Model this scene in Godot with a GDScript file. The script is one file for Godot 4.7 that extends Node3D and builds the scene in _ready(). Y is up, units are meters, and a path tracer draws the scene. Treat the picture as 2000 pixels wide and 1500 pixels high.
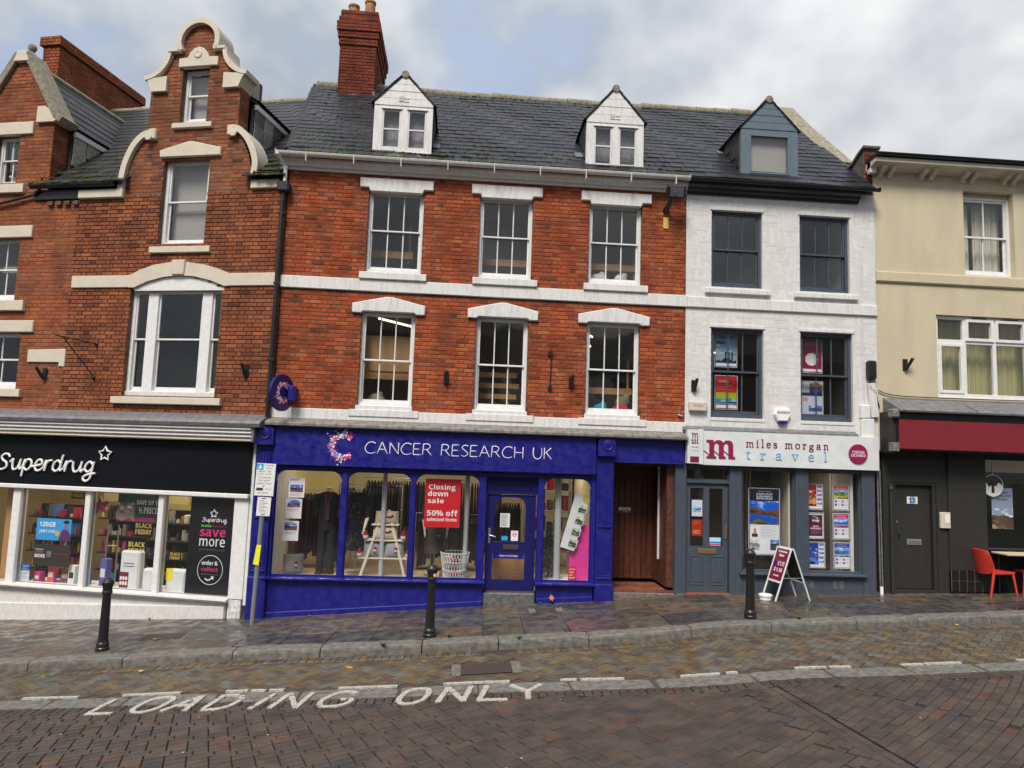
extends Node3D

# ---------------------------------------------------------------- geometry collector
class Geo:
	var v := PackedVector3Array()
	var n := PackedVector3Array()
	var uv := PackedVector2Array()
	var c := PackedColorArray()
	var col := Color.WHITE

	func tri(a: Vector3, b: Vector3, d: Vector3) -> void:      # counter-clockwise seen from outside
		var nn := (b - a).cross(d - a).normalized()
		v.append(a); v.append(d); v.append(b)
		for i in 3:
			n.append(nn); c.append(col); uv.append(Vector2.ZERO)

	func trin(a: Vector3, b: Vector3, d: Vector3, na: Vector3, nb: Vector3, nd: Vector3) -> void:
		v.append(a); v.append(d); v.append(b)
		n.append(na); n.append(nd); n.append(nb)
		for i in 3:
			c.append(col); uv.append(Vector2.ZERO)

	func quad(a: Vector3, b: Vector3, d: Vector3, e: Vector3) -> void:
		tri(a, b, d); tri(a, d, e)

	func quad_uv(a: Vector3, b: Vector3, d: Vector3, e: Vector3) -> void:   # a = bottom left, d = top right
		var nn := (b - a).cross(d - a).normalized()
		for p in [[a, Vector2(0, 1)], [d, Vector2(1, 0)], [b, Vector2(1, 1)], [a, Vector2(0, 1)], [e, Vector2(0, 0)], [d, Vector2(1, 0)]]:
			v.append(p[0]); uv.append(p[1]); n.append(nn); c.append(col)

	func box(p: Vector3, q: Vector3) -> void:
		hexa([Vector3(p.x, p.y, q.z), Vector3(q.x, p.y, q.z), Vector3(q.x, q.y, q.z), Vector3(p.x, q.y, q.z), Vector3(p.x, p.y, p.z), Vector3(q.x, p.y, p.z), Vector3(q.x, q.y, p.z), Vector3(p.x, q.y, p.z)])

	func hexa(k: Array) -> void:                               # front four (ccw), back four behind them
		quad(k[0], k[1], k[2], k[3]); quad(k[5], k[4], k[7], k[6])
		quad(k[4], k[0], k[3], k[7]); quad(k[1], k[5], k[6], k[2])
		quad(k[3], k[2], k[6], k[7]); quad(k[4], k[5], k[1], k[0])

	func cbox(p: Vector3, q: Vector3, b := 0.008) -> void:     # box with all edges chamfered
		tbox(Transform3D(Basis(), (p + q) / 2), q - p, b)

	func tbox(t: Transform3D, s: Vector3, b := 0.008) -> void:
		var h := s / 2
		b = minf(b, minf(h.x, minf(h.y, h.z)) * 0.6)
		var g := h - Vector3(b, b, b)
		var P := func(sx, sy, sz, ax): return t * Vector3(sx * (h.x if ax == 0 else g.x), sy * (h.y if ax == 1 else g.y), sz * (h.z if ax == 2 else g.z))
		for s1 in [-1, 1]:
			face(P.call(s1, -1, s1, 0), P.call(s1, -1, -s1, 0), P.call(s1, 1, -s1, 0), P.call(s1, 1, s1, 0))
			face(P.call(-1, s1, s1, 1), P.call(1, s1, s1, 1), P.call(1, s1, -s1, 1), P.call(-1, s1, -s1, 1))
			face(P.call(-s1, -1, s1, 2), P.call(s1, -1, s1, 2), P.call(s1, 1, s1, 2), P.call(-s1, 1, s1, 2))
		for a in [-1, 1]:
			for d in [-1, 1]:
				edge(P.call(-1, a, d, 1), P.call(1, a, d, 1), P.call(1, a, d, 2), P.call(-1, a, d, 2), t.basis * Vector3(0, a, d))
				edge(P.call(a, -1, d, 0), P.call(a, 1, d, 0), P.call(a, 1, d, 2), P.call(a, -1, d, 2), t.basis * Vector3(a, 0, d))
				edge(P.call(a, d, -1, 0), P.call(a, d, 1, 0), P.call(a, d, 1, 1), P.call(a, d, -1, 1), t.basis * Vector3(a, d, 0))
				for e in [-1, 1]:
					var x: Vector3 = P.call(a, d, e, 0); var y: Vector3 = P.call(a, d, e, 1); var z: Vector3 = P.call(a, d, e, 2)
					if (y - x).cross(z - x).dot(t.basis * Vector3(a, d, e)) > 0: tri(x, y, z)
					else: tri(x, z, y)

	func face(a, b, d, e): quad(a, b, d, e)

	func edge(a: Vector3, b: Vector3, d: Vector3, e: Vector3, out: Vector3) -> void:
		if (b - a).cross(d - a).dot(out) > 0: quad(a, b, d, e)
		else: quad(a, e, d, b)

	func slab(t: Transform3D, s: Vector3, b := 0.006) -> void: # 18 triangles: one chamfered face towards +z and four sides
		var h := s / 2
		b = minf(b, minf(h.x, h.y) * 0.6)
		var o := [Vector3(-h.x, -h.y, 0), Vector3(h.x, -h.y, 0), Vector3(h.x, h.y, 0), Vector3(-h.x, h.y, 0)]
		var f := []; var m := []; var k := []
		for p in o:
			f.append(t * Vector3(p.x - signf(p.x) * b, p.y - signf(p.y) * b, h.z))
			m.append(t * Vector3(p.x, p.y, h.z - b)); k.append(t * Vector3(p.x, p.y, -h.z))
		quad(f[0], f[1], f[2], f[3])
		for i in 4:
			var j := (i + 1) % 4
			quad(m[i], m[j], f[j], f[i]); quad(k[i], k[j], m[j], m[i])

	func prism(poly: PackedVector2Array, z0: float, z1: float, t := Transform3D(), b := 0.0) -> void:
		if not Geometry2D.is_polygon_clockwise(poly):
			pass
		else:
			poly = poly.duplicate(); poly.reverse()
		var idx := Geometry2D.triangulate_polygon(poly)
		var top := poly
		if b > 0.0:
			var off := Geometry2D.offset_polygon(poly, -b, Geometry2D.JOIN_MITER)
			if off.size() == 1 and off[0].size() == poly.size():
				var best := 0; var bd := 1e9
				for k in poly.size():
					if off[0][k].distance_to(poly[0]) < bd: bd = off[0][k].distance_to(poly[0]); best = k
				top = PackedVector2Array()
				for k in poly.size(): top.append(off[0][(best + k) % poly.size()])
				if Geometry2D.is_polygon_clockwise(top): top = poly
			else: top = poly
		for i in range(0, idx.size(), 3):
			var a := idx[i]; var d := idx[i + 1]; var e := idx[i + 2]
			var cr := (poly[d] - poly[a]).cross(poly[e] - poly[a])
			if cr < 0: var w := d; d = e; e = w
			tri(t * Vector3(top[a].x, top[a].y, z1), t * Vector3(top[d].x, top[d].y, z1), t * Vector3(top[e].x, top[e].y, z1))
			tri(t * Vector3(poly[a].x, poly[a].y, z0), t * Vector3(poly[e].x, poly[e].y, z0), t * Vector3(poly[d].x, poly[d].y, z0))
		var zm := z1 - (b if top != poly else 0.0)
		for i in poly.size():
			var p := poly[i]; var q := poly[(i + 1) % poly.size()]
			quad(t * Vector3(p.x, p.y, z0), t * Vector3(q.x, q.y, z0), t * Vector3(q.x, q.y, zm), t * Vector3(p.x, p.y, zm))
			if zm < z1:
				var p2 := top[i]; var q2 := top[(i + 1) % poly.size()]
				quad(t * Vector3(p.x, p.y, zm), t * Vector3(q.x, q.y, zm), t * Vector3(q2.x, q2.y, z1), t * Vector3(p2.x, p2.y, z1))

	func tube(p: Array, r, sides := 8, closed := false) -> void: # r: one radius or one for each point
		var rings := []; var norms := []
		var m := p.size()
		var up := Vector3.UP
		for i in m:
			var d: Vector3 = (p[(i + 1) % m] - p[(i - 1 + m) % m]) if closed else (p[mini(i + 1, m - 1)] - p[maxi(i - 1, 0)])
			d = d.normalized()
			if absf(up.dot(d)) > 0.95: up = Vector3.RIGHT if absf(d.x) < 0.8 else Vector3.BACK
			var x := up.cross(d).normalized()
			var y := d.cross(x).normalized()
			up = y
			var ring := []; var nr := []
			var rr: float = r[i] if r is Array else r
			for k in sides:
				var a := TAU * k / sides
				var q := x * cos(a) + y * sin(a)
				ring.append(p[i] + q * rr); nr.append(q)
			rings.append(ring); norms.append(nr)
		for i in (m if closed else m - 1):
			var A: Array = rings[i]; var B: Array = rings[(i + 1) % m]
			var NA: Array = norms[i]; var NB: Array = norms[(i + 1) % m]
			for k in sides:
				var j := (k + 1) % sides
				trin(A[k], A[j], B[j], NA[k], NA[j], NB[j]); trin(A[k], B[j], B[k], NA[k], NB[j], NB[k])
		if not closed:
			for k in range(1, sides - 1):
				tri(rings[0][0], rings[0][k + 1], rings[0][k]); tri(rings[m - 1][0], rings[m - 1][k], rings[m - 1][k + 1])

	func lathe(prof: Array, at := Vector3.ZERO, sides := 16, t := Basis(), smooth := true) -> void: # Vector2(radius, height), from the bottom up
		for i in prof.size() - 1:
			var a: Vector2 = prof[i]; var b: Vector2 = prof[i + 1]
			var e := (b - a).normalized()
			for k in sides:
				var q0 := Vector2(cos(TAU * k / sides), -sin(TAU * k / sides)); var q1 := Vector2(cos(TAU * (k + 1) / sides), -sin(TAU * (k + 1) / sides))
				var n0 := t * Vector3(q0.x * e.y, -e.x, q0.y * e.y); var n1 := t * Vector3(q1.x * e.y, -e.x, q1.y * e.y)
				var A := at + t * Vector3(q0.x * a.x, a.y, q0.y * a.x); var B := at + t * Vector3(q1.x * a.x, a.y, q1.y * a.x)
				var C := at + t * Vector3(q1.x * b.x, b.y, q1.y * b.x); var D := at + t * Vector3(q0.x * b.x, b.y, q0.y * b.x)
				if a.x > 1e-5: trin(A, B, C, n0, n1, n1)
				if b.x > 1e-5: trin(A, C, D, n0, n1, n0)

	func ball(at: Vector3, r: Vector3, sides := 10, rows := 6, t := Basis(), rough := 0.0, rng: RandomNumberGenerator = null) -> void:
		var g := []
		for i in rows + 1:
			var row := []
			for k in sides:
				var a := PI * i / rows - PI / 2; var b := -TAU * k / sides
				var d := Vector3(cos(a) * cos(b), sin(a), cos(a) * sin(b))
				var f := 1.0 + (rng.randf_range(-rough, rough) if rng else 0.0)
				row.append([at + t * (d * r * f), (t * (d / r)).normalized()])
			g.append(row)
		for i in rows:
			for k in sides:
				var j := (k + 1) % sides
				var A = g[i][k]; var B = g[i][j]; var C = g[i + 1][j]; var D = g[i + 1][k]
				if i > 0: trin(A[0], B[0], C[0], A[1], B[1], C[1])
				if i < rows - 1: trin(A[0], C[0], D[0], A[1], C[1], D[1])

	func mesh() -> ArrayMesh:
		var m := ArrayMesh.new()
		if v.is_empty(): return m
		var a := []
		a.resize(Mesh.ARRAY_MAX)
		a[Mesh.ARRAY_VERTEX] = v; a[Mesh.ARRAY_NORMAL] = n; a[Mesh.ARRAY_COLOR] = c; a[Mesh.ARRAY_TEX_UV] = uv
		m.add_surface_from_arrays(Mesh.PRIMITIVE_TRIANGLES, a)
		return m

# ---------------------------------------------------------------- scene helpers
const TH := deg_to_rad(14.0)
const EYE := Vector3(3.35988, 2.63862, 13.0)
var rng := RandomNumberGenerator.new()
var M := {}
var cam_inv: Transform3D
var shared := {}
var GX := [-60.0, -6.0, -4.5, -0.45, 0.08, 3.86, 6.2, 7.5, 11.2, 14.0, 60.0]
var GY := [-2.0, -0.74, -0.64, -0.33, -0.281, -0.01, 0.124, 0.259, 0.33, 0.4, 1.4]
var KX := [-30.0, -6.0, -3.0, -1.2, 0.6, 2.4, 4.2, 6.1, 8.1, 10.3, 12.6, 16.0, 40.0]
var KZ := [-4.0, 1.55, 2.05, 2.16, 2.24, 2.41, 2.46, 2.4, 2.33, 2.0, 1.75, 1.35, -1.0]
var CX := [-30.0, -6.0, -1.9, -1.2, 0.0, 1.4, 2.7, 4.1, 5.5, 6.9, 8.3, 10.0, 12.0, 16.0, 40.0]
var CZ := [0.4, 2.85, 3.4, 3.5, 3.6, 3.77, 3.89, 3.96, 4.06, 4.14, 4.13, 3.97, 3.75, 3.3, 1.0]

func lut(xs: Array, ys: Array, x: float) -> float:
	if x <= xs[0]: return ys[0]
	for i in range(1, xs.size()):
		if x < xs[i]: return lerpf(ys[i - 1], ys[i], (x - xs[i - 1]) / (xs[i] - xs[i - 1]))
	return ys[-1]

func sm(xs: Array, ys: Array, x: float) -> float: return (lut(xs, ys, x - 0.5) + lut(xs, ys, x) * 2.0 + lut(xs, ys, x + 0.5)) / 4.0
func gh(x: float) -> float: return (lut(GX, GY, x - 0.35) + lut(GX, GY, x) + lut(GX, GY, x + 0.35)) / 3.0
func kz(x: float) -> float: return sm(KX, KZ, x)
func cz(x: float) -> float: return sm(CX, CZ, x)

func C(r: float, g: float, b: float) -> Color: return Color(r, g, b)          # linear colour
func S(c: Color) -> Color: return c.linear_to_srgb()
func X8(hex: String) -> Color: return Color.html(hex)

func vary(c: Color, a := 0.12, hue := 0.03) -> Color:
	var f := 1.0 + rng.randf_range(-a, a)
	return Color(maxf(0.004, c.r * f * (1 + rng.randf_range(-hue, hue))), maxf(0.004, c.g * f * (1 + rng.randf_range(-hue, hue))), maxf(0.004, c.b * f * (1 + rng.randf_range(-hue, hue))))

var tex := {}
func noise_tex(key: String, freq: float, lo: float, hi: float, octaves := 4, kind := FastNoiseLite.TYPE_SIMPLEX_SMOOTH, size := 512, seed_ := 1, low_at := 0.0, high_at := 1.0) -> NoiseTexture2D:
	if tex.has(key): return tex[key]
	var f := FastNoiseLite.new()
	f.seed = seed_; f.frequency = freq; f.noise_type = kind; f.fractal_octaves = octaves
	var t := NoiseTexture2D.new()
	t.width = size; t.height = size; t.seamless = true; t.noise = f
	var g := Gradient.new()
	g.set_color(0, Color(lo, lo, lo)); g.set_color(1, Color(hi, hi, hi)); g.set_offset(0, low_at); g.set_offset(1, high_at)
	t.color_ramp = g
	tex[key] = t
	return t

func bump_tex(key: String, freq: float, strength: float, octaves := 4, seed_ := 1, size := 512) -> NoiseTexture2D:
	if tex.has(key): return tex[key]
	var f := FastNoiseLite.new()
	f.seed = seed_; f.frequency = freq; f.fractal_octaves = octaves
	var t := NoiseTexture2D.new()
	t.width = size; t.height = size; t.seamless = true; t.noise = f; t.as_normal_map = true; t.bump_strength = strength
	tex[key] = t
	return t

# o: rough, metal, spec, fine (noise over the colour), blot (broad noise), bump, scale, bscale, vc (vertex colours), coat, rtex
func mat(key: String, c: Color, o := {}) -> StandardMaterial3D:
	var m := StandardMaterial3D.new()
	m.resource_name = key
	m.albedo_color = S(c)
	m.roughness = o.get("rough", 0.75)
	m.metallic = o.get("metal", 0.0)
	m.metallic_specular = o.get("spec", 0.5)
	m.vertex_color_use_as_albedo = o.get("vc", false)
	m.uv1_triplanar = true; m.uv1_world_triplanar = true
	m.uv1_scale = Vector3.ONE * o.get("scale", 1.0)
	m.uv1_triplanar_sharpness = 4.0
	if o.has("fine"): m.albedo_texture = o.fine
	if o.has("blot"):
		m.detail_enabled = true; m.detail_blend_mode = BaseMaterial3D.BLEND_MODE_MUL
		m.detail_albedo = o.blot; m.detail_uv_layer = BaseMaterial3D.DETAIL_UV_2
		m.uv2_triplanar = true; m.uv2_world_triplanar = true; m.uv2_scale = o.get("bvec", Vector3.ONE * o.get("bscale", 0.3))
	if o.has("bump"):
		m.normal_enabled = true; m.normal_texture = o.bump; m.normal_scale = o.get("bs", 0.6)
	if o.has("rtex"):
		m.roughness_texture = o.rtex; m.roughness_texture_channel = BaseMaterial3D.TEXTURE_CHANNEL_RED
	if o.has("coat"):
		m.clearcoat_enabled = true; m.clearcoat = o.coat; m.clearcoat_roughness = 0.15
	M[key] = m
	return m

func part(parent: Node3D, called: String, g, m: Material, at := Transform3D()) -> MeshInstance3D:
	var o := MeshInstance3D.new()
	o.name = called
	o.mesh = g.mesh() if g is Geo else g
	o.material_override = m
	o.transform = at
	parent.add_child(o, true)
	return o

func tag(o: Node3D, label: String, category := "", group := "") -> Node3D:
	o.set_meta("label", label)
	if category: o.set_meta("category", category)
	if group: o.set_meta("group", group)
	return o

func thing(called: String, label: String, category: String, at := Vector3.ZERO, turn := 0.0, group := "") -> Node3D:
	var o := Node3D.new()
	o.name = called; o.position = at; o.rotation.y = turn
	add_child(o, true)
	return tag(o, label, category, group)

func holder(called: String, at := Vector3.ZERO, turn := 0.0) -> Node3D:       # a piece of the setting with pieces under it
	var o := Node3D.new()
	o.name = called; o.position = at; o.rotation.y = turn
	add_child(o, true)
	o.set_meta("kind", "structure")
	return o

func bx(parent: Node3D, called: String, p: Vector3, q: Vector3, m: Material, b := 0.006) -> MeshInstance3D:
	var g := Geo.new()
	g.cbox(p, q, b)
	return part(parent, called, g, m)

func gmul(parent: Node3D, at: Transform3D) -> Transform3D:
	var t := at
	var p: Node = parent
	while p is Node3D and p != self:
		t = p.transform * t; p = p.get_parent()
	return t

func view_size(p: Vector3, s: float) -> float:                                # how large a piece shows from where the photograph was taken; 0 outside it
	var q := cam_inv * p
	if q.z > -0.3: return 0.0
	var k := 1387.0 / -q.z
	if absf(q.x * k) > 1000.0 or absf(q.y * k) > 750.0: return 0.0
	return s * k

# pieces: {t: Transform3D in the parent, s: Vector3, c: Color, poly: PackedVector2Array or absent}; the chamfered face looks along +z of t
func pieces(parent: Node3D, called: String, rest_called: String, list: Array, m: Material, most := 300, b := 0.006) -> void:
	var keyed := []
	for i in list.size():
		var it = list[i]
		keyed.append([view_size(gmul(parent, it.t).origin, maxf(it.s.x, it.s.y)), i])
	keyed.sort_custom(func(x, y): return x[0] > y[0] or (x[0] == y[0] and x[1] < y[1]))
	var rest := Geo.new()
	for k in keyed.size():
		var it = list[keyed[k][1]]
		if k < most and keyed[k][0] > 0.0:
			if it.has("poly"):
				var g := Geo.new(); g.col = it.c
				g.prism(it.poly, -it.s.z / 2, it.s.z / 2, Transform3D(), b)
				part(parent, called, g, m, it.t)
			else:
				var key := "%s %.2f %.3f %.3f %s" % [m.resource_name, it.s.x, it.s.y, it.s.z, it.c.to_html()]
				if not shared.has(key):
					var g := Geo.new(); g.col = it.c
					g.slab(Transform3D(), it.s, b)
					shared[key] = g.mesh()
				part(parent, called, shared[key], m, it.t)
		else:
			rest.col = it.c
			if it.has("poly"): rest.prism(it.poly, -it.s.z / 2, it.s.z / 2, it.t, 0.0)
			else: rest.slab(it.t, it.s, b)
	if rest.v.size():
		part(parent, rest_called, rest, m).set_meta("kind", "stuff")

# courses of brick on a wall face at z = 0; openings are Rect2 or polygons, outline(y) gives [left, right]
func courses(u0: float, u1: float, y0: float, y1: float, openings: Array, tones: Array, outline = null, course := 0.075, rough := 0.003) -> Array:
	var out := []
	var k := 0
	var y := y0
	while y + course * 0.7 < y1:
		var yc := y + course / 2
		var a := u0; var b := u1
		if outline != null:
			var lr = outline.call(yc); a = lr[0]; b = lr[1]
		var free := [[a, b]]
		for o in openings:
			var l: float; var r: float
			if o is Rect2:
				if yc < o.position.y or yc > o.end.y: continue
				l = o.position.x; r = o.end.x
			else:
				var lr = o.call(yc)
				if lr == null: continue
				l = lr[0]; r = lr[1]
			var nf := []
			for f in free:
				if r <= f[0] or l >= f[1]: nf.append(f); continue
				if l > f[0]: nf.append([f[0], l])
				if r < f[1]: nf.append([r, f[1]])
			free = nf
		for f in free:
			var x := floorf(f[0] / 0.338) * 0.338 - (0.16 if k % 2 else 0.0)
			var header := false
			while x < f[1]:
				var w := 0.109 if header else 0.229
				var p := maxf(x, f[0]); var q := minf(x + w - 0.010, f[1])
				if q - p > 0.035:
					if absf(q - p - w + 0.01) > 0.004: q = p + roundf((q - p) * 50) / 50
					q = minf(q, f[1] + 0.008)
					var t := Transform3D(Basis(Vector3.BACK, rng.randf_range(-0.006, 0.006)), Vector3((p + q) / 2, yc + rng.randf_range(-0.0015, 0.0015), -0.012 + rng.randf_range(-rough, rough)))
					out.append({"t": t, "s": Vector3(q - p, course - 0.011, 0.036), "c": tones[mini(int(absf(rng.randfn(0, 0.42)) * tones.size()), tones.size() - 1)]})
				x += w; header = not header
		y += course; k += 1
	return out

# a wall of some thickness with rectangular openings
func wall(parent: Node3D, called: String, x0: float, x1: float, y0: float, y1: float, holes: Array, m: Material, z := 0.0, thick := 0.3) -> MeshInstance3D:
	var g := Geo.new()
	var xs := [x0, x1]; var ys := [y0, y1]
	for h in holes:
		for a in [h.position.x, h.end.x]:
			if a > x0 and a < x1: xs.append(a)
		for a in [h.position.y, h.end.y]:
			if a > y0 and a < y1: ys.append(a)
	xs.sort(); ys.sort()
	var solid := func(i: int, j: int) -> bool:
		if i < 0 or j < 0 or i >= xs.size() - 1 or j >= ys.size() - 1: return false
		if xs[i + 1] - xs[i] < 1e-5 or ys[j + 1] - ys[j] < 1e-5: return true
		var p := Vector2((xs[i] + xs[i + 1]) / 2, (ys[j] + ys[j + 1]) / 2)
		for h in holes:
			if h.has_point(p): return false
		return true
	for i in xs.size() - 1:
		for j in ys.size() - 1:
			if not solid.call(i, j): continue
			var a: float = xs[i]; var b: float = xs[i + 1]; var c: float = ys[j]; var d: float = ys[j + 1]
			if b - a < 1e-5 or d - c < 1e-5: continue
			var w := z - thick
			g.quad(Vector3(a, c, z), Vector3(b, c, z), Vector3(b, d, z), Vector3(a, d, z))
			g.quad(Vector3(b, c, w), Vector3(a, c, w), Vector3(a, d, w), Vector3(b, d, w))
			if not solid.call(i - 1, j): g.quad(Vector3(a, c, w), Vector3(a, c, z), Vector3(a, d, z), Vector3(a, d, w))
			if not solid.call(i + 1, j): g.quad(Vector3(b, c, z), Vector3(b, c, w), Vector3(b, d, w), Vector3(b, d, z))
			if not solid.call(i, j - 1): g.quad(Vector3(a, c, w), Vector3(b, c, w), Vector3(b, c, z), Vector3(a, c, z))
			if not solid.call(i, j + 1): g.quad(Vector3(a, d, z), Vector3(b, d, z), Vector3(b, d, w), Vector3(a, d, w))
	return part(parent, called, g, m)

func pane(parent: Node3D, x0: float, x1: float, y0: float, y1: float, z: float, m = null, tilt := 0.006) -> MeshInstance3D:
	var g := Geo.new()
	var t := Transform3D(Basis(Vector3(rng.randf_range(-tilt, tilt), rng.randf_range(-tilt, tilt), 0.00001).normalized(), rng.randf_range(0, tilt)), Vector3((x0 + x1) / 2, (y0 + y1) / 2, z))
	var h := Vector3((x1 - x0) / 2 + 0.004, (y1 - y0) / 2 + 0.004, 0.002)
	g.hexa([t * Vector3(-h.x, -h.y, h.z), t * Vector3(h.x, -h.y, h.z), t * Vector3(h.x, h.y, h.z), t * Vector3(-h.x, h.y, h.z), t * Vector3(-h.x, -h.y, -h.z), t * Vector3(h.x, -h.y, -h.z), t * Vector3(h.x, h.y, -h.z), t * Vector3(-h.x, h.y, -h.z)])
	return part(parent, "pane", g, m if m else M.glass)

func frame_geo(g: Geo, x0: float, x1: float, y0: float, y1: float, z0: float, z1: float, l: float, r: float, b: float, t: float) -> void:
	g.cbox(Vector3(x0, y0, z0), Vector3(x0 + l, y1, z1), 0.005); g.cbox(Vector3(x1 - r, y0, z0), Vector3(x1, y1, z1), 0.005)
	g.cbox(Vector3(x0 + l, y0, z0), Vector3(x1 - r, y0 + b, z1 - 0.002), 0.005); g.cbox(Vector3(x0 + l, y1 - t, z0), Vector3(x1 - r, y1, z1 - 0.002), 0.005)

# a sliding sash window; nb = panes across
func sash(parent: Node3D, x0: float, x1: float, y0: float, y1: float, ym: float, z: float, m: Material, nb := 3, box := 0.06, sf := 0.035) -> MeshInstance3D:
	var g := Geo.new()
	frame_geo(g, x0, x1, y0, y1, z - 0.12, z, box, box, box + 0.02, box * 0.7)
	var w := part(parent, "window", g, m)
	var a := x0 + box; var b := x1 - box; var lo := y0 + box + 0.02; var hi := y1 - box * 0.7
	for up in [true, false]:
		var zz := z - 0.02 if up else z - 0.06
		var c := ym - 0.02 if up else lo
		var d := hi if up else ym + 0.02
		var f := Geo.new()
		frame_geo(f, a, b, c, d, zz - 0.035, zz, sf, sf, sf if up else sf * 1.8, sf if up else 0.03)
		part(w, "sash_frame", f, m)
		var pa := a + sf; var pb := b - sf; var pc := c + (sf if up else sf * 1.8); var pd := d - (sf if up else 0.03)
		for k in nb:
			var q0 := lerpf(pa, pb, float(k) / nb); var q1 := lerpf(pa, pb, float(k + 1) / nb)
			if k > 0: bx(w, "glazing_bar", Vector3(q0 - 0.011, pc, zz - 0.03), Vector3(q0 + 0.011, pd, zz - 0.003), m, 0.004)
			pane(w, q0 + (0.011 if k > 0 else 0.0), q1 - (0.011 if k < nb - 1 else 0.0), pc, pd, zz - 0.018)
	return w

func words(parent: Node3D, called: String, s: String, at: Vector3, w: float, h: float, m: Material, bold := false, serif := false, depth := 0.004, t := Basis()) -> MeshInstance3D:
	# lettering fitted into a box w x h whose lower left corner is at
	var f := SystemFont.new()
	f.font_names = PackedStringArray(["Droid Serif" if serif else "Droid Sans"]); f.font_weight = 700 if bold else 400
	var k := TextMesh.new()
	k.text = s; k.font = f; k.font_size = 32; k.pixel_size = 0.01; k.depth = 0.05; k.curve_step = 3.0
	k.horizontal_alignment = HORIZONTAL_ALIGNMENT_LEFT
	var bb := k.get_aabb()
	var sc := Vector3(w / maxf(bb.size.x, 1e-3), h / maxf(bb.size.y, 1e-3), depth / 0.05)
	if h <= 0: sc.y = sc.x
	if w <= 0: sc.x = sc.y
	var o := MeshInstance3D.new()
	o.name = called; o.mesh = k; o.material_override = m
	o.transform = Transform3D(t * Basis.from_scale(sc), at + t * Vector3(-bb.position.x * sc.x, -bb.position.y * sc.y, depth / 2))
	parent.add_child(o, true)
	return o

func smooth_line(p: Array, steps := 5) -> Array:
	var out := []
	for i in p.size() - 1:
		var a = p[maxi(i - 1, 0)]; var b = p[i]; var c = p[i + 1]; var d = p[mini(i + 2, p.size() - 1)]
		for k in steps: out.append(b.cubic_interpolate(c, a, d, float(k) / steps))
	out.append(p[-1])
	return out

func ribbon(g: Geo, p: Array, w, z0: float, z1: float, t := Transform3D()) -> void:  # a flat stroke in the xy plane with a thickness
	var L := PackedVector2Array(); var R := PackedVector2Array()
	for i in p.size():
		var d: Vector2 = (p[mini(i + 1, p.size() - 1)] - p[maxi(i - 1, 0)]).normalized()
		var ww: float = w[i] if w is Array else w
		L.append(p[i] + d.orthogonal() * ww / 2); R.append(p[i] - d.orthogonal() * ww / 2)
	for i in p.size() - 1:
		var q := [L[i], R[i], R[i + 1], L[i + 1]]
		if (q[1] - q[0]).cross(q[2] - q[0]) < 0: q.reverse()
		var k := []
		for zz in [z1, z0]:
			for x in q: k.append(t * Vector3(x.x, x.y, zz))
		g.hexa(k)

func area_lamp(at: Vector3, size: Vector2, energy: float, c := Color(1, 0.93, 0.8)) -> void:
	var l := AreaLight3D.new()
	l.name = "ceiling_light_glow"
	l.area_size = size; l.light_energy = energy; l.light_color = c; l.area_range = 12.0; l.area_attenuation = 2.0
	l.shadow_enabled = true
	l.position = at; l.rotation.x = -PI / 2
	add_child(l, true)

func print_tex(w: int, h: int, paint: Callable) -> ImageTexture:
	var im := Image.create(w, h, false, Image.FORMAT_RGB8)
	paint.call(im)
	return ImageTexture.create_from_image(im)

func print_mat(key: String, t: Texture2D) -> StandardMaterial3D:
	var m := StandardMaterial3D.new()
	m.resource_name = key; m.albedo_texture = t; m.roughness = 0.45
	M[key] = m
	return m

func R(im: Image, x: float, y: float, w: float, h: float, c: Color) -> void: im.fill_rect(Rect2i(int(x * im.get_width()), int(y * im.get_height()), maxi(1, int(w * im.get_width())), maxi(1, int(h * im.get_height()))), c)

func scenery(im: Image, x: float, y: float, w: float, h: float, sky: Color, far: Color, near: Color, sea: Color, seed_: int) -> void:
	var W := im.get_width(); var H := im.get_height()
	var f := FastNoiseLite.new(); f.seed = seed_; f.frequency = maxf(0.012, 1.6 / (w * W)); f.fractal_octaves = 5
	for i in range(int(x * W), int((x + w) * W)):
		for j in range(int(y * H), int((y + h) * H)):
			var v := (float(j) / H - y) / h
			var n := f.get_noise_2d(i, j * 1.6)
			var c := sky.lerp(Color.WHITE, clampf(n * 1.6 + v * 0.5, 0, 1))
			if v > 0.36 + f.get_noise_2d(i * 0.6, 7) * 0.25: c = far.lerp(far.darkened(0.5), clampf(n * 1.6 + 0.4, 0, 1))
			if v > 0.6 + f.get_noise_2d(i * 0.4, 90) * 0.22: c = sea.lerp(sea.lightened(0.4), clampf(n, 0, 1))
			if v > 0.86 + f.get_noise_2d(i * 0.9, 50) * 0.3: c = near.lerp(near.darkened(0.5), clampf(n * 2 + 0.5, 0, 1))
			im.set_pixel(i, j, c)

func lines(im: Image, x: float, y: float, w: float, n: int, step: float, c: Color) -> void:
	for k in n: R(im, x, y + k * step, w * (1.0 if k % 3 != 2 else 0.7), step * 0.4, c)

# a printed sheet facing +z, lower left corner at p
func sheet(parent: Node3D, called: String, p: Vector3, w: float, h: float, m: Material, t := Basis(), thick := 0.004) -> MeshInstance3D:
	var g := Geo.new()
	var q := func(x, y, z): return t * Vector3(x, y, z)
	g.quad_uv(q.call(0, 0, thick), q.call(w, 0, thick), q.call(w, h, thick), q.call(0, h, thick))
	g.hexa([q.call(0, 0, thick - 0.001), q.call(w, 0, thick - 0.001), q.call(w, h, thick - 0.001), q.call(0, h, thick - 0.001), q.call(0, 0, 0), q.call(w, 0, 0), q.call(w, h, 0), q.call(0, h, 0)])
	return part(parent, called, g, m, Transform3D(Basis(), p))

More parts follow.
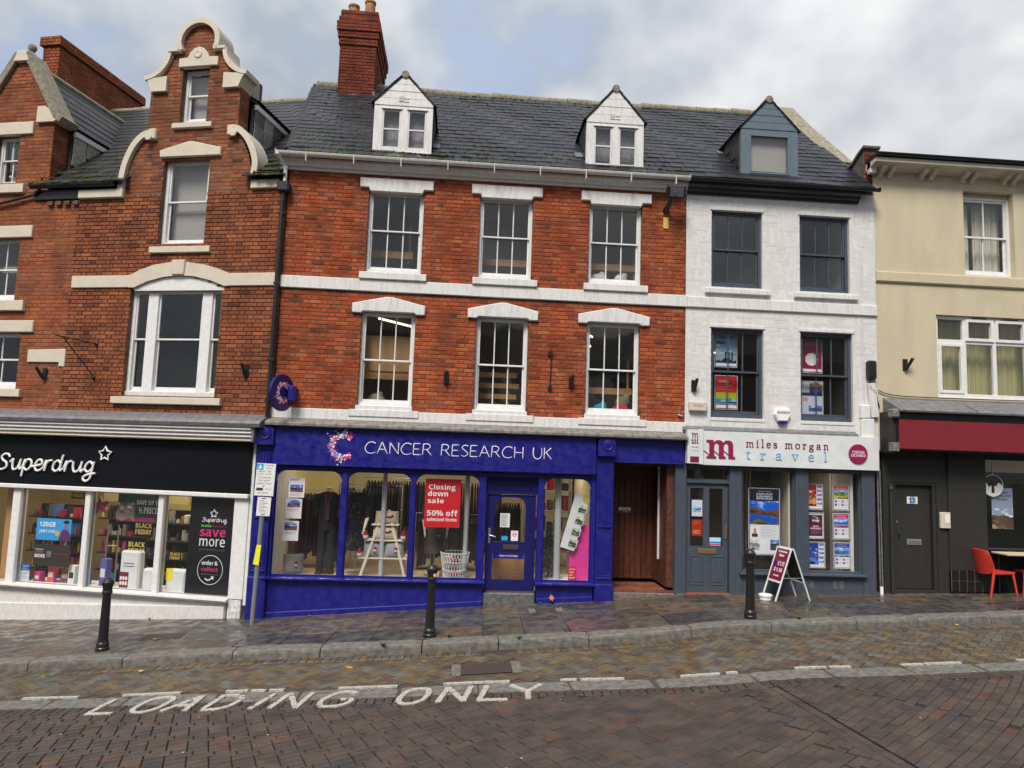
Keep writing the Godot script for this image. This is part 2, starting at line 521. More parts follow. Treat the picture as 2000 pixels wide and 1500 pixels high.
# ---------------------------------------------------------------- the scene
func _ready() -> void:
	rng.seed = 4711
	var cam := Camera3D.new()
	cam.name = "camera"
	cam.fov = rad_to_deg(2.0 * atan(750.0 / 1387.0)); cam.near = 0.05; cam.far = 400.0
	cam.transform = Transform3D(Basis(Vector3.UP, deg_to_rad(-4.044)) * Basis(Vector3.RIGHT, deg_to_rad(5.853)) * Basis(Vector3.BACK, deg_to_rad(1.940)), EYE)
	add_child(cam)
	cam_inv = cam.transform.affine_inverse()
	var e := Environment.new()
	e.background_mode = Environment.BG_SKY
	e.tonemap_mode = Environment.TONE_MAPPER_LINEAR
	e.tonemap_exposure = 1.68
	e.sdfgi_enabled = true; e.ssao_enabled = true; e.ssil_enabled = true
	var sk := Sky.new()
	var pm := PanoramaSkyMaterial.new()
	pm.panorama = cloudy_sky(1024, 512)
	pm.energy_multiplier = 1.0
	sk.sky_material = pm
	e.sky = sk
	e.background_energy_multiplier = 1.0
	var we := WorldEnvironment.new()
	we.name = "world"; we.environment = e
	add_child(we)
	var sun := DirectionalLight3D.new()
	sun.name = "overcast_sun"
	sun.light_energy = 0.74; sun.light_angular_distance = 20.0; sun.light_color = Color(1.0, 0.97, 0.93)
	sun.shadow_enabled = true
	sun.rotation = Vector3(deg_to_rad(-52), deg_to_rad(-24), 0)
	add_child(sun)
	materials()
	ground()
	brick_shop_building()
	white_building()
	gabled_building()
	cream_building()
	opposite_side()
	shop_interiors()
	street_furniture()

func cloudy_sky(w: int, h: int) -> ImageTexture:
	var im := Image.create(w, h, false, Image.FORMAT_RGBF)
	var f := FastNoiseLite.new(); f.seed = 12; f.frequency = 1.9; f.fractal_octaves = 6; f.fractal_gain = 0.58
	var d := FastNoiseLite.new(); d.seed = 5; d.frequency = 0.8; d.fractal_octaves = 3
	var gap := [[Vector3(-0.02, 0.43, -0.9), 0.13], [Vector3(-0.5, 0.42, -0.84), 0.10], [Vector3(0.75, 0.5, 0.3), 0.25], [Vector3(-0.6, 0.4, 0.6), 0.3], [Vector3(-0.9, 0.25, -0.1), 0.25]]
	var glow := [[Vector3(0.36, 0.44, -0.82), 0.17], [Vector3(-0.5, 0.6, 0.5), 0.4], [Vector3(0.62, 0.38, -0.66), 0.14]]
	for j in h:
		var el := PI / 2 - PI * (j + 0.5) / h
		if el < -0.06:
			im.fill_rect(Rect2i(0, j, w, h - j), Color(0.12, 0.115, 0.11))
			break
		for i in w:
			var az := TAU * (i + 0.5) / w
			var p := Vector3(sin(az) * cos(el), sin(el), -cos(az) * cos(el))
			var q := p / (maxf(p.y, 0.0) + 0.45)                        # clouds lie in a layer overhead
			var n := f.get_noise_3d(q.x * 1.6, q.z * 1.6, 3.0) * 0.5 + 0.5
			var s := d.get_noise_3d(q.x * 1.5 + 9, q.z * 1.5, 8.0) * 0.5 + 0.5
			var blue := 0.0; var lit := 0.0
			for b in gap: blue += exp(-(p - b[0].normalized()).length_squared() / (b[1] * b[1]))
			for b in glow: lit += exp(-(p - b[0].normalized()).length_squared() / (b[1] * b[1]))
			var cover := clampf(smoothstep(0.22, 0.62, n + 0.2 * s + 0.12 - 0.30 * blue), 0, 1)
			var light := clampf(0.20 + 0.55 * (n - 0.47) * 3.4 + 0.42 * lit + 0.18 * (s - 0.5), 0.0, 1.0)
			var cloud := Color(0.43, 0.485, 0.56).lerp(Color(0.98, 0.975, 0.965), light)
			var c := Color(0.44, 0.55, 0.76).lerp(cloud, cover)
			c = c * (0.33 + 0.58 * sin(maxf(el, 0.0)))                   # an overcast sky is brighter overhead
			im.set_pixel(i, j, Color(c.r, c.g, c.b))
	return ImageTexture.create_from_image(im)

func materials() -> void:
	var fine := noise_tex("fine", 0.05, 0.90, 1.0, 5)
	var grit := noise_tex("grit", 0.25, 0.80, 1.0, 3)
	var blot := noise_tex("blot", 0.012, 0.84, 1.0, 5)
	var dirt := noise_tex("dirt", 0.02, 0.74, 1.0, 6, FastNoiseLite.TYPE_SIMPLEX_SMOOTH, 512, 9, 0.12, 0.7)
	var soot := noise_tex("soot", 0.012, 0.78, 1.0, 6, FastNoiseLite.TYPE_SIMPLEX_SMOOTH, 512, 17, 0.1, 0.62)
	var run := noise_tex("run", 0.02, 0.925, 1.0, 5, FastNoiseLite.TYPE_SIMPLEX_SMOOTH, 512, 19, 0.1, 0.6)
	var streak := noise_tex("streak", 0.012, 0.93, 1.0, 4, FastNoiseLite.TYPE_SIMPLEX_SMOOTH, 512, 4)
	var wet := noise_tex("wet", 0.010, 0.16, 0.62, 5, FastNoiseLite.TYPE_SIMPLEX_SMOOTH, 512, 21, 0.25, 0.75)
	var bump := bump_tex("bump", 0.09, 3.0, 4)
	var rough := bump_tex("rough_bump", 0.22, 5.0, 4, 3)
	var soft := bump_tex("soft_bump", 0.02, 3.0, 4, 6)
	mat("brick", Color.WHITE, {"vc": true, "rough": 0.85, "fine": grit, "scale": 2.5, "blot": soot, "bscale": 0.22, "bump": rough, "bs": 0.9, "spec": 0.3})
	mat("mortar", C(0.24, 0.12, 0.075), {"rough": 0.95, "fine": grit, "scale": 2.0, "blot": dirt, "bscale": 0.3, "bump": rough, "spec": 0.2})
	mat("mortar_brown", C(0.25, 0.17, 0.115), {"rough": 0.95, "fine": grit, "scale": 2.0, "blot": dirt, "bscale": 0.3, "bump": rough, "spec": 0.2})
	mat("white_paint", C(0.80, 0.79, 0.775), {"rough": 0.55, "fine": fine, "scale": 0.9, "blot": run, "bvec": Vector3(0.9, 0.16, 0.9), "bump": bump, "bs": 0.25})
	mat("white_brick", C(1, 1, 1), {"rough": 0.6, "fine": fine, "scale": 1.5, "blot": streak, "bscale": 0.3, "bump": bump, "bs": 0.5, "vc": true})
	mat("white_gloss", C(0.80, 0.80, 0.79), {"rough": 0.35, "fine": streak, "scale": 1.2})
	mat("peeling_white", C(0.76, 0.75, 0.72), {"rough": 0.5, "fine": fine, "scale": 2.0, "blot": run, "bvec": Vector3(1.2, 0.5, 1.2), "bump": bump, "bs": 0.3})
	mat("cream_stone", C(0.74, 0.665, 0.54), {"rough": 0.7, "fine": fine, "scale": 1.0, "blot": streak, "bscale": 0.5, "bump": bump, "bs": 0.3})
	mat("old_stone", C(0.42, 0.38, 0.28), {"rough": 0.9, "fine": grit, "scale": 2.0, "blot": dirt, "bscale": 0.8, "bump": rough, "bs": 0.9})
	mat("render", C(0.80, 0.695, 0.485), {"rough": 0.85, "fine": grit, "scale": 1.3, "blot": streak, "bvec": Vector3(0.3, 0.10, 0.3), "bump": rough, "bs": 0.4})
	mat("render_grey", C(0.21, 0.175, 0.14), {"rough": 0.9, "fine": grit, "scale": 1.6, "blot": dirt, "bscale": 0.5, "bump": rough, "bs": 0.8})
	mat("slate", Color.WHITE, {"vc": true, "rough": 0.55, "fine": grit, "scale": 1.2, "blot": blot, "bscale": 0.6, "bump": bump, "bs": 0.6, "spec": 0.3, "rtex": noise_tex("slate_rough", 0.03, 0.55, 0.9, 3, FastNoiseLite.TYPE_SIMPLEX_SMOOTH, 256, 31)})
	mat("roof_felt", C(0.03, 0.03, 0.032), {"rough": 0.9})
	mat("moss", Color.WHITE, {"vc": true, "rough": 0.95, "fine": grit, "scale": 3.0, "bump": rough, "bs": 1.2, "spec": 0.2})
	mat("lead", C(0.20, 0.205, 0.215), {"rough": 0.5, "fine": fine, "scale": 1.2, "blot": dirt, "bscale": 0.7, "bump": soft, "bs": 0.5, "spec": 0.6})
	mat("lead_pale", C(0.30, 0.275, 0.25), {"rough": 0.6, "fine": grit, "scale": 1.2, "blot": dirt, "bscale": 0.9, "bump": soft, "bs": 0.6})
	mat("black_iron", C(0.012, 0.012, 0.014), {"rough": 0.32, "fine": fine, "scale": 3.0, "bump": soft, "bs": 0.3, "spec": 0.6})
	mat("black_paint", C(0.014, 0.015, 0.02), {"rough": 0.4, "fine": fine, "scale": 1.5, "bump": bump, "bs": 0.2})
	mat("blue_paint", C(0.009, 0.010, 0.215), {"rough": 1.0, "rtex": noise_tex("paint_wear", 0.02, 0.28, 0.62, 5, FastNoiseLite.TYPE_SIMPLEX_SMOOTH, 256, 41), "fine": fine, "scale": 1.0, "blot": run, "bvec": Vector3(1.3, 0.25, 1.3), "bump": soft, "bs": 0.15})
	mat("blue_dark", C(0.008, 0.009, 0.13), {"rough": 0.4, "fine": fine, "scale": 1.0, "blot": streak, "bscale": 0.4, "bump": soft, "bs": 0.15})
	mat("grey_paint", C(0.070, 0.088, 0.118), {"rough": 0.42, "fine": fine, "scale": 1.0, "blot": run, "bvec": Vector3(1.3, 0.3, 1.3), "bump": soft, "bs": 0.25})
	mat("slate_paint", C(0.135, 0.19, 0.235), {"rough": 0.5, "fine": fine, "scale": 1.0, "blot": streak, "bscale": 0.6})
	mat("charcoal", C(0.030, 0.029, 0.025), {"rough": 0.6, "fine": grit, "scale": 1.0, "blot": run, "bvec": Vector3(0.8, 0.2, 0.8), "bump": rough, "bs": 0.25})
	mat("sign_black", C(0.005, 0.006, 0.009), {"rough": 0.5, "spec": 0.3, "fine": fine, "scale": 0.5})
	mat("sign_white", C(0.74, 0.77, 0.78), {"rough": 0.35, "fine": streak, "scale": 0.5})
	mat("letter_white", C(0.85, 0.85, 0.86), {"rough": 0.4})
	mat("maroon", C(0.28, 0.010, 0.075), {"rough": 0.4})
	mat("plum", C(0.20, 0.012, 0.05), {"rough": 0.4})
	mat("pale_blue", C(0.22, 0.48, 0.68), {"rough": 0.4})
	mat("pink", C(0.62, 0.02, 0.20), {"rough": 0.5})
	mat("hot_pink", C(0.75, 0.03, 0.33), {"rough": 0.6})
	mat("red_print", C(0.66, 0.015, 0.025), {"rough": 0.4, "fine": streak, "scale": 0.8})
	mat("awning_red", C(0.235, 0.012, 0.022), {"rough": 0.65, "fine": fine, "scale": 1.6, "blot": streak, "bscale": 0.5})
	mat("yellow", C(0.85, 0.75, 0.02), {"rough": 0.5})
	mat("gold_print", C(0.62, 0.47, 0.10), {"rough": 0.5})
	mat("green_print", C(0.03, 0.14, 0.06), {"rough": 0.5})
	mat("lime", C(0.15, 0.55, 0.10), {"rough": 0.5})
	mat("cyan", C(0.03, 0.34, 0.75), {"rough": 0.4})
	mat("paper", C(0.78, 0.78, 0.77), {"rough": 0.6})
	mat("ink", C(0.03, 0.03, 0.04), {"rough": 0.6})
	mat("steel", C(0.55, 0.55, 0.55), {"rough": 0.35, "metal": 0.9})
	mat("galvanised", C(0.38, 0.39, 0.40), {"rough": 0.45, "metal": 0.5, "fine": grit, "scale": 2.0})
	mat("brass", C(0.45, 0.30, 0.12), {"rough": 0.4, "metal": 0.8})
	mat("clay", C(0.50, 0.24, 0.12), {"rough": 0.85, "fine": fine, "scale": 2.0, "blot": dirt, "bscale": 0.9})
	mat("timber_door", Color.WHITE, {"vc": true, "rough": 0.5, "fine": fine, "scale": 1.5, "blot": dirt, "bscale": 0.7, "bump": soft, "bs": 0.5})
	mat("pine", C(0.50, 0.26, 0.10), {"rough": 0.6, "fine": fine, "scale": 2.5})
	mat("chipboard", C(0.52, 0.31, 0.13), {"rough": 0.8, "fine": grit, "scale": 3.5, "blot": grit, "bscale": 1.2})
	mat("cream_wall", C(0.70, 0.63, 0.45), {"rough": 0.8})
	mat("yellow_wall", C(0.66, 0.55, 0.26), {"rough": 0.8})
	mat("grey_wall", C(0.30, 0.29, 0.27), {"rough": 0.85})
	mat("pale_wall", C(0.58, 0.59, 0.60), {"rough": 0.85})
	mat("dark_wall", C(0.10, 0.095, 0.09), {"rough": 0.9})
	mat("ceiling", C(0.62, 0.58, 0.48), {"rough": 0.9})
	mat("carpet", C(0.10, 0.085, 0.07), {"rough": 0.95, "fine": grit, "scale": 3.0})
	mat("pale_floor", C(0.46, 0.36, 0.24), {"rough": 0.6, "fine": fine, "scale": 1.5})
	mat("cloth", Color.WHITE, {"vc": true, "rough": 0.95, "fine": grit, "scale": 5.0, "spec": 0.2, "bump": soft, "bs": 0.8})
	mat("plastic", Color.WHITE, {"vc": true, "rough": 0.4})
	mat("mannequin", C(0.80, 0.72, 0.60), {"rough": 0.4})
	mat("post_grey", C(0.40, 0.44, 0.46), {"rough": 0.45})
	mat("chair_red", C(0.62, 0.045, 0.030), {"rough": 0.45, "bump": bump, "bs": 0.15})
	mat("table_top", C(0.62, 0.50, 0.34), {"rough": 0.6, "fine": fine, "scale": 3.0})
	mat("curtain", C(0.62, 0.62, 0.52), {"rough": 0.9, "fine": fine, "scale": 2.0})
	mat("blind", C(0.40, 0.38, 0.17), {"rough": 0.85, "fine": fine, "scale": 2.0})
	mat("sooty_panel", Color.WHITE, {"vc": true, "rough": 0.6, "fine": grit, "scale": 1.0, "blot": dirt, "bscale": 0.9, "bump": soft, "bs": 0.5})
	mat("flagstone", Color.WHITE, {"vc": true, "rough": 1.0, "rtex": wet, "scale": 0.55, "fine": grit, "blot": dirt, "bscale": 0.5, "bump": soft, "bs": 0.07, "spec": 0.6})
	mat("paver", Color.WHITE, {"vc": true, "rough": 1.0, "rtex": noise_tex("damp", 0.02, 0.42, 0.78, 5, FastNoiseLite.TYPE_SIMPLEX_SMOOTH, 512, 22), "scale": 2.0, "fine": noise_tex("speck", 0.33, 0.5, 1.0, 2, FastNoiseLite.TYPE_SIMPLEX_SMOOTH, 512, 8), "blot": dirt, "bscale": 0.25, "bump": rough, "bs": 0.8})
	mat("sett", Color.WHITE, {"vc": true, "rough": 1.0, "rtex": noise_tex("damp2", 0.02, 0.22, 0.6, 5, FastNoiseLite.TYPE_SIMPLEX_SMOOTH, 512, 24), "scale": 1.2, "fine": grit, "blot": dirt, "bscale": 0.3, "bump": rough, "bs": 0.5})
	mat("granite", C(0.46, 0.435, 0.385), {"rough": 0.75, "fine": noise_tex("granite_speck", 0.18, 0.5, 1.0, 2, FastNoiseLite.TYPE_SIMPLEX_SMOOTH, 512, 14), "scale": 1.6, "blot": dirt, "bscale": 0.8, "bump": rough, "bs": 1.6})
	mat("sett_joint", C(0.085, 0.068, 0.048), {"rough": 0.9, "fine": grit, "scale": 3.0, "bump": rough})
	mat("joint_dirt", C(0.030, 0.027, 0.022), {"rough": 0.9, "fine": grit, "scale": 3.0, "bump": rough})
	mat("road_paint", C(0.66, 0.64, 0.57), {"rough": 0.7, "fine": grit, "scale": 2.5, "blot": dirt, "bscale": 1.6, "bump": rough, "bs": 0.5})
	mat("rust_iron", C(0.075, 0.052, 0.045), {"rough": 0.6, "fine": grit, "scale": 3.0, "bump": rough, "bs": 0.8})
	mat("terracotta", Color.WHITE, {"vc": true, "rough": 0.5, "fine": grit, "scale": 2.0})
	mat("concrete", C(0.26, 0.235, 0.19), {"rough": 0.85, "fine": grit, "scale": 2.0, "blot": dirt, "bscale": 0.9, "bump": rough, "bs": 0.8})
	mat("step_stone", C(0.17, 0.175, 0.175), {"rough": 0.6, "fine": grit, "scale": 1.5, "blot": dirt, "bscale": 0.9})
	mat("leaf", Color.WHITE, {"vc": true, "rough": 0.8})
	var gl := StandardMaterial3D.new()
	gl.resource_name = "glass"; gl.transparency = BaseMaterial3D.TRANSPARENCY_ALPHA
	gl.albedo_color = Color(0.75, 0.8, 0.8, 0.005); gl.roughness = 0.03
	gl.normal_enabled = true; gl.normal_texture = bump_tex("pane_wave", 0.006, 2.0, 2, 77); gl.normal_scale = 0.10
	gl.uv1_triplanar = true; gl.uv1_world_triplanar = true; gl.uv1_scale = Vector3.ONE * 0.6
	M["glass"] = gl
	var tube := StandardMaterial3D.new()
	tube.resource_name = "lit_tube"; tube.emission_enabled = true; tube.emission = Color(1, 0.93, 0.74); tube.emission_energy_multiplier = 1.6
	M["lit_tube"] = tube

# ---------------------------------------------------------------- ground, road, pavement
func herringbone(keep: Callable, x0: float, x1: float, z0: float, z1: float, turn: float, at: Vector2, place: Callable) -> void:
	var u := 0.104
	var cs := cos(turn); var sn := sin(turn)
	var r := maxf(x1 - x0, z1 - z0)
	var n := int(r / u) + 4
	for i in range(-n, n):
		for j in range(-n, n):
			var k := posmod(i - j, 4)
			if k == 1 or k == 3: continue
			var a := Vector2(i, j); var b := Vector2(i + 2, j + 1) if k == 0 else Vector2(i + 1, j + 1)
			if k == 2: a = Vector2(i, j - 1)
			var m := (a + b) * 0.5 * u
			var p := at + Vector2(m.x * cs - m.y * sn, m.x * sn + m.y * cs)
			if p.x < x0 or p.x > x1 or p.y < z0 or p.y > z1 or not keep.call(p): continue
			place.call(p, (b - a) * u, turn)

func lay(x: float, z: float, off: float, turn := 0.0) -> Transform3D:     # a piece lying on the slope with its face upwards
	var s := (gh(x + 0.15) - gh(x - 0.15)) / 0.3
	var up := Vector3(-s, 1, 0).normalized()
	var ax := Vector3(cos(turn), s * cos(turn), sin(turn)).normalized()
	var b := Basis(ax, up.cross(ax).normalized(), up)
	return Transform3D(b, Vector3(x, gh(x) + off, z))

func strip_sheet(g: Geo, za: Callable, zb: Callable, off: float, x0 := -60.0, x1 := 60.0) -> void:
	var x := x0
	while x < x1 - 1e-3:
		var s := 0.5 if x > -8 and x < 17.5 else 4.0
		var y := minf(x + s, x1)
		g.quad(Vector3(x, gh(x) + off, za.call(x)), Vector3(x, gh(x) + off, zb.call(x)), Vector3(y, gh(y) + off, zb.call(y)), Vector3(y, gh(y) + off, za.call(y)))
		x = y

func ground() -> void:
	var g := Geo.new()
	strip_sheet(g, func(_x): return -60.0, func(_x): return 60.0, -0.40)
	part(self, "ground", g, M.joint_dirt).set_meta("kind", "structure")
	# carriageway of clay pavers in herringbone bond, with a straight double line of pavers across it
	var road := holder("road")
	g = Geo.new()
	strip_sheet(g, func(x): return cz(x) + 0.34, func(_x): return 60.0, -0.143)
	part(road, "road_bed", g, M.joint_dirt)
	var A := Vector2(6.88, 4.64); var B := Vector2(7.1, 6.82)
	var dirv := (B - A).normalized(); var nrm := Vector2(dirv.y, -dirv.x)
	var tones := [C(0.153, 0.112, 0.091), C(0.139, 0.105, 0.087), C(0.169, 0.122, 0.095), C(0.135, 0.107, 0.096), C(0.183, 0.118, 0.086), C(0.121, 0.101, 0.093), C(0.238, 0.115, 0.078), C(0.114, 0.097, 0.092)]
	var list := []
	var place := func(p: Vector2, s: Vector2, turn: float):
		var t := lay(p.x, p.y, -0.145 + rng.randf_range(-0.003, 0.004), turn)
		t.basis = t.basis * Basis(Vector3(rng.randf_range(-1, 1), rng.randf_range(-1, 1), 0.3).normalized(), rng.randf_range(0, 0.022))
		list.append({"t": t, "s": Vector3(s.x - 0.010, s.y - 0.005, 0.05), "c": tones[mini(int(absf(rng.randfn(0, 0.4)) * 8), 7)]})
	var hub := Vector2(-3.8, -8.6)                               # the courses bend round with the street
	var dt := 0.207 / 15.8
	for j in 76:
		var R0 := 12.0 + j * 0.104
		for i in range(-8, 130):
			var far := i * dt - 0.05 > 0.70
			var sh := func(cc: int) -> float: return (0.5 * dt if j % 2 else 0.0) if far else ((0.055 / 15.8) if posmod(j - cc, 4) == 3 else 0.0)
			var t0: float = i * dt + sh.call(i) - 0.05; var t1: float = (i + 1) * dt + sh.call(i + 1) - 0.05
			var th := (t0 + t1) / 2
			var p := hub + Vector2(sin(th), cos(th)) * (R0 + 0.052)
			if p.y > 9.8 or p.x > 15.0 or p.y < cz(p.x) + 0.53: continue
			var dl := (p - A).dot(nrm)
			if dl < -0.16 or dl > 0.45: place.call(p, Vector2((t1 - t0) * R0, 0.104), -th)
			else:                                                # cut against the straight strip
				var hx := (t1 - t0) * R0 / 2 - 0.004; var hz := 0.049
				var tg := Vector2(cos(th), -sin(th)); var rd := Vector2(sin(th), cos(th))
				var me := PackedVector2Array([p - tg * hx - rd * hz, p + tg * hx - rd * hz, p + tg * hx + rd * hz, p - tg * hx + rd * hz])
				var e0 := -3.0 if dl < 0.145 else 0.262; var e1 := 0.028 if dl < 0.145 else 3.0
				var half := PackedVector2Array([A + nrm * e0 - dirv * 9, A + nrm * e1 - dirv * 9, A + nrm * e1 + dirv * 9, A + nrm * e0 + dirv * 9])
				for cut in Geometry2D.intersect_polygons(me, half):
					var ctr := Vector2.ZERO
					for k in cut: ctr += k / cut.size()
					var t := lay(ctr.x, ctr.y, -0.145 + rng.randf_range(-0.002, 0.003))
					var inv := t.affine_inverse()
					var poly := PackedVector2Array()
					for k in cut: poly.append(Vector2((inv * Vector3(k.x, gh(k.x), k.y)).x, (inv * Vector3(k.x, gh(k.x), k.y)).y))
					if cut.size() > 2: list.append({"t": t, "s": Vector3(0.15, 0.1, 0.05), "c": tones[mini(int(absf(rng.randfn(0, 0.4)) * 8), 7)], "poly": poly})
	var q := -0.3
	while q < 5.0:                                              # the straight strip
		var ln := 0.208
		for k in 2:
			var p: Vector2 = A + dirv * (q + ln / 2) + nrm * (0.035 + 0.108 * k + 0.055)
			if p.y > cz(p.x) + 0.5: place.call(p, Vector2(ln, 0.104), dirv.angle() + 0.004 * rng.randf())
		q += ln
	var x := -5.0
	while x < 15.0:                                             # a course laid on end along the channel
		place.call(Vector2(x, cz(x) + 0.455), Vector2(0.104, 0.19), atan2(cz(x + 0.3) - cz(x - 0.3), 0.6))
		x += 0.105
	pieces(road, "paver", "paving", list, M.paver, 300, 0.007)
	# worn white lettering and the dashes of the loading bay, painted on the pavers
	var text := holder("road_lettering")
	var zb := func(xx): return cz(xx) + 0.43
	for L in [["L", -0.79, -0.50], ["O", -0.30, 0.05], ["A", 0.07, 0.42], ["D", 0.54, 0.90], ["I", 1.10, 1.26], ["N", 1.32, 1.72], ["G", 1.86, 2.26], ["O", 2.78, 3.12], ["N", 3.23, 3.62], ["L", 3.70, 4.02], ["Y", 4.10, 4.46]]:
		var st := []
		match L[0]:
			"L": st = [[Vector2(0.35, 1), Vector2(0.0, 0)], [Vector2(0, 0.03), Vector2(1, 0.0)]]
			"O": st = [[Vector2(0.6, 1), Vector2(0.25, 0.85), Vector2(0.0, 0.3), Vector2(0.12, 0.02), Vector2(0.45, 0.0), Vector2(0.8, 0.2), Vector2(1.0, 0.7), Vector2(0.9, 0.97), Vector2(0.6, 1)]]
			"A": st = [[Vector2(0, 0), Vector2(0.9, 1)], [Vector2(0.9, 1), Vector2(0.78, 0)], [Vector2(0.3, 0.35), Vector2(0.8, 0.35)]]
			"D": st = [[Vector2(0.3, 1), Vector2(0, 0)], [Vector2(0.3, 1), Vector2(0.8, 0.95), Vector2(1, 0.7), Vector2(0.8, 0.25), Vector2(0.45, 0.03), Vector2(0, 0)]]
			"I": st = [[Vector2(1, 1), Vector2(0, 0)]]
			"N": st = [[Vector2(0, 0), Vector2(0.3, 1)], [Vector2(0.3, 1), Vector2(0.75, 0)], [Vector2(0.75, 0), Vector2(1, 1)]]
			"G": st = [[Vector2(1, 0.85), Vector2(0.75, 1), Vector2(0.4, 0.9), Vector2(0.05, 0.4), Vector2(0.1, 0.05), Vector2(0.5, 0.0), Vector2(0.85, 0.2), Vector2(0.9, 0.45), Vector2(0.6, 0.45)]]
			"Y": st = [[Vector2(0, 1), Vector2(0.5, 0.5)], [Vector2(1, 1), Vector2(0.5, 0.5)], [Vector2(0.5, 0.53), Vector2(0.45, 0)]]
		var gg := Geo.new()
		for s in st:
			var pts: Array = s
			if s.size() > 3: pts = smooth_line(s, 4)
			var fl := []
			for p in pts:
				var wx: float = lerpf(L[1], L[2], p.x)
				fl.append(Vector2(wx, -(zb.call(wx) + 0.18 - 0.50 * p.y + 0.02)))
			road_stroke(gg, fl, 0.066, L[0] != "O" and L[0] != "L")
		part(text, "letter", gg, M.road_paint)
	for d in [[-1.94, -1.23], [-0.67, 0.05], [0.61, 1.33], [2.0, 2.72], [3.28, 4.09], [4.72, 5.5], [6.2, 6.9], [7.64, 8.37], [9.08, 9.97], [10.73, 11.5], [12.2, 13.0], [-3.2, -2.5]]:
		var gg := Geo.new()
		var fl := []
		for k in 9:
			var wx := lerpf(d[0], d[1], k / 8.0)
			fl.append(Vector2(wx, -(cz(wx) - 0.02)))
		road_stroke(gg, fl, 0.055, true)
		part(text, "dash", gg, M.road_paint)
	# granite channel between carriageway and setts
	var chan := holder("granite_channel")
	x = -8.0
	var ci := 0
	while x < 18:
		var ln := [1.02, 1.2, 0.95, 1.1][ci % 4] as float
		part(chan, "channel_stone", stone_run(x + 0.007, x + ln - 0.007, func(v): return cz(v) + 0.005, func(v): return cz(v) + 0.345, -0.20, -0.128, 0.012, 77 + ci), M.granite)
		x += ln; ci += 1
	# strip of mixed clay setts
	var setts := holder("sett_strip")
	g = Geo.new()
	strip_sheet(g, func(v): return kz(v) - 0.1, func(v): return cz(v) + 0.36, -0.139)
	part(setts, "sett_bed", g, M.sett_joint)
	list = []
	tones = [C(0.150, 0.122, 0.086), C(0.172, 0.128, 0.078), C(0.150, 0.144, 0.126), C(0.196, 0.144, 0.074), C(0.122, 0.106, 0.088), C(0.180, 0.174, 0.152), C(0.146, 0.094, 0.068), C(0.212, 0.152, 0.072)]
	var cover := func(p): return (absf(p.x - 3.83) < 0.5 and absf(p.y - 3.33) < 0.30) or (absf(p.x - 4.05) < 0.28 and p.y < kz(p.x) + 0.22)
	var band := func(p): return p.y > kz(p.x) + 0.29 and p.y < cz(p.x) - 0.07 and not cover.call(p)
	place = func(p: Vector2, s: Vector2, turn: float):
		var t := lay(p.x, p.y, -0.149 + rng.randf_range(-0.003, 0.003), turn)
		t.basis = t.basis * Basis(Vector3(rng.randf_range(-1, 1), rng.randf_range(-1, 1), 0.3).normalized(), rng.randf_range(0, 0.02))
		list.append({"t": t, "s": Vector3(s.x - 0.007, s.y - 0.007, 0.05), "c": tones[rng.randi_range(0, 7)]})
	herringbone(band, -7.0, 16.0, 1.0, 4.4, deg_to_rad(45), Vector2(4, 3), place)
	x = -7.0
	while x < 16.0:
		if not cover.call(Vector2(x, kz(x) + 0.11)): place.call(Vector2(x, kz(x) + 0.12), Vector2(0.104, 0.21), atan2(kz(x + 0.3) - kz(x - 0.3), 0.6))
		x += 0.105
	pieces(setts, "sett", "setts", list, M.sett, 300, 0.006)
	# pavement of riven flags, granite kerb
	var pav := holder("pavement")
	g = Geo.new()
	strip_sheet(g, func(_v): return -2.5, func(v): return kz(v) - 0.15, -0.028)
	part(pav, "pavement_bed", g, M.joint_dirt)
	list = []
	tones = [C(0.121, 0.101, 0.078), C(0.101, 0.090, 0.075), C(0.142, 0.106, 0.075), C(0.089, 0.084, 0.075), C(0.115, 0.106, 0.091), C(0.162, 0.113, 0.072), C(0.081, 0.073, 0.069), C(0.149, 0.130, 0.101)]
	x = -9.0
	while x < 17.0:
		var w: float = rng.randf_range(0.62, 0.98)
		var rows := [0.0, rng.randf_range(0.55, 0.8), rng.randf_range(1.15, 1.5), rng.randf_range(1.9, 2.3), 3.1]
		for r in 4:
			var lean := -0.10 * (x - 5.5) / 8.0
			var k := []
			for cn in [[x + 0.006, rows[r] + 0.007], [x + w - 0.006, rows[r] + 0.007], [x + w - 0.006, rows[r + 1] - 0.007], [x + 0.006, rows[r + 1] - 0.007]]:
				k.append(Vector2(cn[0] + lean * cn[1], kz(cn[0]) - 0.28 - cn[1]))
			var mid: Vector2 = (k[0] + k[1] + k[2] + k[3]) / 4
			var t := lay(mid.x, mid.y, -0.019 + rng.randf_range(-0.002, 0.002))
			var inv := t.affine_inverse()
			var poly := PackedVector2Array()
			for p in k:
				var l := inv * Vector3(p.x, gh(p.x), p.y)
				poly.append(Vector2(l.x, l.y))
			list.append({"t": t, "s": Vector3(w, 0.6, 0.04), "c": vary(tones[rng.randi_range(0, 7)], 0.12), "poly": poly})
		x += w
	pieces(pav, "flagstone", "flagstones", list, M.flagstone, 300, 0.004)
	var kerb := holder("kerb")
	x = -9.3
	ci = 0
	while x < 19:
		var ln := [1.32, 1.55, 1.25, 1.45, 1.1][ci % 5] as float
		part(kerb, "kerb_stone", stone_run(x + 0.008, x + ln - 0.008, func(v): return kz(v) - 0.27, func(v): return kz(v) + 0.01, -0.25, 0.004, 0.03, 200 + ci), M.granite)
		x += ln; ci += 1

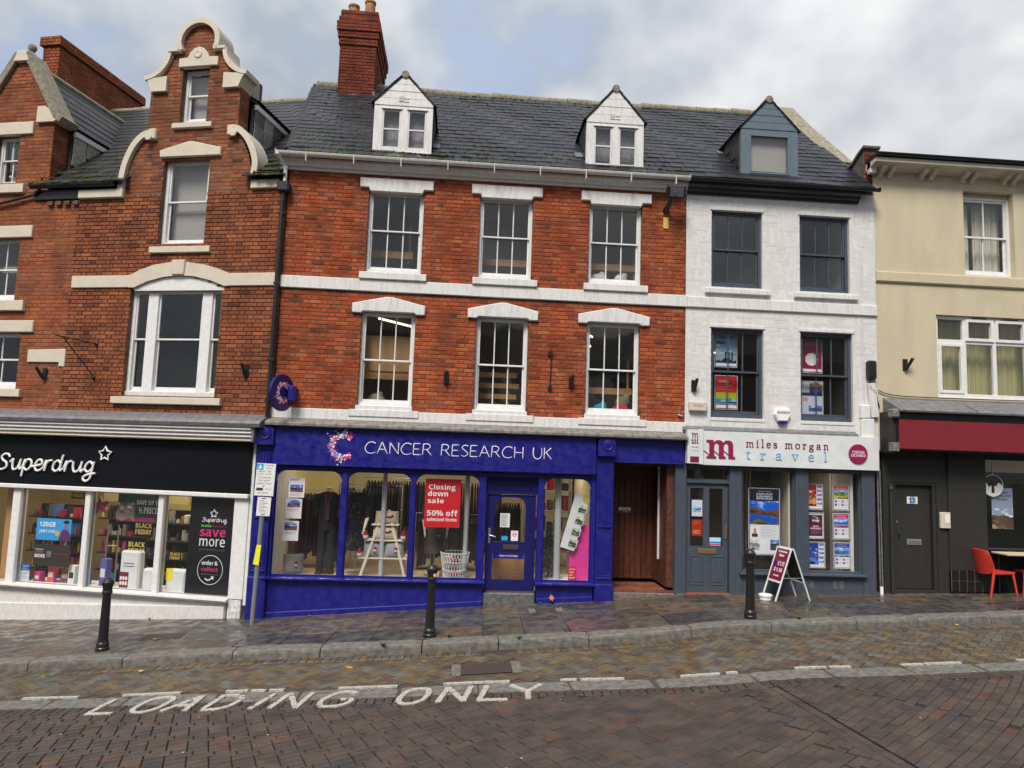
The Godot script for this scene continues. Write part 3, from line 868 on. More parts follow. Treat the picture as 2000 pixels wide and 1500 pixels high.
func road_stroke(g: Geo, fl: Array, w: float, worn: bool) -> void:    # a painted stroke following the road, with ragged edges
	var pts := []
	for i in fl.size() - 1:
		var n := maxi(1, int(fl[i].distance_to(fl[i + 1]) / 0.035))
		for k in n: pts.append(fl[i].lerp(fl[i + 1], float(k) / n))
	pts.append(fl[-1])
	for i in pts.size() - 1:
		if worn and rng.randf() < 0.05: continue
		var d: Vector2 = (pts[i + 1] - pts[i]).normalized()
		var o := d.orthogonal()
		var a := w * (0.5 + rng.randf_range(-0.10, 0.06)); var b := w * (0.5 + rng.randf_range(-0.10, 0.06))
		var q := [pts[i] + o * a, pts[i] - o * b, pts[i + 1] + d * 0.004 - o * b, pts[i + 1] + d * 0.004 + o * a]
		if (q[1] - q[0]).cross(q[2] - q[0]) < 0: q.reverse()
		var k := []
		for dy in [-0.1095, -0.13]:
			for p in q: k.append(Vector3(p.x, gh(p.x) + dy + 0.0004 * (i % 3), -p.y))
		g.hexa(k)

func stone_run(x0: float, x1: float, za: Callable, zb: Callable, y0: float, y1: float, b: float, seed_: int) -> Geo:   # a rough dressed stone along a curve
	var g := Geo.new()
	var r := RandomNumberGenerator.new(); r.seed = seed_
	var n := 9
	var rows := []
	for i in n + 1:
		var x := lerpf(x0, x1, float(i) / n)
		var e := 0.012 if i == 0 or i == n else 0.0
		var j := func(): return r.randf_range(-0.006, 0.006)
		var h := gh(x)
		rows.append([Vector3(x, h + y0, za.call(x)), Vector3(x, h + y1 - e - 0.003, za.call(x)), Vector3(x, h + y1 - e + j.call() * 0.5, za.call(x) + b), Vector3(x, h + y1 - e + j.call() * 0.5, zb.call(x) - b * 1.3), Vector3(x, h + y1 - b * 0.5 - e + j.call(), zb.call(x) - b * 0.3 - e + j.call()), Vector3(x, h + y1 - b * 1.6 + j.call(), zb.call(x) - e + j.call()), Vector3(x, h + y0, zb.call(x) + j.call())])
	for i in n:
		for k in 6: g.quad(rows[i][k], rows[i][k + 1], rows[i + 1][k + 1], rows[i + 1][k])
	for s in [0, n]:
		for k in range(1, 6):
			if s == 0: g.tri(rows[0][0], rows[0][k + 1], rows[0][k])
			else: g.tri(rows[n][0], rows[n][k], rows[n][k + 1])
	return g

# ---------------------------------------------------------------- shared building pieces
func slates(list: Array, o: Vector3, along: Vector3, up: Vector3, width: float, length: float, keep: Callable, tones: Array, gauge := 0.245, sw := 0.305, lb = null, rb = null) -> void:
	var nrm := along.cross(up).normalized()
	var v := 0.0
	var r := 0
	while v < length:
		var lo: float = lb.call(v + 0.12) if lb else 0.0
		var hi: float = rb.call(v + 0.12) if rb else width
		var u := lo - (sw / 2 if r % 2 else 0.0)
		var wob := rng.randf_range(-0.012, 0.012)
		while u < hi:
			var w: float = minf(sw, hi - u) - 0.006
			var uc := maxf(u, lo)
			if u < lo: w += u - lo
			if w > 0.012 and keep.call(uc + w / 2, v + 0.1):
				var ln := minf(0.31, length - v + 0.02)
				var sag := 0.012 * sin((o + along * uc).x * 1.7 + v * 1.3) + 0.008 * sin((o + along * uc).x * 4.1 + r)
				var b := Basis(along, up, nrm) * Basis(Vector3.BACK, rng.randf_range(-0.012, 0.012)) * Basis(Vector3.RIGHT, -0.040 + rng.randf_range(-0.006, 0.004))
				var p := o + along * (uc + w / 2) + up * (v + ln / 2 - 0.02 + wob + rng.randf_range(-0.008, 0.008)) + nrm * (0.026 + sag * 0.5)
				var c: Color = vary(tones[rng.randi_range(0, tones.size() - 1)], 0.07)
				list.append({"t": Transform3D(b, p), "s": Vector3(snappedf(w, 0.01), ln, 0.013), "c": Color(snappedf(c.r, 0.004), snappedf(c.g, 0.004), snappedf(c.b, 0.004))})
			u += sw
		v += gauge; r += 1

func moss_on(parent: Node3D, o: Vector3, along: Vector3, up: Vector3, width: float, length: float, n: int, dense: Callable, size := 0.022) -> void:
	var g := Geo.new()
	var nrm := along.cross(up).normalized()
	for i in n:
		var u := rng.randf() * width; var v := rng.randf() * length
		if rng.randf() > dense.call(u, v): continue
		v = floorf(v / 0.245) * 0.245 + rng.randf_range(-0.03, 0.02)
		g.col = vary([C(0.075, 0.105, 0.020), C(0.10, 0.13, 0.025), C(0.05, 0.07, 0.02), C(0.11, 0.12, 0.045)][rng.randi_range(0, 3)], 0.2)
		var s := size * rng.randf_range(0.5, 1.6)
		g.ball(o + along * u + up * v + nrm * 0.040, Vector3(s * rng.randf_range(0.7, 1.8), s * 0.35, s), 6, 4, Basis(along, nrm, -up), 0.25, rng)
	part(parent, "moss", g, M.moss).set_meta("kind", "stuff")

func sill(parent: Node3D, x0: float, x1: float, y0: float, y1: float, z: float, m: Material, called := "sill") -> void:
	var g := Geo.new()
	g.prism(PackedVector2Array([Vector2(-0.12, y0), Vector2(z - 0.012, y0), Vector2(z, y0 + 0.012), Vector2(z, y1 - 0.03), Vector2(z - 0.01, y1 - 0.022), Vector2(-0.12, y1)]), 0, x1 - x0, Transform3D(Basis(Vector3(0, 0, 1), Vector3(0, 1, 0), Vector3(-1, 0, 0)), Vector3(x1, 0, 0)))
	part(parent, called, g, m)

func shape(parent: Node3D, called: String, pts: Array, z0: float, z1: float, m: Material, b := 0.008) -> MeshInstance3D:
	var g := Geo.new()
	g.prism(PackedVector2Array(pts), z0, z1, Transform3D(), b)
	return part(parent, called, g, m)

func run_x(parent: Node3D, called: String, prof: Array, x0: float, x1: float, m: Material) -> MeshInstance3D:     # a moulding: profile in (z, y) swept along x
	var g := Geo.new()
	var p := PackedVector2Array()
	for q in prof: p.append(q)
	g.prism(p, 0, x1 - x0, Transform3D(Basis(Vector3(0, 0, 1), Vector3(0, 1, 0), Vector3(-1, 0, 0)), Vector3(x1, 0, 0)))
	return part(parent, called, g, m)

func room(parent: Node3D, called: String, x0: float, x1: float, y0: float, y1: float, z0: float, z1: float, wm: Material, fm: Material, cm: Material) -> Node3D:
	var t := 0.12
	var o := part(parent, called, Geo.new(), wm)
	bx(o, "back_wall", Vector3(x0 - t, y0, z0 - t), Vector3(x1 + t, y1, z0), wm, 0.0)
	bx(o, "side_wall", Vector3(x0 - t, y0, z0), Vector3(x0, y1, z1), wm, 0.0)
	bx(o, "side_wall", Vector3(x1, y0, z0), Vector3(x1 + t, y1, z1), wm, 0.0)
	bx(o, "floor", Vector3(x0 - t, y0 - t, z0 - t), Vector3(x1 + t, y0, z1), fm, 0.0)
	bx(o, "ceiling", Vector3(x0 - t, y1, z0 - t), Vector3(x1 + t, y1 + t, z1), cm, 0.0)
	return o

func gutter(parent: Node3D, x0: float, x1: float, y: float, z: float, r: float, m: Material) -> MeshInstance3D:
	var g := Geo.new()
	var n := 8
	for i in n:
		var a := PI + PI * i / n; var b := PI + PI * (i + 1) / n
		var p := Vector3(0, sin(a) * r, cos(a) * r); var q := Vector3(0, sin(b) * r, cos(b) * r)
		var A := Vector3(x0, y, z); var B := Vector3(x1, y, z)
		g.trin(A + p, B + p, B + q, p / r, p / r, q / r); g.trin(A + p, B + q, A + q, p / r, q / r, q / r)
		g.trin(A + p * 0.92, B + q * 0.92, B + p * 0.92, -p / r, -q / r, -p / r); g.trin(A + p * 0.92, A + q * 0.92, B + q * 0.92, -p / r, -q / r, -q / r)
	g.cbox(Vector3(x0, y - 0.006, z + r * 0.9), Vector3(x1, y + 0.008, z + r * 1.04), 0.003)
	for s in [x0, x1 - 0.006]:
		g.lathe([Vector2(0, 0), Vector2(r, 0), Vector2(r, 0.006), Vector2(0, 0.006)], Vector3(s, y - 0.002, z), 12, Basis(Vector3(0, -1, 0), Vector3(1, 0, 0), Vector3(0, 0, 1)), false)
	return part(parent, "gutter", g, m)

func ridge_tiles(parent: Node3D, a: Vector3, b: Vector3, m: Material, ln := 0.45) -> void:
	var n := int(a.distance_to(b) / ln)
	for i in n:
		var p := a.lerp(b, (i + 0.01) / n); var q := a.lerp(b, (i + 0.985) / n)
		var g := Geo.new()
		var r := 0.12
		var y := Vector3(0, rng.randf_range(-0.012, 0.012), 0)
		g.tube([p + y - Vector3(0, 0.04, 0), q + y - Vector3(0, 0.045, 0)], [r + 0.006, r], 10)
		part(parent, "ridge_tile", g, m)

func flag_holder(at: Vector3, turn: float, label: String, lean := 0.5, side := 1.0) -> void:
	var t := thing("flag_holder", label, "flag holder", at, turn, "black flagpole holders on the fronts")
	bx(t, "back_plate", Vector3(-0.05, -0.11, 0.0), Vector3(0.05, 0.11, 0.018), M.black_iron)
	var g := Geo.new()
	var d := Vector3(0.30 * side, 0.80, lean).normalized()
	g.tube([Vector3(0, -0.10, 0.03), Vector3(0, -0.10, 0.03) + d * 0.25], 0.030, 10)
	part(t, "socket", g, M.black_iron)
	g = Geo.new()
	g.tube([Vector3(0, -0.02, 0.05), Vector3(0.1 * side, 0.10, 0.12), Vector3(0.16 * side, 0.11, 0.14)], 0.005, 6)
	part(t, "screw_handle", g, M.black_iron)

func timber_dormer(parent: Node3D, x0: float, x1: float, y0: float, ye: float, ya: float, z: float, m: Material, kind: int, roof_z: Callable) -> void:
	var d := part(parent, "dormer", Geo.new(), m)
	var xm := (x0 + x1) / 2
	var zb: float = roof_z.call(ya - 0.05)
	if kind == 0:                                               # a pair of casements in a painted boarded front
		var wx := [[x0 + 0.16, x0 + 0.50], [x0 + 0.64, x0 + 0.98]]
		var hl := [Rect2(wx[0][0], y0 + 0.11, wx[0][1] - wx[0][0], 0.75), Rect2(wx[1][0], y0 + 0.11, wx[1][1] - wx[1][0], 0.75)]
		wall(d, "front_board", x0, x1, y0, y0 + 0.94, hl, m, z, 0.1)
		for k in 2:
			var g := Geo.new()
			var a: float = wx[k][0]; var b: float = wx[k][1]
			frame_geo(g, a, b, y0 + 0.11, y0 + 0.86, z - 0.07, z - 0.012, 0.028, 0.028, 0.028, 0.028)
			g.cbox(Vector3(a + 0.028, y0 + 0.468, z - 0.065), Vector3(b - 0.028, y0 + 0.498, z - 0.018), 0.004)
			var w := part(d, "window", g, m)
			pane(w, a + 0.028, b - 0.028, y0 + 0.138, y0 + 0.468, z - 0.04); pane(w, a + 0.028, b - 0.028, y0 + 0.498, y0 + 0.832, z - 0.04)
			bx(d, "drip_mould", Vector3(a - 0.03, y0 + 0.865, z), Vector3(b + 0.03, y0 + 0.885, z + 0.02), m)
		bx(d, "bottom_rail", Vector3(x0 - 0.01, y0 - 0.05, z - 0.09), Vector3(x1 + 0.01, y0 + 0.045, z + 0.015), M.peeling_white)
		for q in 3:
			var g := Geo.new()
			for r in 2: g.cbox(Vector3(xm - 0.10 + 0.1 * (q % 2), y0 + 1.02 + r * 0.06 + (q / 2) * 0.03, z + 0.016), Vector3(xm - 0.01 + 0.1 * (q % 2), y0 + 1.04 + r * 0.06 + (q / 2) * 0.03, z + 0.024), 0.003)
			part(d, "vent_slat", g, m)
	else:
		var a := x0 + 0.17; var b := x1 - 0.17
		wall(d, "front_board", x0, x1, y0, ye - 0.02, [Rect2(a, y0 + 0.10, b - a, 0.80)], m, z, 0.1)
		var g := Geo.new()
		frame_geo(g, a, b, y0 + 0.10, y0 + 0.90, z - 0.07, z + 0.01, 0.035, 0.035, 0.035, 0.035)
		var w := part(d, "window", g, m)
		pane(w, a + 0.035, b - 0.035, y0 + 0.135, y0 + 0.865, z - 0.03)
		bx(d, "bottom_rail", Vector3(x0 - 0.005, y0 - 0.05, z - 0.09), Vector3(x1 + 0.005, y0 + 0.05, z + 0.014), m)
	bx(d, "inner_board", Vector3(x0 + 0.06, y0 - 0.1, z - (0.14 if kind else 0.20)), Vector3(x1 - 0.06, ye, z - (0.12 if kind else 0.18)), M.grey_wall if kind else M.lead, 0.0)
	# boarded gable
	var n := 4
	var yb := y0 + 0.94 if kind == 0 else ye - 0.02
	for k in n:
		var a := lerpf(yb, ya - 0.05, float(k) / n); var b := lerpf(yb, ya - 0.05, float(k + 1) / n) - 0.006
		var hw := func(y): return (x1 - x0) / 2 * clampf((ya - y) / (ya - ye), 0.0, 1.0)
		var p := [Vector2(xm - hw.call(a), a), Vector2(xm + hw.call(a), a)]
		if a < ye and b > ye: p.append(Vector2(x1, ye))
		p.append(Vector2(xm + maxf(hw.call(b), 0.01), b)); p.append(Vector2(xm - maxf(hw.call(b), 0.01), b))
		if a < ye and b > ye: p.append(Vector2(x0, ye))
		shape(d, "board", p, z - 0.08, z + 0.012 - 0.004 * (k % 2), m, 0.004)
	# slate-hung cheeks and the little roof
	for s in [[x0, -1], [x1, 1]]:
		var zc: float = roof_z.call(ye)
		var g := Geo.new()
		g.prism(PackedVector2Array([Vector2(z - 0.09, y0 - 0.12), Vector2(z - 0.09, ye), Vector2(zc, ye)]), 0, 0.05, Transform3D(Basis(Vector3(0, 0, 1), Vector3(0, 1, 0), Vector3(-1, 0, 0)), Vector3(s[0] + (0.05 if s[1] < 0 else 0.0), 0, 0)))
		part(d, "cheek", g, M.roof_felt)
		for r in 4:
			var y := y0 + 0.02 + 0.25 * r
			var z1: float = roof_z.call(y)
			var q := z - 0.09
			while q > z1 + 0.08:
				var q2 := maxf(q - 0.32, z1)
				var gg := Geo.new(); gg.col = vary(C(0.075, 0.078, 0.085) if kind else C(0.06, 0.062, 0.068), 0.25)
				gg.tbox(Transform3D(Basis(Vector3.BACK, -0.03 * s[1]), Vector3(s[0] + 0.014 * s[1], y + 0.125, (q + q2) / 2)), Vector3(0.012, 0.27, q - q2 - 0.006), 0.003)
				part(d, "hung_slate", gg, M.slate)
				q = q2
	for s in [-1, 1]:
		var e0 := Vector3(xm + s * ((x1 - x0) / 2 + 0.02), ye - 0.03, z + 0.025)
		var r0 := Vector3(xm, ya + 0.015, z + 0.025)
		var dn := Vector3(0, 0, zb - 0.25 - z)
		var up := Vector3(0, 0.007, 0)
		var k := [e0, r0, r0 + dn, e0 + dn] if s < 0 else [r0, e0, e0 + dn, r0 + dn]
		var g := Geo.new()
		g.hexa([k[0] - up, k[1] - up, k[1] + up, k[0] + up, k[3] - up, k[2] - up, k[2] + up, k[3] + up])
		part(d, "dormer_roof", g, M.roof_felt)
		var list := []
		slates(list, e0 + up + (Vector3.ZERO if s > 0 else dn), Vector3(0, 0, -s), (r0 - e0).normalized(), dn.length(), (r0 - e0).length() - 0.06, func(_u, _v): return true, [C(0.055, 0.056, 0.062), C(0.07, 0.07, 0.072)])
		pieces(d, "slate", "slates", list, M.slate, 12, 0.003)
	var cap := Geo.new()
	cap.tube([Vector3(xm, ya, z + 0.03), Vector3(xm, ya, zb - 0.1)], 0.075, 8)
	part(d, "ridge_tile", cap, M.old_stone)

func main_roof_z(y: float) -> float: return 0.24 - (y - 8.06) / 0.867

const ROOF_UP := Vector3(0, 0.867, -1.0)

# ---------------------------------------------------------------- red brick charity shop
func brick_shop_building() -> void:
	var t := thing("brick_shop_building", "bright red brick three-storey building with royal blue shopfront and two white dormers", "building")
	var W1 := [[1.475, 2.455], [3.585, 4.55], [5.65, 6.66]]
	var W2 := [[1.485, 2.51], [3.565, 4.57], [5.65, 6.67]]
	var holes := []
	for w in W1: holes.append(Rect2(w[0], 3.47, w[1] - w[0], 1.73))
	for w in W2: holes.append(Rect2(w[0], 5.95, w[1] - w[0], 1.57))
	var wl := wall(t, "wall", 0.0, 7.53, 3.04, 7.95, holes, M.mortar)
	var tones := [C(0.56, 0.128, 0.052), C(0.52, 0.112, 0.046), C(0.60, 0.150, 0.060), C(0.48, 0.106, 0.047), C(0.62, 0.185, 0.072), C(0.42, 0.098, 0.050), C(0.36, 0.090, 0.050), C(0.26, 0.075, 0.046)]
	var bo := holes.duplicate()
	for w in W1: bo.append(Rect2(w[0] - 0.04, 3.3, w[1] - w[0] + 0.08, 0.3))
	var list := courses(0.0, 7.53, 3.385, 5.58, bo, tones, null, 0.0765)
	list += courses(0.0, 7.53, 5.80, 7.82, bo, tones, null, 0.0765)
	pieces(wl, "brick", "brickwork", list, M.brick, 300, 0.007)
	# painted bands, heads and sills
	bx(t, "string_course", Vector3(-0.02, 5.575, -0.02), Vector3(7.55, 5.80, 0.045), M.white_paint, 0.01)
	bx(t, "base_band", Vector3(-0.03, 3.19, -0.02), Vector3(7.55, 3.385, 0.04), M.white_paint, 0.01)
	for w in W1:
		var a: float = w[0]; var b: float = w[1]
		var m := (a + b) / 2
		shape(t, "pediment_head", [Vector2(a - 0.17, 5.17), Vector2(a - 0.02, 5.165), Vector2(a + 0.03, 5.20), Vector2(b - 0.03, 5.20), Vector2(b + 0.02, 5.165), Vector2(b + 0.17, 5.17), Vector2(b + 0.175, 5.34), Vector2(m + 0.06, 5.478), Vector2(m - 0.06, 5.478), Vector2(a - 0.175, 5.34)], -0.05, 0.065, M.white_paint, 0.012)
		bx(t, "sill", Vector3(a - 0.02, 3.38, -0.12), Vector3(b + 0.02, 3.475, 0.03), M.white_paint)
		bx(t, "apron", Vector3(a - 0.13, 3.275, 0.0), Vector3(b + 0.14, 3.40, 0.06), M.white_paint)
		sash(t, a, b, 3.475, 5.20, 4.325, -0.08, M.white_gloss, 3, 0.05, 0.03)
	for w in W2:
		var a: float = w[0]; var b: float = w[1]
		shape(t, "lintel", [Vector2(a - 0.16, 7.54), Vector2(a - 0.0, 7.54), Vector2(a + 0.03, 7.47), Vector2(b - 0.03, 7.47), Vector2(b, 7.54), Vector2(b + 0.17, 7.54), Vector2(b + 0.17, 7.725), Vector2(a - 0.17, 7.725)], -0.05, 0.06, M.white_paint, 0.012)
		sill(t, a - 0.09, b + 0.11, 5.80, 5.955, 0.085, M.white_paint)
		sash(t, a, b, 5.955, 7.50, 6.77, -0.08, M.white_gloss, 3, 0.05, 0.03)
	# eaves
	run_x(t, "cornice", [Vector2(-0.1, 7.795), Vector2(0.05, 7.795), Vector2(0.06, 7.84), Vector2(0.11, 7.85), Vector2(0.12, 7.90), Vector2(0.17, 7.93), Vector2(0.17, 7.98), Vector2(-0.1, 7.98)], -0.14, 7.52, M.peeling_white)
	gutter(t, -0.2, 7.52, 8.03, 0.25, 0.062, M.peeling_white)
	for k in 9:
		bx(t, "gutter_bracket", Vector3(0.35 + k * 0.86, 7.86, 0.17), Vector3(0.365 + k * 0.86, 8.03, 0.32), M.peeling_white)
	# roof of slates with a moss-edged eave
	var roof := part(t, "roof", Geo.new(), M.roof_felt)
	var g := Geo.new()
	g.quad(Vector3(-0.05, 8.04, 0.22), Vector3(7.53, 8.04, 0.22), Vector3(7.53, 11.39, -3.65), Vector3(-0.45, 11.39, -3.65))
	g.quad(Vector3(7.53, 8.08, -8.0), Vector3(-1.0, 8.08, -8.0), Vector3(-0.45, 11.42, -3.65), Vector3(7.53, 11.42, -3.65))
	part(roof, "roof_boarding", g, M.roof_felt)
	var st := [C(0.039, 0.041, 0.050), C(0.033, 0.034, 0.043), C(0.045, 0.046, 0.056), C(0.031, 0.033, 0.041), C(0.051, 0.052, 0.059)]
	list = []
	var up := ROOF_UP.normalized()
	slates(list, Vector3(-0.6, 8.045, 0.24), Vector3.RIGHT, up, 8.13, 5.12, func(u, v): return v < 5.0 and not (u - 0.6 > 0.15 and u - 0.6 < 1.05 and v > 4.4), st, 0.245, 0.305, func(v): return 0.60 - 0.10 * v)
	pieces(roof, "slate", "slates", list, M.slate, 300, 0.003)
	moss_on(roof, Vector3(0.02, 8.045, 0.24), Vector3.RIGHT, up, 7.5, 5.0, 9000, func(u, v): return 0.75 * exp(-v * 2.4) * (0.35 + exp(-u * 0.35)) + 0.30 * exp(-v * 0.5) * exp(-u * 0.8) + 0.008 + (0.35 if v > 4.75 else 0.0))
	ridge_tiles(roof, Vector3(-0.42, 11.42, -3.66), Vector3(7.53, 11.42, -3.66), M.old_stone)
	g = Geo.new()
	g.tube([Vector3(-0.02, 8.12, 0.16), Vector3(-0.46, 11.36, -3.6)], 0.05, 8)
	part(roof, "hip_roll", g, M.roof_felt)
	timber_dormer(t, 1.50, 2.60, 8.235, 9.24, 9.80, 0.02, M.white_paint, 0, main_roof_z)
	timber_dormer(t, 5.55, 6.67, 8.17, 9.18, 9.82, 0.02, M.white_paint, 0, main_roof_z)
	for p in [[2.66, 8.50, -0.38], [5.47, 8.50, -0.38]]:
		g = Geo.new()
		var tt := Transform3D(Basis(Vector3.RIGHT, up, Vector3.RIGHT.cross(up)), Vector3(p[0], p[1] + 0.10, p[2] + 0.04))
		g.tbox(tt, Vector3(0.16, 0.26, 0.012), 0.003)
		part(roof, "flashing", g, M.lead)
	# tall chimney on the ridge
	var ch := part(t, "chimney", Geo.new(), M.mortar)
	var lay3 := [[10.2, 12.13, 0.0], [12.13, 12.30, 0.03], [12.30, 12.46, 0.055], [12.46, 12.66, 0.085], [12.66, 12.82, 0.05], [12.82, 13.0, 0.02]]
	var ct := [C(0.27, 0.066, 0.038), C(0.30, 0.075, 0.040), C(0.235, 0.06, 0.038), C(0.33, 0.085, 0.045), C(0.19, 0.055, 0.04)]
	var chl := []
	for L in lay3:
		var a: float = 0.18 - L[2]; var b: float = 1.02 + L[2]; var z0: float = -4.75 - L[2]; var z1: float = -3.05 + L[2]
		bx(ch, "stack", Vector3(a + 0.012, L[0], z0 + 0.012), Vector3(b - 0.012, L[1], z1 - 0.012), M.mortar, 0.0)
		for it in courses(a, b, L[0], L[1] + 0.02, [], ct, null, 0.0765):
			it.t.origin.z += z1 - 0.006; chl.append(it)
		for it in courses(0.0, z1 - z0, L[0], L[1] + 0.02, [], ct, null, 0.0765):
			it.t = Transform3D(Basis(Vector3.UP, PI / 2), Vector3(b - 0.006, 0, z1)) * it.t; chl.append(it)
		for it in courses(0.0, z1 - z0, L[0], L[1] + 0.02, [], ct, null, 0.0765):
			it.t = Transform3D(Basis(Vector3.UP, -PI / 2), Vector3(a + 0.006, 0, z0)) * it.t; chl.append(it)
	pieces(ch, "brick", "brickwork", chl, M.brick, 120, 0.006)
	for p in [[0.42, -3.25, 13.23], [0.80, -3.25, 13.36], [0.75, -3.85, 13.25], [0.80, -4.4, 13.25]]:
		g = Geo.new()
		g.lathe([Vector2(0.125, 12.95), Vector2(0.118, p[2] - 0.05), Vector2(0.135, p[2] - 0.045), Vector2(0.135, p[2]), Vector2(0.10, p[2]), Vector2(0.095, 13.0)], Vector3(p[0], 0, p[1]), 16)
		part(ch, "chimney_pot", g, M.clay)
	bx(ch, "apron_flashing", Vector3(0.45, 10.78, -3.06), Vector3(1.06, 10.90, -3.0), M.lead_pale)
	for k in 6: bx(ch, "step_flashing", Vector3(1.0, 10.82 + k * 0.15, -3.25 - k * 0.19), Vector3(1.045, 11.02 + k * 0.15, -3.03 - k * 0.19), M.lead_pale)
	# side and back walls, floors
	bx(t, "party_wall", Vector3(7.36, 0.0, -8.0), Vector3(7.52, 8.0, -0.3), M.mortar, 0.0)
	bx(t, "rear_wall", Vector3(-1.0, -0.2, -8.1), Vector3(7.5, 8.1, -8.0), M.mortar, 0.0)
	room(t, "first_floor_room", 0.15, 7.3, 3.3, 5.45, -4.2, -0.3, M.grey_wall, M.carpet, M.ceiling)
	room(t, "second_floor_room", 0.15, 7.3, 5.75, 7.72, -2.2, -0.3, M.pale_wall, M.carpet, M.ceiling)
	blue_shopfront(t)

func arched_lights(parent: Node3D, xs: Array, y0: float, y1: float, z: float, r: float, m: Material) -> void:   # panes with rounded top corners between mullions
	for k in xs.size():
		var a: float = xs[k][0]; var b: float = xs[k][1]
		var w := part(parent, "shop_window", Geo.new(), m)
		for s in [0, 1]:
			var cx := a if s == 0 else b
			var d := 1.0 if s == 0 else -1.0
			var p := PackedVector2Array([Vector2(cx, y1), Vector2(cx, y1 - r)])
			for i in range(1, 9):
				var an := PI / 2 * i / 8
				p.append(Vector2(cx + d * (r - r * cos(an)), y1 - r + r * sin(an)))
			shape(w, "spandrel", p, z - 0.055, z + 0.004, m, 0.0)
		var g := Geo.new()
		g.box(Vector3(a, y0, z - 0.06), Vector3(a + 0.018, y1 - r, z - 0.02)); g.box(Vector3(b - 0.018, y0, z - 0.06), Vector3(b, y1 - r, z - 0.02)); g.box(Vector3(a + 0.018, y0, z - 0.06), Vector3(b - 0.018, y0 + 0.02, z - 0.02))
		part(w, "glazing_bead", g, m)
		pane(w, a, b, y0, y1, z - 0.04, null, 0.002)

func pilaster(parent: Node3D, x0: float, x1: float, base: float, m: Material) -> void:
	var p := part(parent, "pilaster", Geo.new(), m)
	var xm := (x0 + x1) / 2
	bx(p, "shaft", Vector3(x0, base - 0.2, -0.1), Vector3(x1, 2.72, 0.10), m)
	bx(p, "plinth", Vector3(x0 - 0.015, base - 0.25, -0.1), Vector3(x1 + 0.02, 0.42, 0.125), m, 0.012)
	var cp := [Vector2(x0 - 0.01, 2.70), Vector2(x1 + 0.01, 2.70), Vector2(x1 + 0.01, 2.98)]
	for i in range(1, 8): cp.append(Vector2(xm + (x1 - x0) / 2 * cos(PI * i / 8), 2.98 + 0.10 * sin(PI * i / 8)))
	cp.append(Vector2(x0 - 0.01, 2.98))
	shape(p, "capital", cp, -0.08, 0.21, m, 0.012)
	var g := Geo.new()
	g.lathe([Vector2(0, 0.028), Vector2(0.05, 0.022), Vector2(0.085, 0.016), Vector2(0.10, 0.022), Vector2(0.105, 0.0)], Vector3(xm, 2.92, 0.21), 20, Basis(Vector3.RIGHT, Vector3(0, 0, 1), Vector3(0, -1, 0)))
	var mm := part(p, "roundel", g, m)
	for q in [[0.50, 1.22], [1.42, 2.62]]:
		g = Geo.new()
		for k in 4: g.cbox(Vector3(x0 + 0.055 + k * 0.052, q[0] + 0.10, 0.10), Vector3(x0 + 0.083 + k * 0.052, q[1] - 0.05, 0.112), 0.005)
		frame_geo(g, x0 + 0.03, x1 - 0.03, q[0] + 0.06, q[1], 0.09, 0.108, 0.014, 0.014, 0.014, 0.014)
		g.cbox(Vector3(x0 + 0.03, q[0], 0.10), Vector3(x1 - 0.03, q[0] + 0.04, 0.125), 0.006)
		part(p, "fluted_panel", g, m)

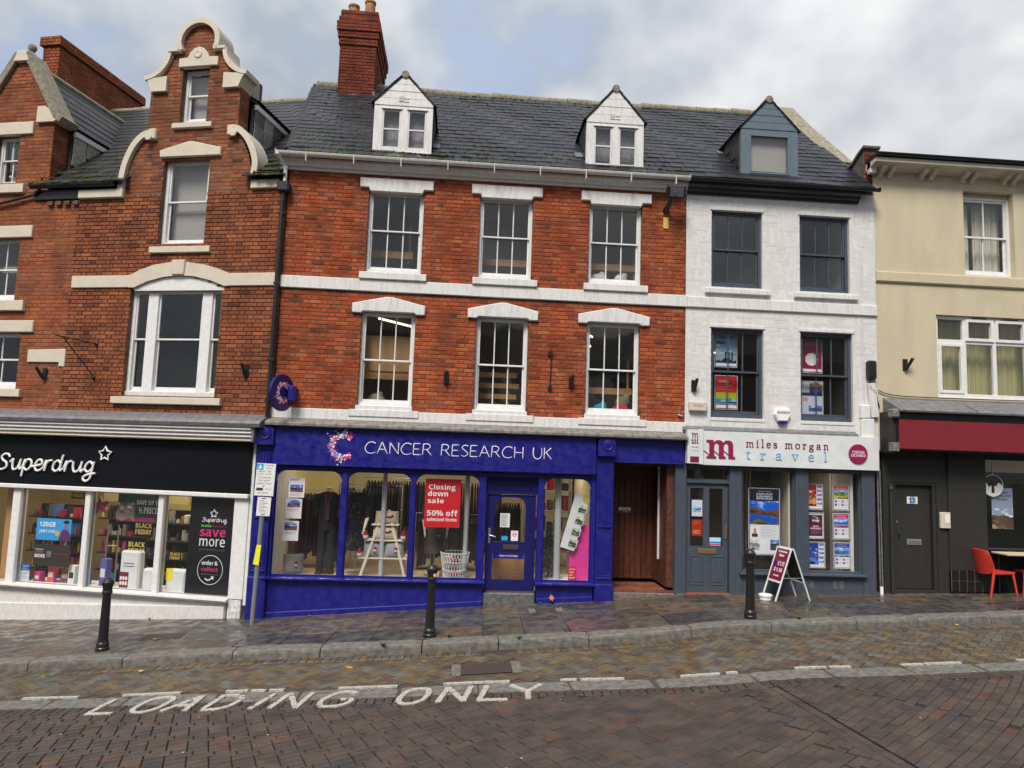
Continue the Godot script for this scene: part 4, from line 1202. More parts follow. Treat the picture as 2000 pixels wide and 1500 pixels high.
func blue_shopfront(t: Node3D) -> void:
	var B = M.blue_paint
	run_x(t, "lead_capping", [Vector2(-0.05, 3.20), Vector2(0.03, 3.195), Vector2(0.24, 3.12), Vector2(0.26, 3.10), Vector2(0.26, 3.06), Vector2(-0.05, 3.06)], -0.06, 7.53, M.lead_pale)
	run_x(t, "cornice_lip", [Vector2(-0.05, 3.04), Vector2(0.20, 3.04), Vector2(0.225, 3.058), Vector2(-0.05, 3.058)], 0.1, 7.53, M.lead)
	pilaster(t, -0.20, 0.09, -0.26, B)
	pilaster(t, 5.885, 6.195, 0.13, B)
	bx(t, "head_rail", Vector3(0.09, 2.27, -0.1), Vector3(5.885, 2.40, 0.06), M.blue_dark)
	bx(t, "soffit", Vector3(0.09, 2.40, -0.1), Vector3(5.885, 3.05, 0.09), M.blue_dark, 0.0)
	for q in [[0.09, 0.14], [1.30, 1.40], [2.53, 2.61], [3.76, 3.88], [4.82, 4.93], [5.80, 5.885]]:
		bx(t, "mullion", Vector3(q[0], 0.40, -0.10), Vector3(q[1], 2.27, 0.055 if q[0] < 3 else 0.062), B, 0.012)
	arched_lights(t, [[0.14, 1.30], [1.40, 2.53], [2.61, 3.76], [4.93, 5.80]], 0.435, 2.27, 0.03, 0.19, B)
	for q in [[0.06, 3.90], [4.80, 5.88]]:
		run_x(t, "shop_sill", [Vector2(-0.12, 0.37), Vector2(0.13, 0.37), Vector2(0.155, 0.385), Vector2(0.155, 0.41), Vector2(0.12, 0.425), Vector2(-0.12, 0.44)], q[0], q[1], B)
		var a: float = q[0] + 0.03; var b: float = q[1] - 0.03
		shape(t, "stallriser", [Vector2(a, gh(a) - 0.1), Vector2(b, gh(b) - 0.1), Vector2(b, 0.37), Vector2(a, 0.37)], -0.12, 0.06, B, 0.0)
		shape(t, "plinth", [Vector2(a, gh(a) - 0.1), Vector2(b, gh(b) - 0.1), Vector2(b, gh(b) + 0.09), Vector2(a, gh(a) + 0.09)], 0.0, 0.078, B, 0.01)
	# entrance
	var d := part(t, "shop_door", Geo.new(), M.blue_dark)
	wall(d, "door_leaf", 3.90, 4.80, 0.24, 1.95, [Rect2(4.05, 1.10, 0.57, 0.80), Rect2(4.03, 0.43, 0.59, 0.47)], M.blue_dark, -0.09, 0.045)
	for s in [0, 1]:
		var cx := 4.05 if s == 0 else 4.62
		var dd := 1.0 if s == 0 else -1.0
		var p := PackedVector2Array([Vector2(cx, 1.90), Vector2(cx, 1.70)])
		for i in range(1, 8): p.append(Vector2(cx + dd * (0.17 - 0.17 * cos(PI / 2 * i / 7)), 1.70 + 0.20 * sin(PI / 2 * i / 7)))
		shape(d, "spandrel", p, -0.13, -0.088, M.blue_dark, 0.0)
	pane(d, 4.05, 4.62, 1.10, 1.90, -0.115, null, 0.002); pane(d, 4.03, 4.62, 0.43, 0.90, -0.115, null, 0.002)
	wall(d, "transom_panel", 3.88, 4.82, 1.96, 2.30, [Rect2(3.98, 2.02, 0.74, 0.20)], M.blue_dark, -0.06, 0.06)
	bx(d, "transom_board", Vector3(3.98, 2.02, -0.12), Vector3(4.72, 2.22, -0.085), M.blue_dark)
	bx(d, "letter_plate", Vector3(4.22, 0.965, -0.088), Vector3(4.50, 1.055, -0.074), M.rust_iron)
	bx(d, "handle_plate", Vector3(3.945, 1.07, -0.09), Vector3(3.985, 1.34, -0.075), M.steel)
	var g := Geo.new()
	g.tube([Vector3(3.965, 1.22, -0.075), Vector3(3.965, 1.22, -0.03), Vector3(4.08, 1.19, -0.025)], 0.010, 8)
	part(d, "door_handle", g, M.steel)
	bx(d, "blue_strip", Vector3(4.04, 0.80, -0.108), Vector3(4.61, 0.895, -0.104), M.blue_paint, 0.001)
	words(d, "lettering", "Open on Sundays", Vector3(4.16, 0.825, -0.104), 0.34, 0.048, M.letter_white)
	sheet(d, "notice", Vector3(4.155, 1.36, -0.108), 0.175, 0.25, print_mat("notice", print_tex(24, 34, func(im): im.fill(Color(0.88, 0.88, 0.88)); lines(im, 0.12, 0.08, 0.76, 18, 0.05, Color(0.55, 0.55, 0.58)))))
	sheet(d, "no_smoking_notice", Vector3(4.36, 1.12, -0.108), 0.13, 0.18, M.paper)
	g = Geo.new()
	for k in 16: g.tbox(Transform3D(Basis(Vector3.BACK, TAU * k / 16), Vector3(4.425 + 0.036 * cos(TAU * k / 16), 1.235 + 0.036 * sin(TAU * k / 16), -0.103)), Vector3(0.008, 0.016, 0.002), 0.0)
	g.tbox(Transform3D(Basis(Vector3.BACK, PI / 4), Vector3(4.425, 1.235, -0.103)), Vector3(0.07, 0.007, 0.002), 0.0)
	part(d, "no_smoking_ring", g, M.pink)
	bx(d, "no_smoking_mark", Vector3(4.395, 1.231, -0.104), Vector3(4.455, 1.239, -0.1025), M.ink, 0.0)
	sheet(d, "card_sticker", Vector3(4.19, 1.125, -0.108), 0.11, 0.075, M.cyan)
	bx(t, "door_step", Vector3(3.885, -0.25, -0.3), Vector3(4.815, 0.215, 0.05), M.step_stone, 0.02)
	bx(t, "door_mat_well", Vector3(3.885, 0.2, -0.3), Vector3(4.815, 0.235, -0.05), M.rust_iron)
	# recessed side entry with a boarded door
	bx(t, "entry_lintel", Vector3(6.195, 2.62, -0.3), Vector3(7.50, 3.05, 0.11), B)
	bx(t, "entry_lintel_trim", Vector3(6.195, 2.60, -0.3), Vector3(7.50, 2.625, 0.125), B)
	var al := part(t, "side_entry", Geo.new(), M.mortar)
	bx(al, "reveal", Vector3(6.0, -0.2, -1.1), Vector3(6.195, 2.62, -0.1), M.blue_dark, 0.0)
	bx(al, "ceiling_board", Vector3(6.19, 2.55, -1.1), Vector3(7.5, 2.63, -0.2), M.rust_iron, 0.0)
	var x := 6.20
	var k := 0
	while x < 7.30:
		var w: float = [0.115, 0.10, 0.12, 0.11][k % 4]
		g = Geo.new(); g.col = vary(C(0.115, 0.032, 0.016), 0.30)
		g.cbox(Vector3(x, 0.37, -0.93), Vector3(x + w - 0.006, 2.24 if x > 6.44 else 2.55, -0.90 + 0.004 * (k % 2)), 0.006)
		part(al, "plank", g, M.timber_door)
		x += w; k += 1
	g = Geo.new(); g.col = C(0.10, 0.03, 0.016)
	g.cbox(Vector3(6.2, 2.24, -0.92), Vector3(7.3, 2.55, -0.88), 0.006)
	part(al, "door_head", g, M.timber_door)
	g = Geo.new(); g.col = C(0.14, 0.05, 0.03)
	g.cbox(Vector3(7.23, 0.36, -0.9), Vector3(7.36, 2.6, -0.06), 0.004)
	part(al, "side_panel", g, M.timber_door)
	bx(al, "door_frame", Vector3(7.19, 0.80, -0.55), Vector3(7.225, 2.58, -0.50), M.white_paint)
	bx(al, "plate_sign", Vector3(6.52, 1.635, -0.895), Vector3(6.76, 1.73, -0.888), M.paper, 0.002)
	bx(al, "sign_band", Vector3(6.525, 1.64, -0.888), Vector3(6.755, 1.675, -0.885), M.blue_paint, 0.001)
	words(al, "lettering", "This door", Vector3(6.58, 1.69, -0.888), 0.14, 0.026, M.ink)
	words(al, "lettering", "Ring bell", Vector3(6.58, 1.645, -0.885), 0.14, 0.024, M.letter_white)
	bx(al, "concrete_base", Vector3(6.19, -0.1, -1.0), Vector3(7.48, 0.265, 0.03), M.concrete, 0.015)
	for i in 6:
		for j in 6:
			g = Geo.new(); g.col = vary([C(0.27, 0.085, 0.045), C(0.20, 0.075, 0.05), C(0.30, 0.11, 0.06)][(i * 3 + j * 5) % 3], 0.2)
			g.cbox(Vector3(6.20 + i * 0.212, 0.26, -0.98 + j * 0.165), Vector3(6.408 + i * 0.212, 0.300, -0.82 + j * 0.165), 0.004)
			part(al, "floor_tile", g, M.terracotta)
	# signboard
	var s := thing("shop_signboard", "long royal blue fascia with dotted C emblem and thin white capitals", "shop sign")
	for jx in [2.05]: bx(t, "panel_joint", Vector3(jx, -0.2, 0.058), Vector3(jx + 0.006, 0.37, 0.0625), M.blue_dark, 0.0)
	bx(s, "board", Vector3(0.10, 2.365, 0.09), Vector3(5.85, 3.035, 0.155), B, 0.008)
	var r := RandomNumberGenerator.new(); r.seed = 31
	var dots := {}
	for i in 240:
		var a := deg_to_rad(r.randf_range(42, 318))
		var rad := 0.19 + absf(r.randfn(0, 0.035)) * (1.0 if r.randf() < 0.6 else -0.6)
		if cos(a) < 0.2 and r.randf() < 0.35: rad += absf(r.randfn(0, 0.06))
		var p := Vector2(1.30 + rad * cos(a) * 0.95, 2.725 + rad * sin(a) * 1.05)
		var rr := r.randf_range(0.008, 0.024) * (1.0 if rad < 0.25 else 0.6)
		var cn: String = ["pink", "letter_white", "hot_pink", "letter_white", "pale_blue", "pink", "sign_white"][r.randi_range(0, 6)]
		if not dots.has(cn): dots[cn] = Geo.new()
		dots[cn].lathe([Vector2(rr, 0), Vector2(rr, 0.003 + 0.00003 * i), Vector2(0, 0.003 + 0.00003 * i)], Vector3(p.x, p.y, 0.155), 10, Basis(Vector3.RIGHT, Vector3(0, 0, 1), Vector3(0, -1, 0)), false)
	for cn in dots: part(s, "emblem_dot", dots[cn], M[cn]).set_meta("kind", "stuff")
	var adv := 1.685
	for cch in "CANCER RESEARCH UK":
		if cch == " ": adv += 0.14; continue
		var w: float = {"C": 0.19, "A": 0.185, "N": 0.175, "E": 0.145, "R": 0.165, "S": 0.14, "H": 0.175, "U": 0.17, "K": 0.15}[cch] * 1.155
		var gg := Geo.new()
		for stroke in capital(cch):
			var pts := []
			for q in stroke: pts.append(Vector2(adv + q.x * (w - 0.035), 2.62 + q.y * 0.20))
			if pts.size() > 3: pts = smooth_line(pts, 4)
			var ws := []
			for i in pts.size(): ws.append(lerpf(0.017, 0.009, float(i) / (pts.size() - 1)))
			ribbon(gg, pts, ws, 0.15, 0.163 + 0.0005 * stroke.size())
		part(s, "letter", gg, M.letter_white)
		adv += w
	projecting_sign()

func capital(c: String) -> Array:
	match c:
		"C": return [[Vector2(1, 0.88), Vector2(0.7, 1.0), Vector2(0.3, 0.9), Vector2(0.02, 0.45), Vector2(0.25, 0.06), Vector2(0.65, 0.0), Vector2(1, 0.1)]]
		"A": return [[Vector2(0.45, 1.02), Vector2(0, 0)], [Vector2(0.45, 1.02), Vector2(1, 0)], [Vector2(0.2, 0.38), Vector2(0.78, 0.36)]]
		"N": return [[Vector2(0.05, 1), Vector2(0.05, 0)], [Vector2(0.05, 1), Vector2(0.95, 0)], [Vector2(0.95, 1), Vector2(0.95, 0)]]
		"E": return [[Vector2(0.05, 1), Vector2(0.0, 0)], [Vector2(0.05, 0.98), Vector2(0.95, 1)], [Vector2(0.0, 0.5), Vector2(0.8, 0.5)], [Vector2(0.0, 0.01), Vector2(1, 0.0)]]
		"R": return [[Vector2(0.08, 1), Vector2(0.0, 0)], [Vector2(0.08, 0.98), Vector2(0.6, 0.98), Vector2(0.85, 0.78), Vector2(0.6, 0.52), Vector2(0.06, 0.48)], [Vector2(0.45, 0.48), Vector2(1, 0)]]
		"S": return [[Vector2(0.95, 0.92), Vector2(0.5, 1.0), Vector2(0.1, 0.78), Vector2(0.5, 0.52), Vector2(0.95, 0.25), Vector2(0.5, 0.0), Vector2(0, 0.08)]]
		"H": return [[Vector2(0.05, 1), Vector2(0.05, 0)], [Vector2(0.95, 1), Vector2(0.95, 0)], [Vector2(0.05, 0.5), Vector2(0.95, 0.5)]]
		"U": return [[Vector2(0.05, 1), Vector2(0.03, 0.35), Vector2(0.3, 0.02), Vector2(0.7, 0.02), Vector2(0.97, 0.35), Vector2(0.95, 1)]]
	return [[Vector2(0.08, 1), Vector2(0.05, 0)], [Vector2(0.95, 1), Vector2(0.08, 0.48)], [Vector2(0.3, 0.6), Vector2(1, 0)]]

func projecting_sign() -> void:
	var t := thing("round_hanging_sign", "round dark blue hanging sign with dotted C beside the black downpipe", "hanging sign", Vector3(0.22, 3.62, 0.34))
	var turn := Basis(Vector3.UP, deg_to_rad(66))
	var g := Geo.new()
	g.lathe([Vector2(0, -0.03), Vector2(0.315, -0.03), Vector2(0.325, -0.022), Vector2(0.325, 0.022), Vector2(0.315, 0.03), Vector2(0, 0.03)], Vector3.ZERO, 40, turn * Basis(Vector3.RIGHT, Vector3(0, 0, 1), Vector3(0, -1, 0)))
	part(t, "disc", g, M.blue_dark)
	var r := RandomNumberGenerator.new(); r.seed = 8
	var dots := {}
	for i in 150:
		var a := deg_to_rad(r.randf_range(40, 320)); var rad := 0.155 + r.randfn(0, 0.026)
		var cn: String = ["pink", "letter_white", "hot_pink", "letter_white", "pale_blue"][r.randi_range(0, 4)]
		if not dots.has(cn): dots[cn] = Geo.new()
		var rr := r.randf_range(0.008, 0.02)
		dots[cn].lathe([Vector2(rr, 0), Vector2(rr, 0.003 + 0.00002 * i), Vector2(0, 0.003 + 0.00002 * i)], turn * Vector3(rad * cos(a), rad * sin(a), 0.03), 8, turn * Basis(Vector3.RIGHT, Vector3(0, 0, 1), Vector3(0, -1, 0)), false)
	for cn in dots: part(t, "emblem_dot", dots[cn], M[cn]).set_meta("kind", "stuff")
	bx(t, "bracket", Vector3(0.08, -0.14, -0.33), Vector3(0.20, 0.14, -0.05), M.blue_paint, 0.02)

# ---------------------------------------------------------------- white painted travel shop
func white_building() -> void:
	var t := thing("white_brick_building", "narrow white painted brick building with slate grey shopfront and blue-grey dormer", "building")
	var W1 := [[8.03, 9.06], [9.78, 10.82]]
	var W2 := [[8.03, 9.04], [9.78, 10.79]]
	var holes := []
	for w in W1: holes.append(Rect2(w[0], 3.50, w[1] - w[0], 1.75))
	for w in W2: holes.append(Rect2(w[0], 5.98, w[1] - w[0], 1.57))
	var wl := wall(t, "wall", 7.535, 11.30, 3.18, 8.0, holes, M.white_paint, 0.0)
	var list := courses(7.54, 11.295, 3.34, 5.58, holes, [C(0.80, 0.79, 0.775), C(0.79, 0.78, 0.765), C(0.805, 0.795, 0.78)], null, 0.0765, 0.002)
	list += courses(7.54, 11.295, 5.78, 7.80, holes, [C(0.80, 0.79, 0.775), C(0.79, 0.78, 0.765), C(0.805, 0.795, 0.78)], null, 0.0765, 0.002)
	for it in list: it.t.origin.z -= 0.0053
	for it in list: it.s += Vector3(0.006, 0.006, 0)
	pieces(wl, "brick", "brickwork", list, M.white_brick, 300, 0.0035)
	bx(t, "string_course", Vector3(7.555, 5.58, -0.02), Vector3(11.31, 5.785, 0.045), M.white_paint, 0.01)
	for w in W1 + W2:
		var low: bool = w in W1
		var y1 := 5.25 if low else 7.55
		bx(t, "lintel", Vector3(w[0] - 0.03, y1 - 0.035, -0.11), Vector3(w[1] + 0.03, y1 + 0.03, 0.018), M.white_paint)
		if not low: sill(t, w[0] - 0.13, w[1] + 0.13, 5.865, 5.985, 0.07, M.white_paint)
		else: bx(t, "sill", Vector3(w[0] - 0.01, 3.44, -0.12), Vector3(w[1] + 0.01, 3.505, 0.012), M.white_paint)
		sash(t, w[0], w[1], 3.505 if low else 5.985, y1 - 0.035, 4.39 if low else 6.765, -0.07, M.grey_paint, 3, 0.055, 0.035)
	run_x(t, "black_cornice", [Vector2(-0.1, 7.80), Vector2(0.05, 7.80), Vector2(0.07, 7.84), Vector2(0.12, 7.86), Vector2(0.14, 7.90), Vector2(0.20, 7.93), Vector2(0.22, 7.97), Vector2(-0.1, 7.97)], 7.525, 10.96, M.black_paint)
	gutter(t, 7.53, 11.27, 8.02, 0.26, 0.05, M.black_paint)
	# roof
	var roof := part(t, "roof", Geo.new(), M.roof_felt)
	var g := Geo.new()
	g.quad(Vector3(7.53, 8.04, 0.22), Vector3(11.25, 8.04, 0.22), Vector3(11.25, 11.39, -3.65), Vector3(7.53, 11.39, -3.65))
	g.quad(Vector3(11.25, 8.08, -8.0), Vector3(7.53, 8.08, -8.0), Vector3(7.53, 11.42, -3.65), Vector3(11.25, 11.42, -3.65))
	part(roof, "roof_boarding", g, M.roof_felt)
	list = []
	var up := ROOF_UP.normalized()
	slates(list, Vector3(7.53, 8.045, 0.24), Vector3.RIGHT, up, 3.64, 5.12, func(_u, _v): return true, [C(0.038, 0.039, 0.049), C(0.033, 0.034, 0.043), C(0.044, 0.046, 0.055), C(0.031, 0.033, 0.041)])
	pieces(roof, "slate", "slates", list, M.slate, 200, 0.003)
	moss_on(roof, Vector3(7.53, 8.045, 0.24), Vector3.RIGHT, up, 3.6, 5.1, 700, func(_u, v): return 0.03 + (0.5 if v > 4.75 else 0.0))
	ridge_tiles(roof, Vector3(7.53, 11.44, -3.66), Vector3(11.2, 11.46, -3.66), M.old_stone)
	timber_dormer(t, 8.60, 9.75, 8.19, 9.215, 9.82, 0.02, M.slate_paint, 1, main_roof_z)
	g = Geo.new()
	g.tbox(Transform3D(Basis(Vector3.RIGHT, up, Vector3.RIGHT.cross(up)), Vector3(8.58, 9.10, -0.90)), Vector3(0.22, 0.16, 0.012), 0.003)
	part(roof, "flashing", g, M.lead)
	# raised verge with stone coping and a curved kneeler
	var vg := part(t, "verge_parapet", Geo.new(), M.render_grey)
	var pr := [Vector2(-0.06, 8.02), Vector2(-0.06, 8.96), Vector2(-0.2, 8.92), Vector2(-0.45, 8.80), Vector2(-0.75, 8.82), Vector2(-1.0, 9.02), Vector2(-1.5, 9.48), Vector2(-2.8, 10.68), Vector2(-3.72, 11.62), Vector2(-3.9, 11.0), Vector2(-3.6, 8.0)]
	run_x(vg, "parapet_wall", pr, 11.14, 11.42, M.render_grey)
	g = Geo.new()
	var cp := [Vector2(-1.0, 9.04), Vector2(-1.5, 9.50), Vector2(-2.15, 10.10), Vector2(-2.8, 10.70), Vector2(-3.3, 11.20), Vector2(-3.75, 11.66)]
	for i in cp.size() - 1:
		var gg := Geo.new()
		var a: Vector2 = cp[i]; var b: Vector2 = cp[i + 1]
		var d := (b - a).normalized()
		gg.tbox(Transform3D(Basis(Vector3.RIGHT, Vector3(0, d.y, d.x), Vector3.RIGHT.cross(Vector3(0, d.y, d.x))), Vector3(11.28, (a.y + b.y) / 2 + 0.035, (a.x + b.x) / 2)), Vector3(0.40, (b - a).length() - 0.008, 0.075), 0.012)
		part(vg, "coping_stone", gg, M.old_stone)
	run_x(vg, "kneeler_capping", [Vector2(0.0, 8.98), Vector2(0.01, 9.02), Vector2(-0.2, 8.96), Vector2(-0.45, 8.84), Vector2(-0.75, 8.86), Vector2(-0.98, 9.05), Vector2(-1.02, 9.01), Vector2(-0.75, 8.80), Vector2(-0.45, 8.79), Vector2(-0.2, 8.91)], 11.10, 11.46, M.lead)
	list = []
	for it in courses(11.145, 11.415, 8.06, 8.94, [], [C(0.30, 0.07, 0.035), C(0.36, 0.09, 0.04), C(0.24, 0.06, 0.035)], null, 0.0765):
		it.t.origin.z += -0.05; list.append(it)
	pieces(vg, "brick", "brickwork", list, M.brick, 40)
	bx(t, "party_wall", Vector3(11.15, 0.1, -8.0), Vector3(11.29, 8.1, -0.31), M.mortar, 0.0)
	bx(t, "rear_wall", Vector3(7.53, 0.0, -8.1), Vector3(11.3, 8.1, -8.0), M.mortar, 0.0)
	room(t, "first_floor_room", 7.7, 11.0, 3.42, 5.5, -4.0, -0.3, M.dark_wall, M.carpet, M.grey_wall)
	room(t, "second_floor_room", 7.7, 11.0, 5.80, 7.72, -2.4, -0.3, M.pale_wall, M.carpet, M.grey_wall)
	# shopfront
	var P = M.grey_paint
	run_x(t, "lead_flashing", [Vector2(-0.05, 3.33), Vector2(0.012, 3.33), Vector2(0.12, 3.27), Vector2(0.125, 3.24), Vector2(-0.05, 3.22)], 7.48, 10.84, M.lead)
	for q in [[7.36, 7.57], [8.385, 8.625], [9.645, 9.90], [10.935, 11.19]]:
		bx(t, "pilaster", Vector3(q[0], gh(q[0]) - 0.1, -0.12), Vector3(q[1], 2.66, 0.05), P, 0.012)
	bx(t, "head_rail", Vector3(7.57, 2.55, -0.12), Vector3(10.94, 2.70, 0.02), P)
	bx(t, "fascia_backing", Vector3(7.53, 2.70, -0.12), Vector3(11.19, 3.22, 0.05), P)
	for q in [[8.625, 9.645], [9.90, 10.935]]:
		var w := part(t, "shop_window", Geo.new(), P)
		g = Geo.new()
		frame_geo(g, q[0], q[1], 0.69, 2.56, -0.10, 0.0, 0.025, 0.025, 0.03, 0.03)
		part(w, "frame", g, P)
		pane(w, q[0] + 0.025, q[1] - 0.025, 0.72, 2.53, -0.04, null, 0.002)
	run_x(t, "shop_sill", [Vector2(-0.12, 0.63), Vector2(0.10, 0.63), Vector2(0.125, 0.65), Vector2(0.12, 0.68), Vector2(-0.12, 0.70)], 8.56, 10.98, P)
	shape(t, "stallriser", [Vector2(8.6, 0.1), Vector2(10.96, 0.1), Vector2(10.96, 0.63), Vector2(8.6, 0.63)], -0.12, 0.03, P, 0.0)
	for k in 4:                                                 # worn cast vents low in the stallriser
		g = Geo.new()
		for j in 7: g.cbox(Vector3(9.78 + k * 0.12 + (0.33 if k > 1 else 0.0), 0.41 + j * 0.022, 0.03), Vector3(9.87 + k * 0.12 + (0.33 if k > 1 else 0.0), 0.42 + j * 0.022, 0.036), 0.002)
		part(t, "air_vent", g, M.galvanised)
	var d := part(t, "shop_door", Geo.new(), P)
	wall(d, "door_leaf", 7.585, 8.375, 0.285, 2.26, [Rect2(7.665, 1.12, 0.245, 1.06), Rect2(8.025, 1.12, 0.255, 1.06)], P, -0.03, 0.045)
	pane(d, 7.665, 7.91, 1.12, 2.18, -0.055, null, 0.002); pane(d, 8.025, 8.28, 1.12, 2.18, -0.055, null, 0.002)
	for q in [[7.66, 7.925], [8.03, 8.315]]:
		g = Geo.new()
		frame_geo(g, q[0], q[1], 0.42, 0.945, -0.035, -0.018, 0.02, 0.02, 0.02, 0.02)
		g.cbox(Vector3(q[0] + 0.05, 0.47, -0.035), Vector3(q[1] - 0.05, 0.895, -0.022), 0.012)
		part(d, "door_panel", g, P)
	bx(d, "letter_plate", Vector3(7.81, 0.985, -0.03), Vector3(8.15, 1.075, -0.016), M.brass)
	bx(d, "door_pull", Vector3(8.315, 1.26, -0.03), Vector3(8.35, 1.50, -0.005), M.brass)
	bx(d, "transom_bar", Vector3(7.57, 2.27, -0.10), Vector3(8.385, 2.33, 0.015), P)
	g = Geo.new()
	frame_geo(g, 7.57, 8.385, 2.33, 2.55, -0.10, -0.01, 0.02, 0.02, 0.02, 0.02)
	part(d, "fanlight_frame", g, P)
	pane(d, 7.59, 8.365, 2.35, 2.53, -0.05, null, 0.002)
	for i in 4:
		g = Geo.new(); g.col = vary(C(0.34, 0.10, 0.045), 0.15)
		g.cbox(Vector3(7.575 + i * 0.205, 0.20, -0.1), Vector3(7.775 + i * 0.205, 0.285, 0.075), 0.005)
		part(t, "threshold_tile", g, M.terracotta)
	bx(t, "threshold_bed", Vector3(7.40, 0.0, -0.3), Vector3(8.40, 0.27, 0.06), M.concrete)
	# signs
	var s := thing("shop_signboard", "white fascia sign with a big maroon m, pale blue lettering and maroon disc", "shop sign")
	bx(s, "board", Vector3(7.80, 2.61, 0.05), Vector3(11.22, 3.235, 0.15), M.sign_white, 0.004)
	words(s, "letter", "m", Vector3(7.90, 2.74, 0.15), 0.54, 0.335, M.maroon, true, true, 0.015)
	for k in 3:
		g = Geo.new()
		var x0 := 7.955 + 0.19 * k
		ribbon(g, smooth_line([Vector2(x0 - 0.11, 2.79), Vector2(x0 - 0.165, 2.83), Vector2(x0 - 0.16, 2.875), Vector2(x0 - 0.09, 2.865), Vector2(x0 + 0.03, 2.76)], 5), 0.012, 0.149, 0.162 + 0.001 * k)
		part(s, "loop", g, M.maroon)
	var xx := 8.65
	for c in "miles morgan":
		if c == " ": xx += 0.10; continue
		var w: float = {"m": 0.145, "i": 0.045, "l": 0.045, "e": 0.08, "s": 0.07, "o": 0.09, "r": 0.07, "g": 0.09, "a": 0.085, "n": 0.095}[c]
		var hh: float = {"i": 0.145, "l": 0.155, "g": 0.13}.get(c, 0.098)
		words(s, "letter", c, Vector3(xx, 2.965 - (0.045 if c == "g" else 0.0), 0.15), w, hh, M.plum, false, true, 0.012)
		xx += w + 0.052
	xx = 8.65
	for c in "travel":
		var w: float = {"t": 0.075, "r": 0.10, "a": 0.115, "v": 0.125, "e": 0.105, "l": 0.06}[c]
		words(s, "letter", c, Vector3(xx, 2.745, 0.15), w, {"t": 0.16, "l": 0.19}.get(c, 0.125), M.pale_blue, false, true, 0.014)
		xx += w + 0.194
	g = Geo.new()
	g.lathe([Vector2(0.178, 0.0), Vector2(0.182, 0.004), Vector2(0.182, 0.022), Vector2(0.178, 0.026), Vector2(0, 0.026)], Vector3(10.80, 2.91, 0.15), 36, Basis(Vector3.RIGHT, Vector3(0, 0, 1), Vector3(0, -1, 0)))
	part(s, "disc", g, M.maroon)
	words(s, "lettering", "FOREIGN", Vector3(10.685, 2.915, 0.176), 0.225, 0.052, M.letter_white)
	words(s, "lettering", "EXCHANGE", Vector3(10.66, 2.855, 0.176), 0.28, 0.050, M.letter_white)
	var v := thing("projecting_sign", "small upright white projecting sign with maroon m at left end of white fascia", "hanging sign", Vector3(7.53, 2.63, 0.0))
	bx(v, "board", Vector3(0.0, 0.0, 0.05), Vector3(0.225, 0.62, 0.20), M.sign_white, 0.004)
	bx(v, "end_cap", Vector3(0.225, -0.01, 0.05), Vector3(0.30, 0.63, 0.195), M.sign_white, 0.004)
	words(v, "letter", "m", Vector3(0.075, 0.36, 0.20), 0.13, 0.20, M.plum, false, true, 0.004)
	for k in 3:
		g = Geo.new()
		ribbon(g, smooth_line([Vector2(0.065 + k * 0.04, 0.42), Vector2(0.06 + k * 0.04, 0.44), Vector2(0.13 + k * 0.035, 0.365)], 4), 0.006, 0.199, 0.2045 + 0.0004 * k)
		part(v, "loop", g, M.plum)
	words(v, "lettering", "miles morgan", Vector3(0.065, 0.285, 0.20), 0.14, 0.034, M.lead, false, true, 0.003)
	words(v, "lettering", "travel", Vector3(0.065, 0.225, 0.20), 0.14, 0.034, M.pale_blue, false, true, 0.003)
	bx(v, "maroon_band", Vector3(0.05, 0.02, 0.199), Vector3(0.215, 0.13, 0.204), M.plum, 0.001)

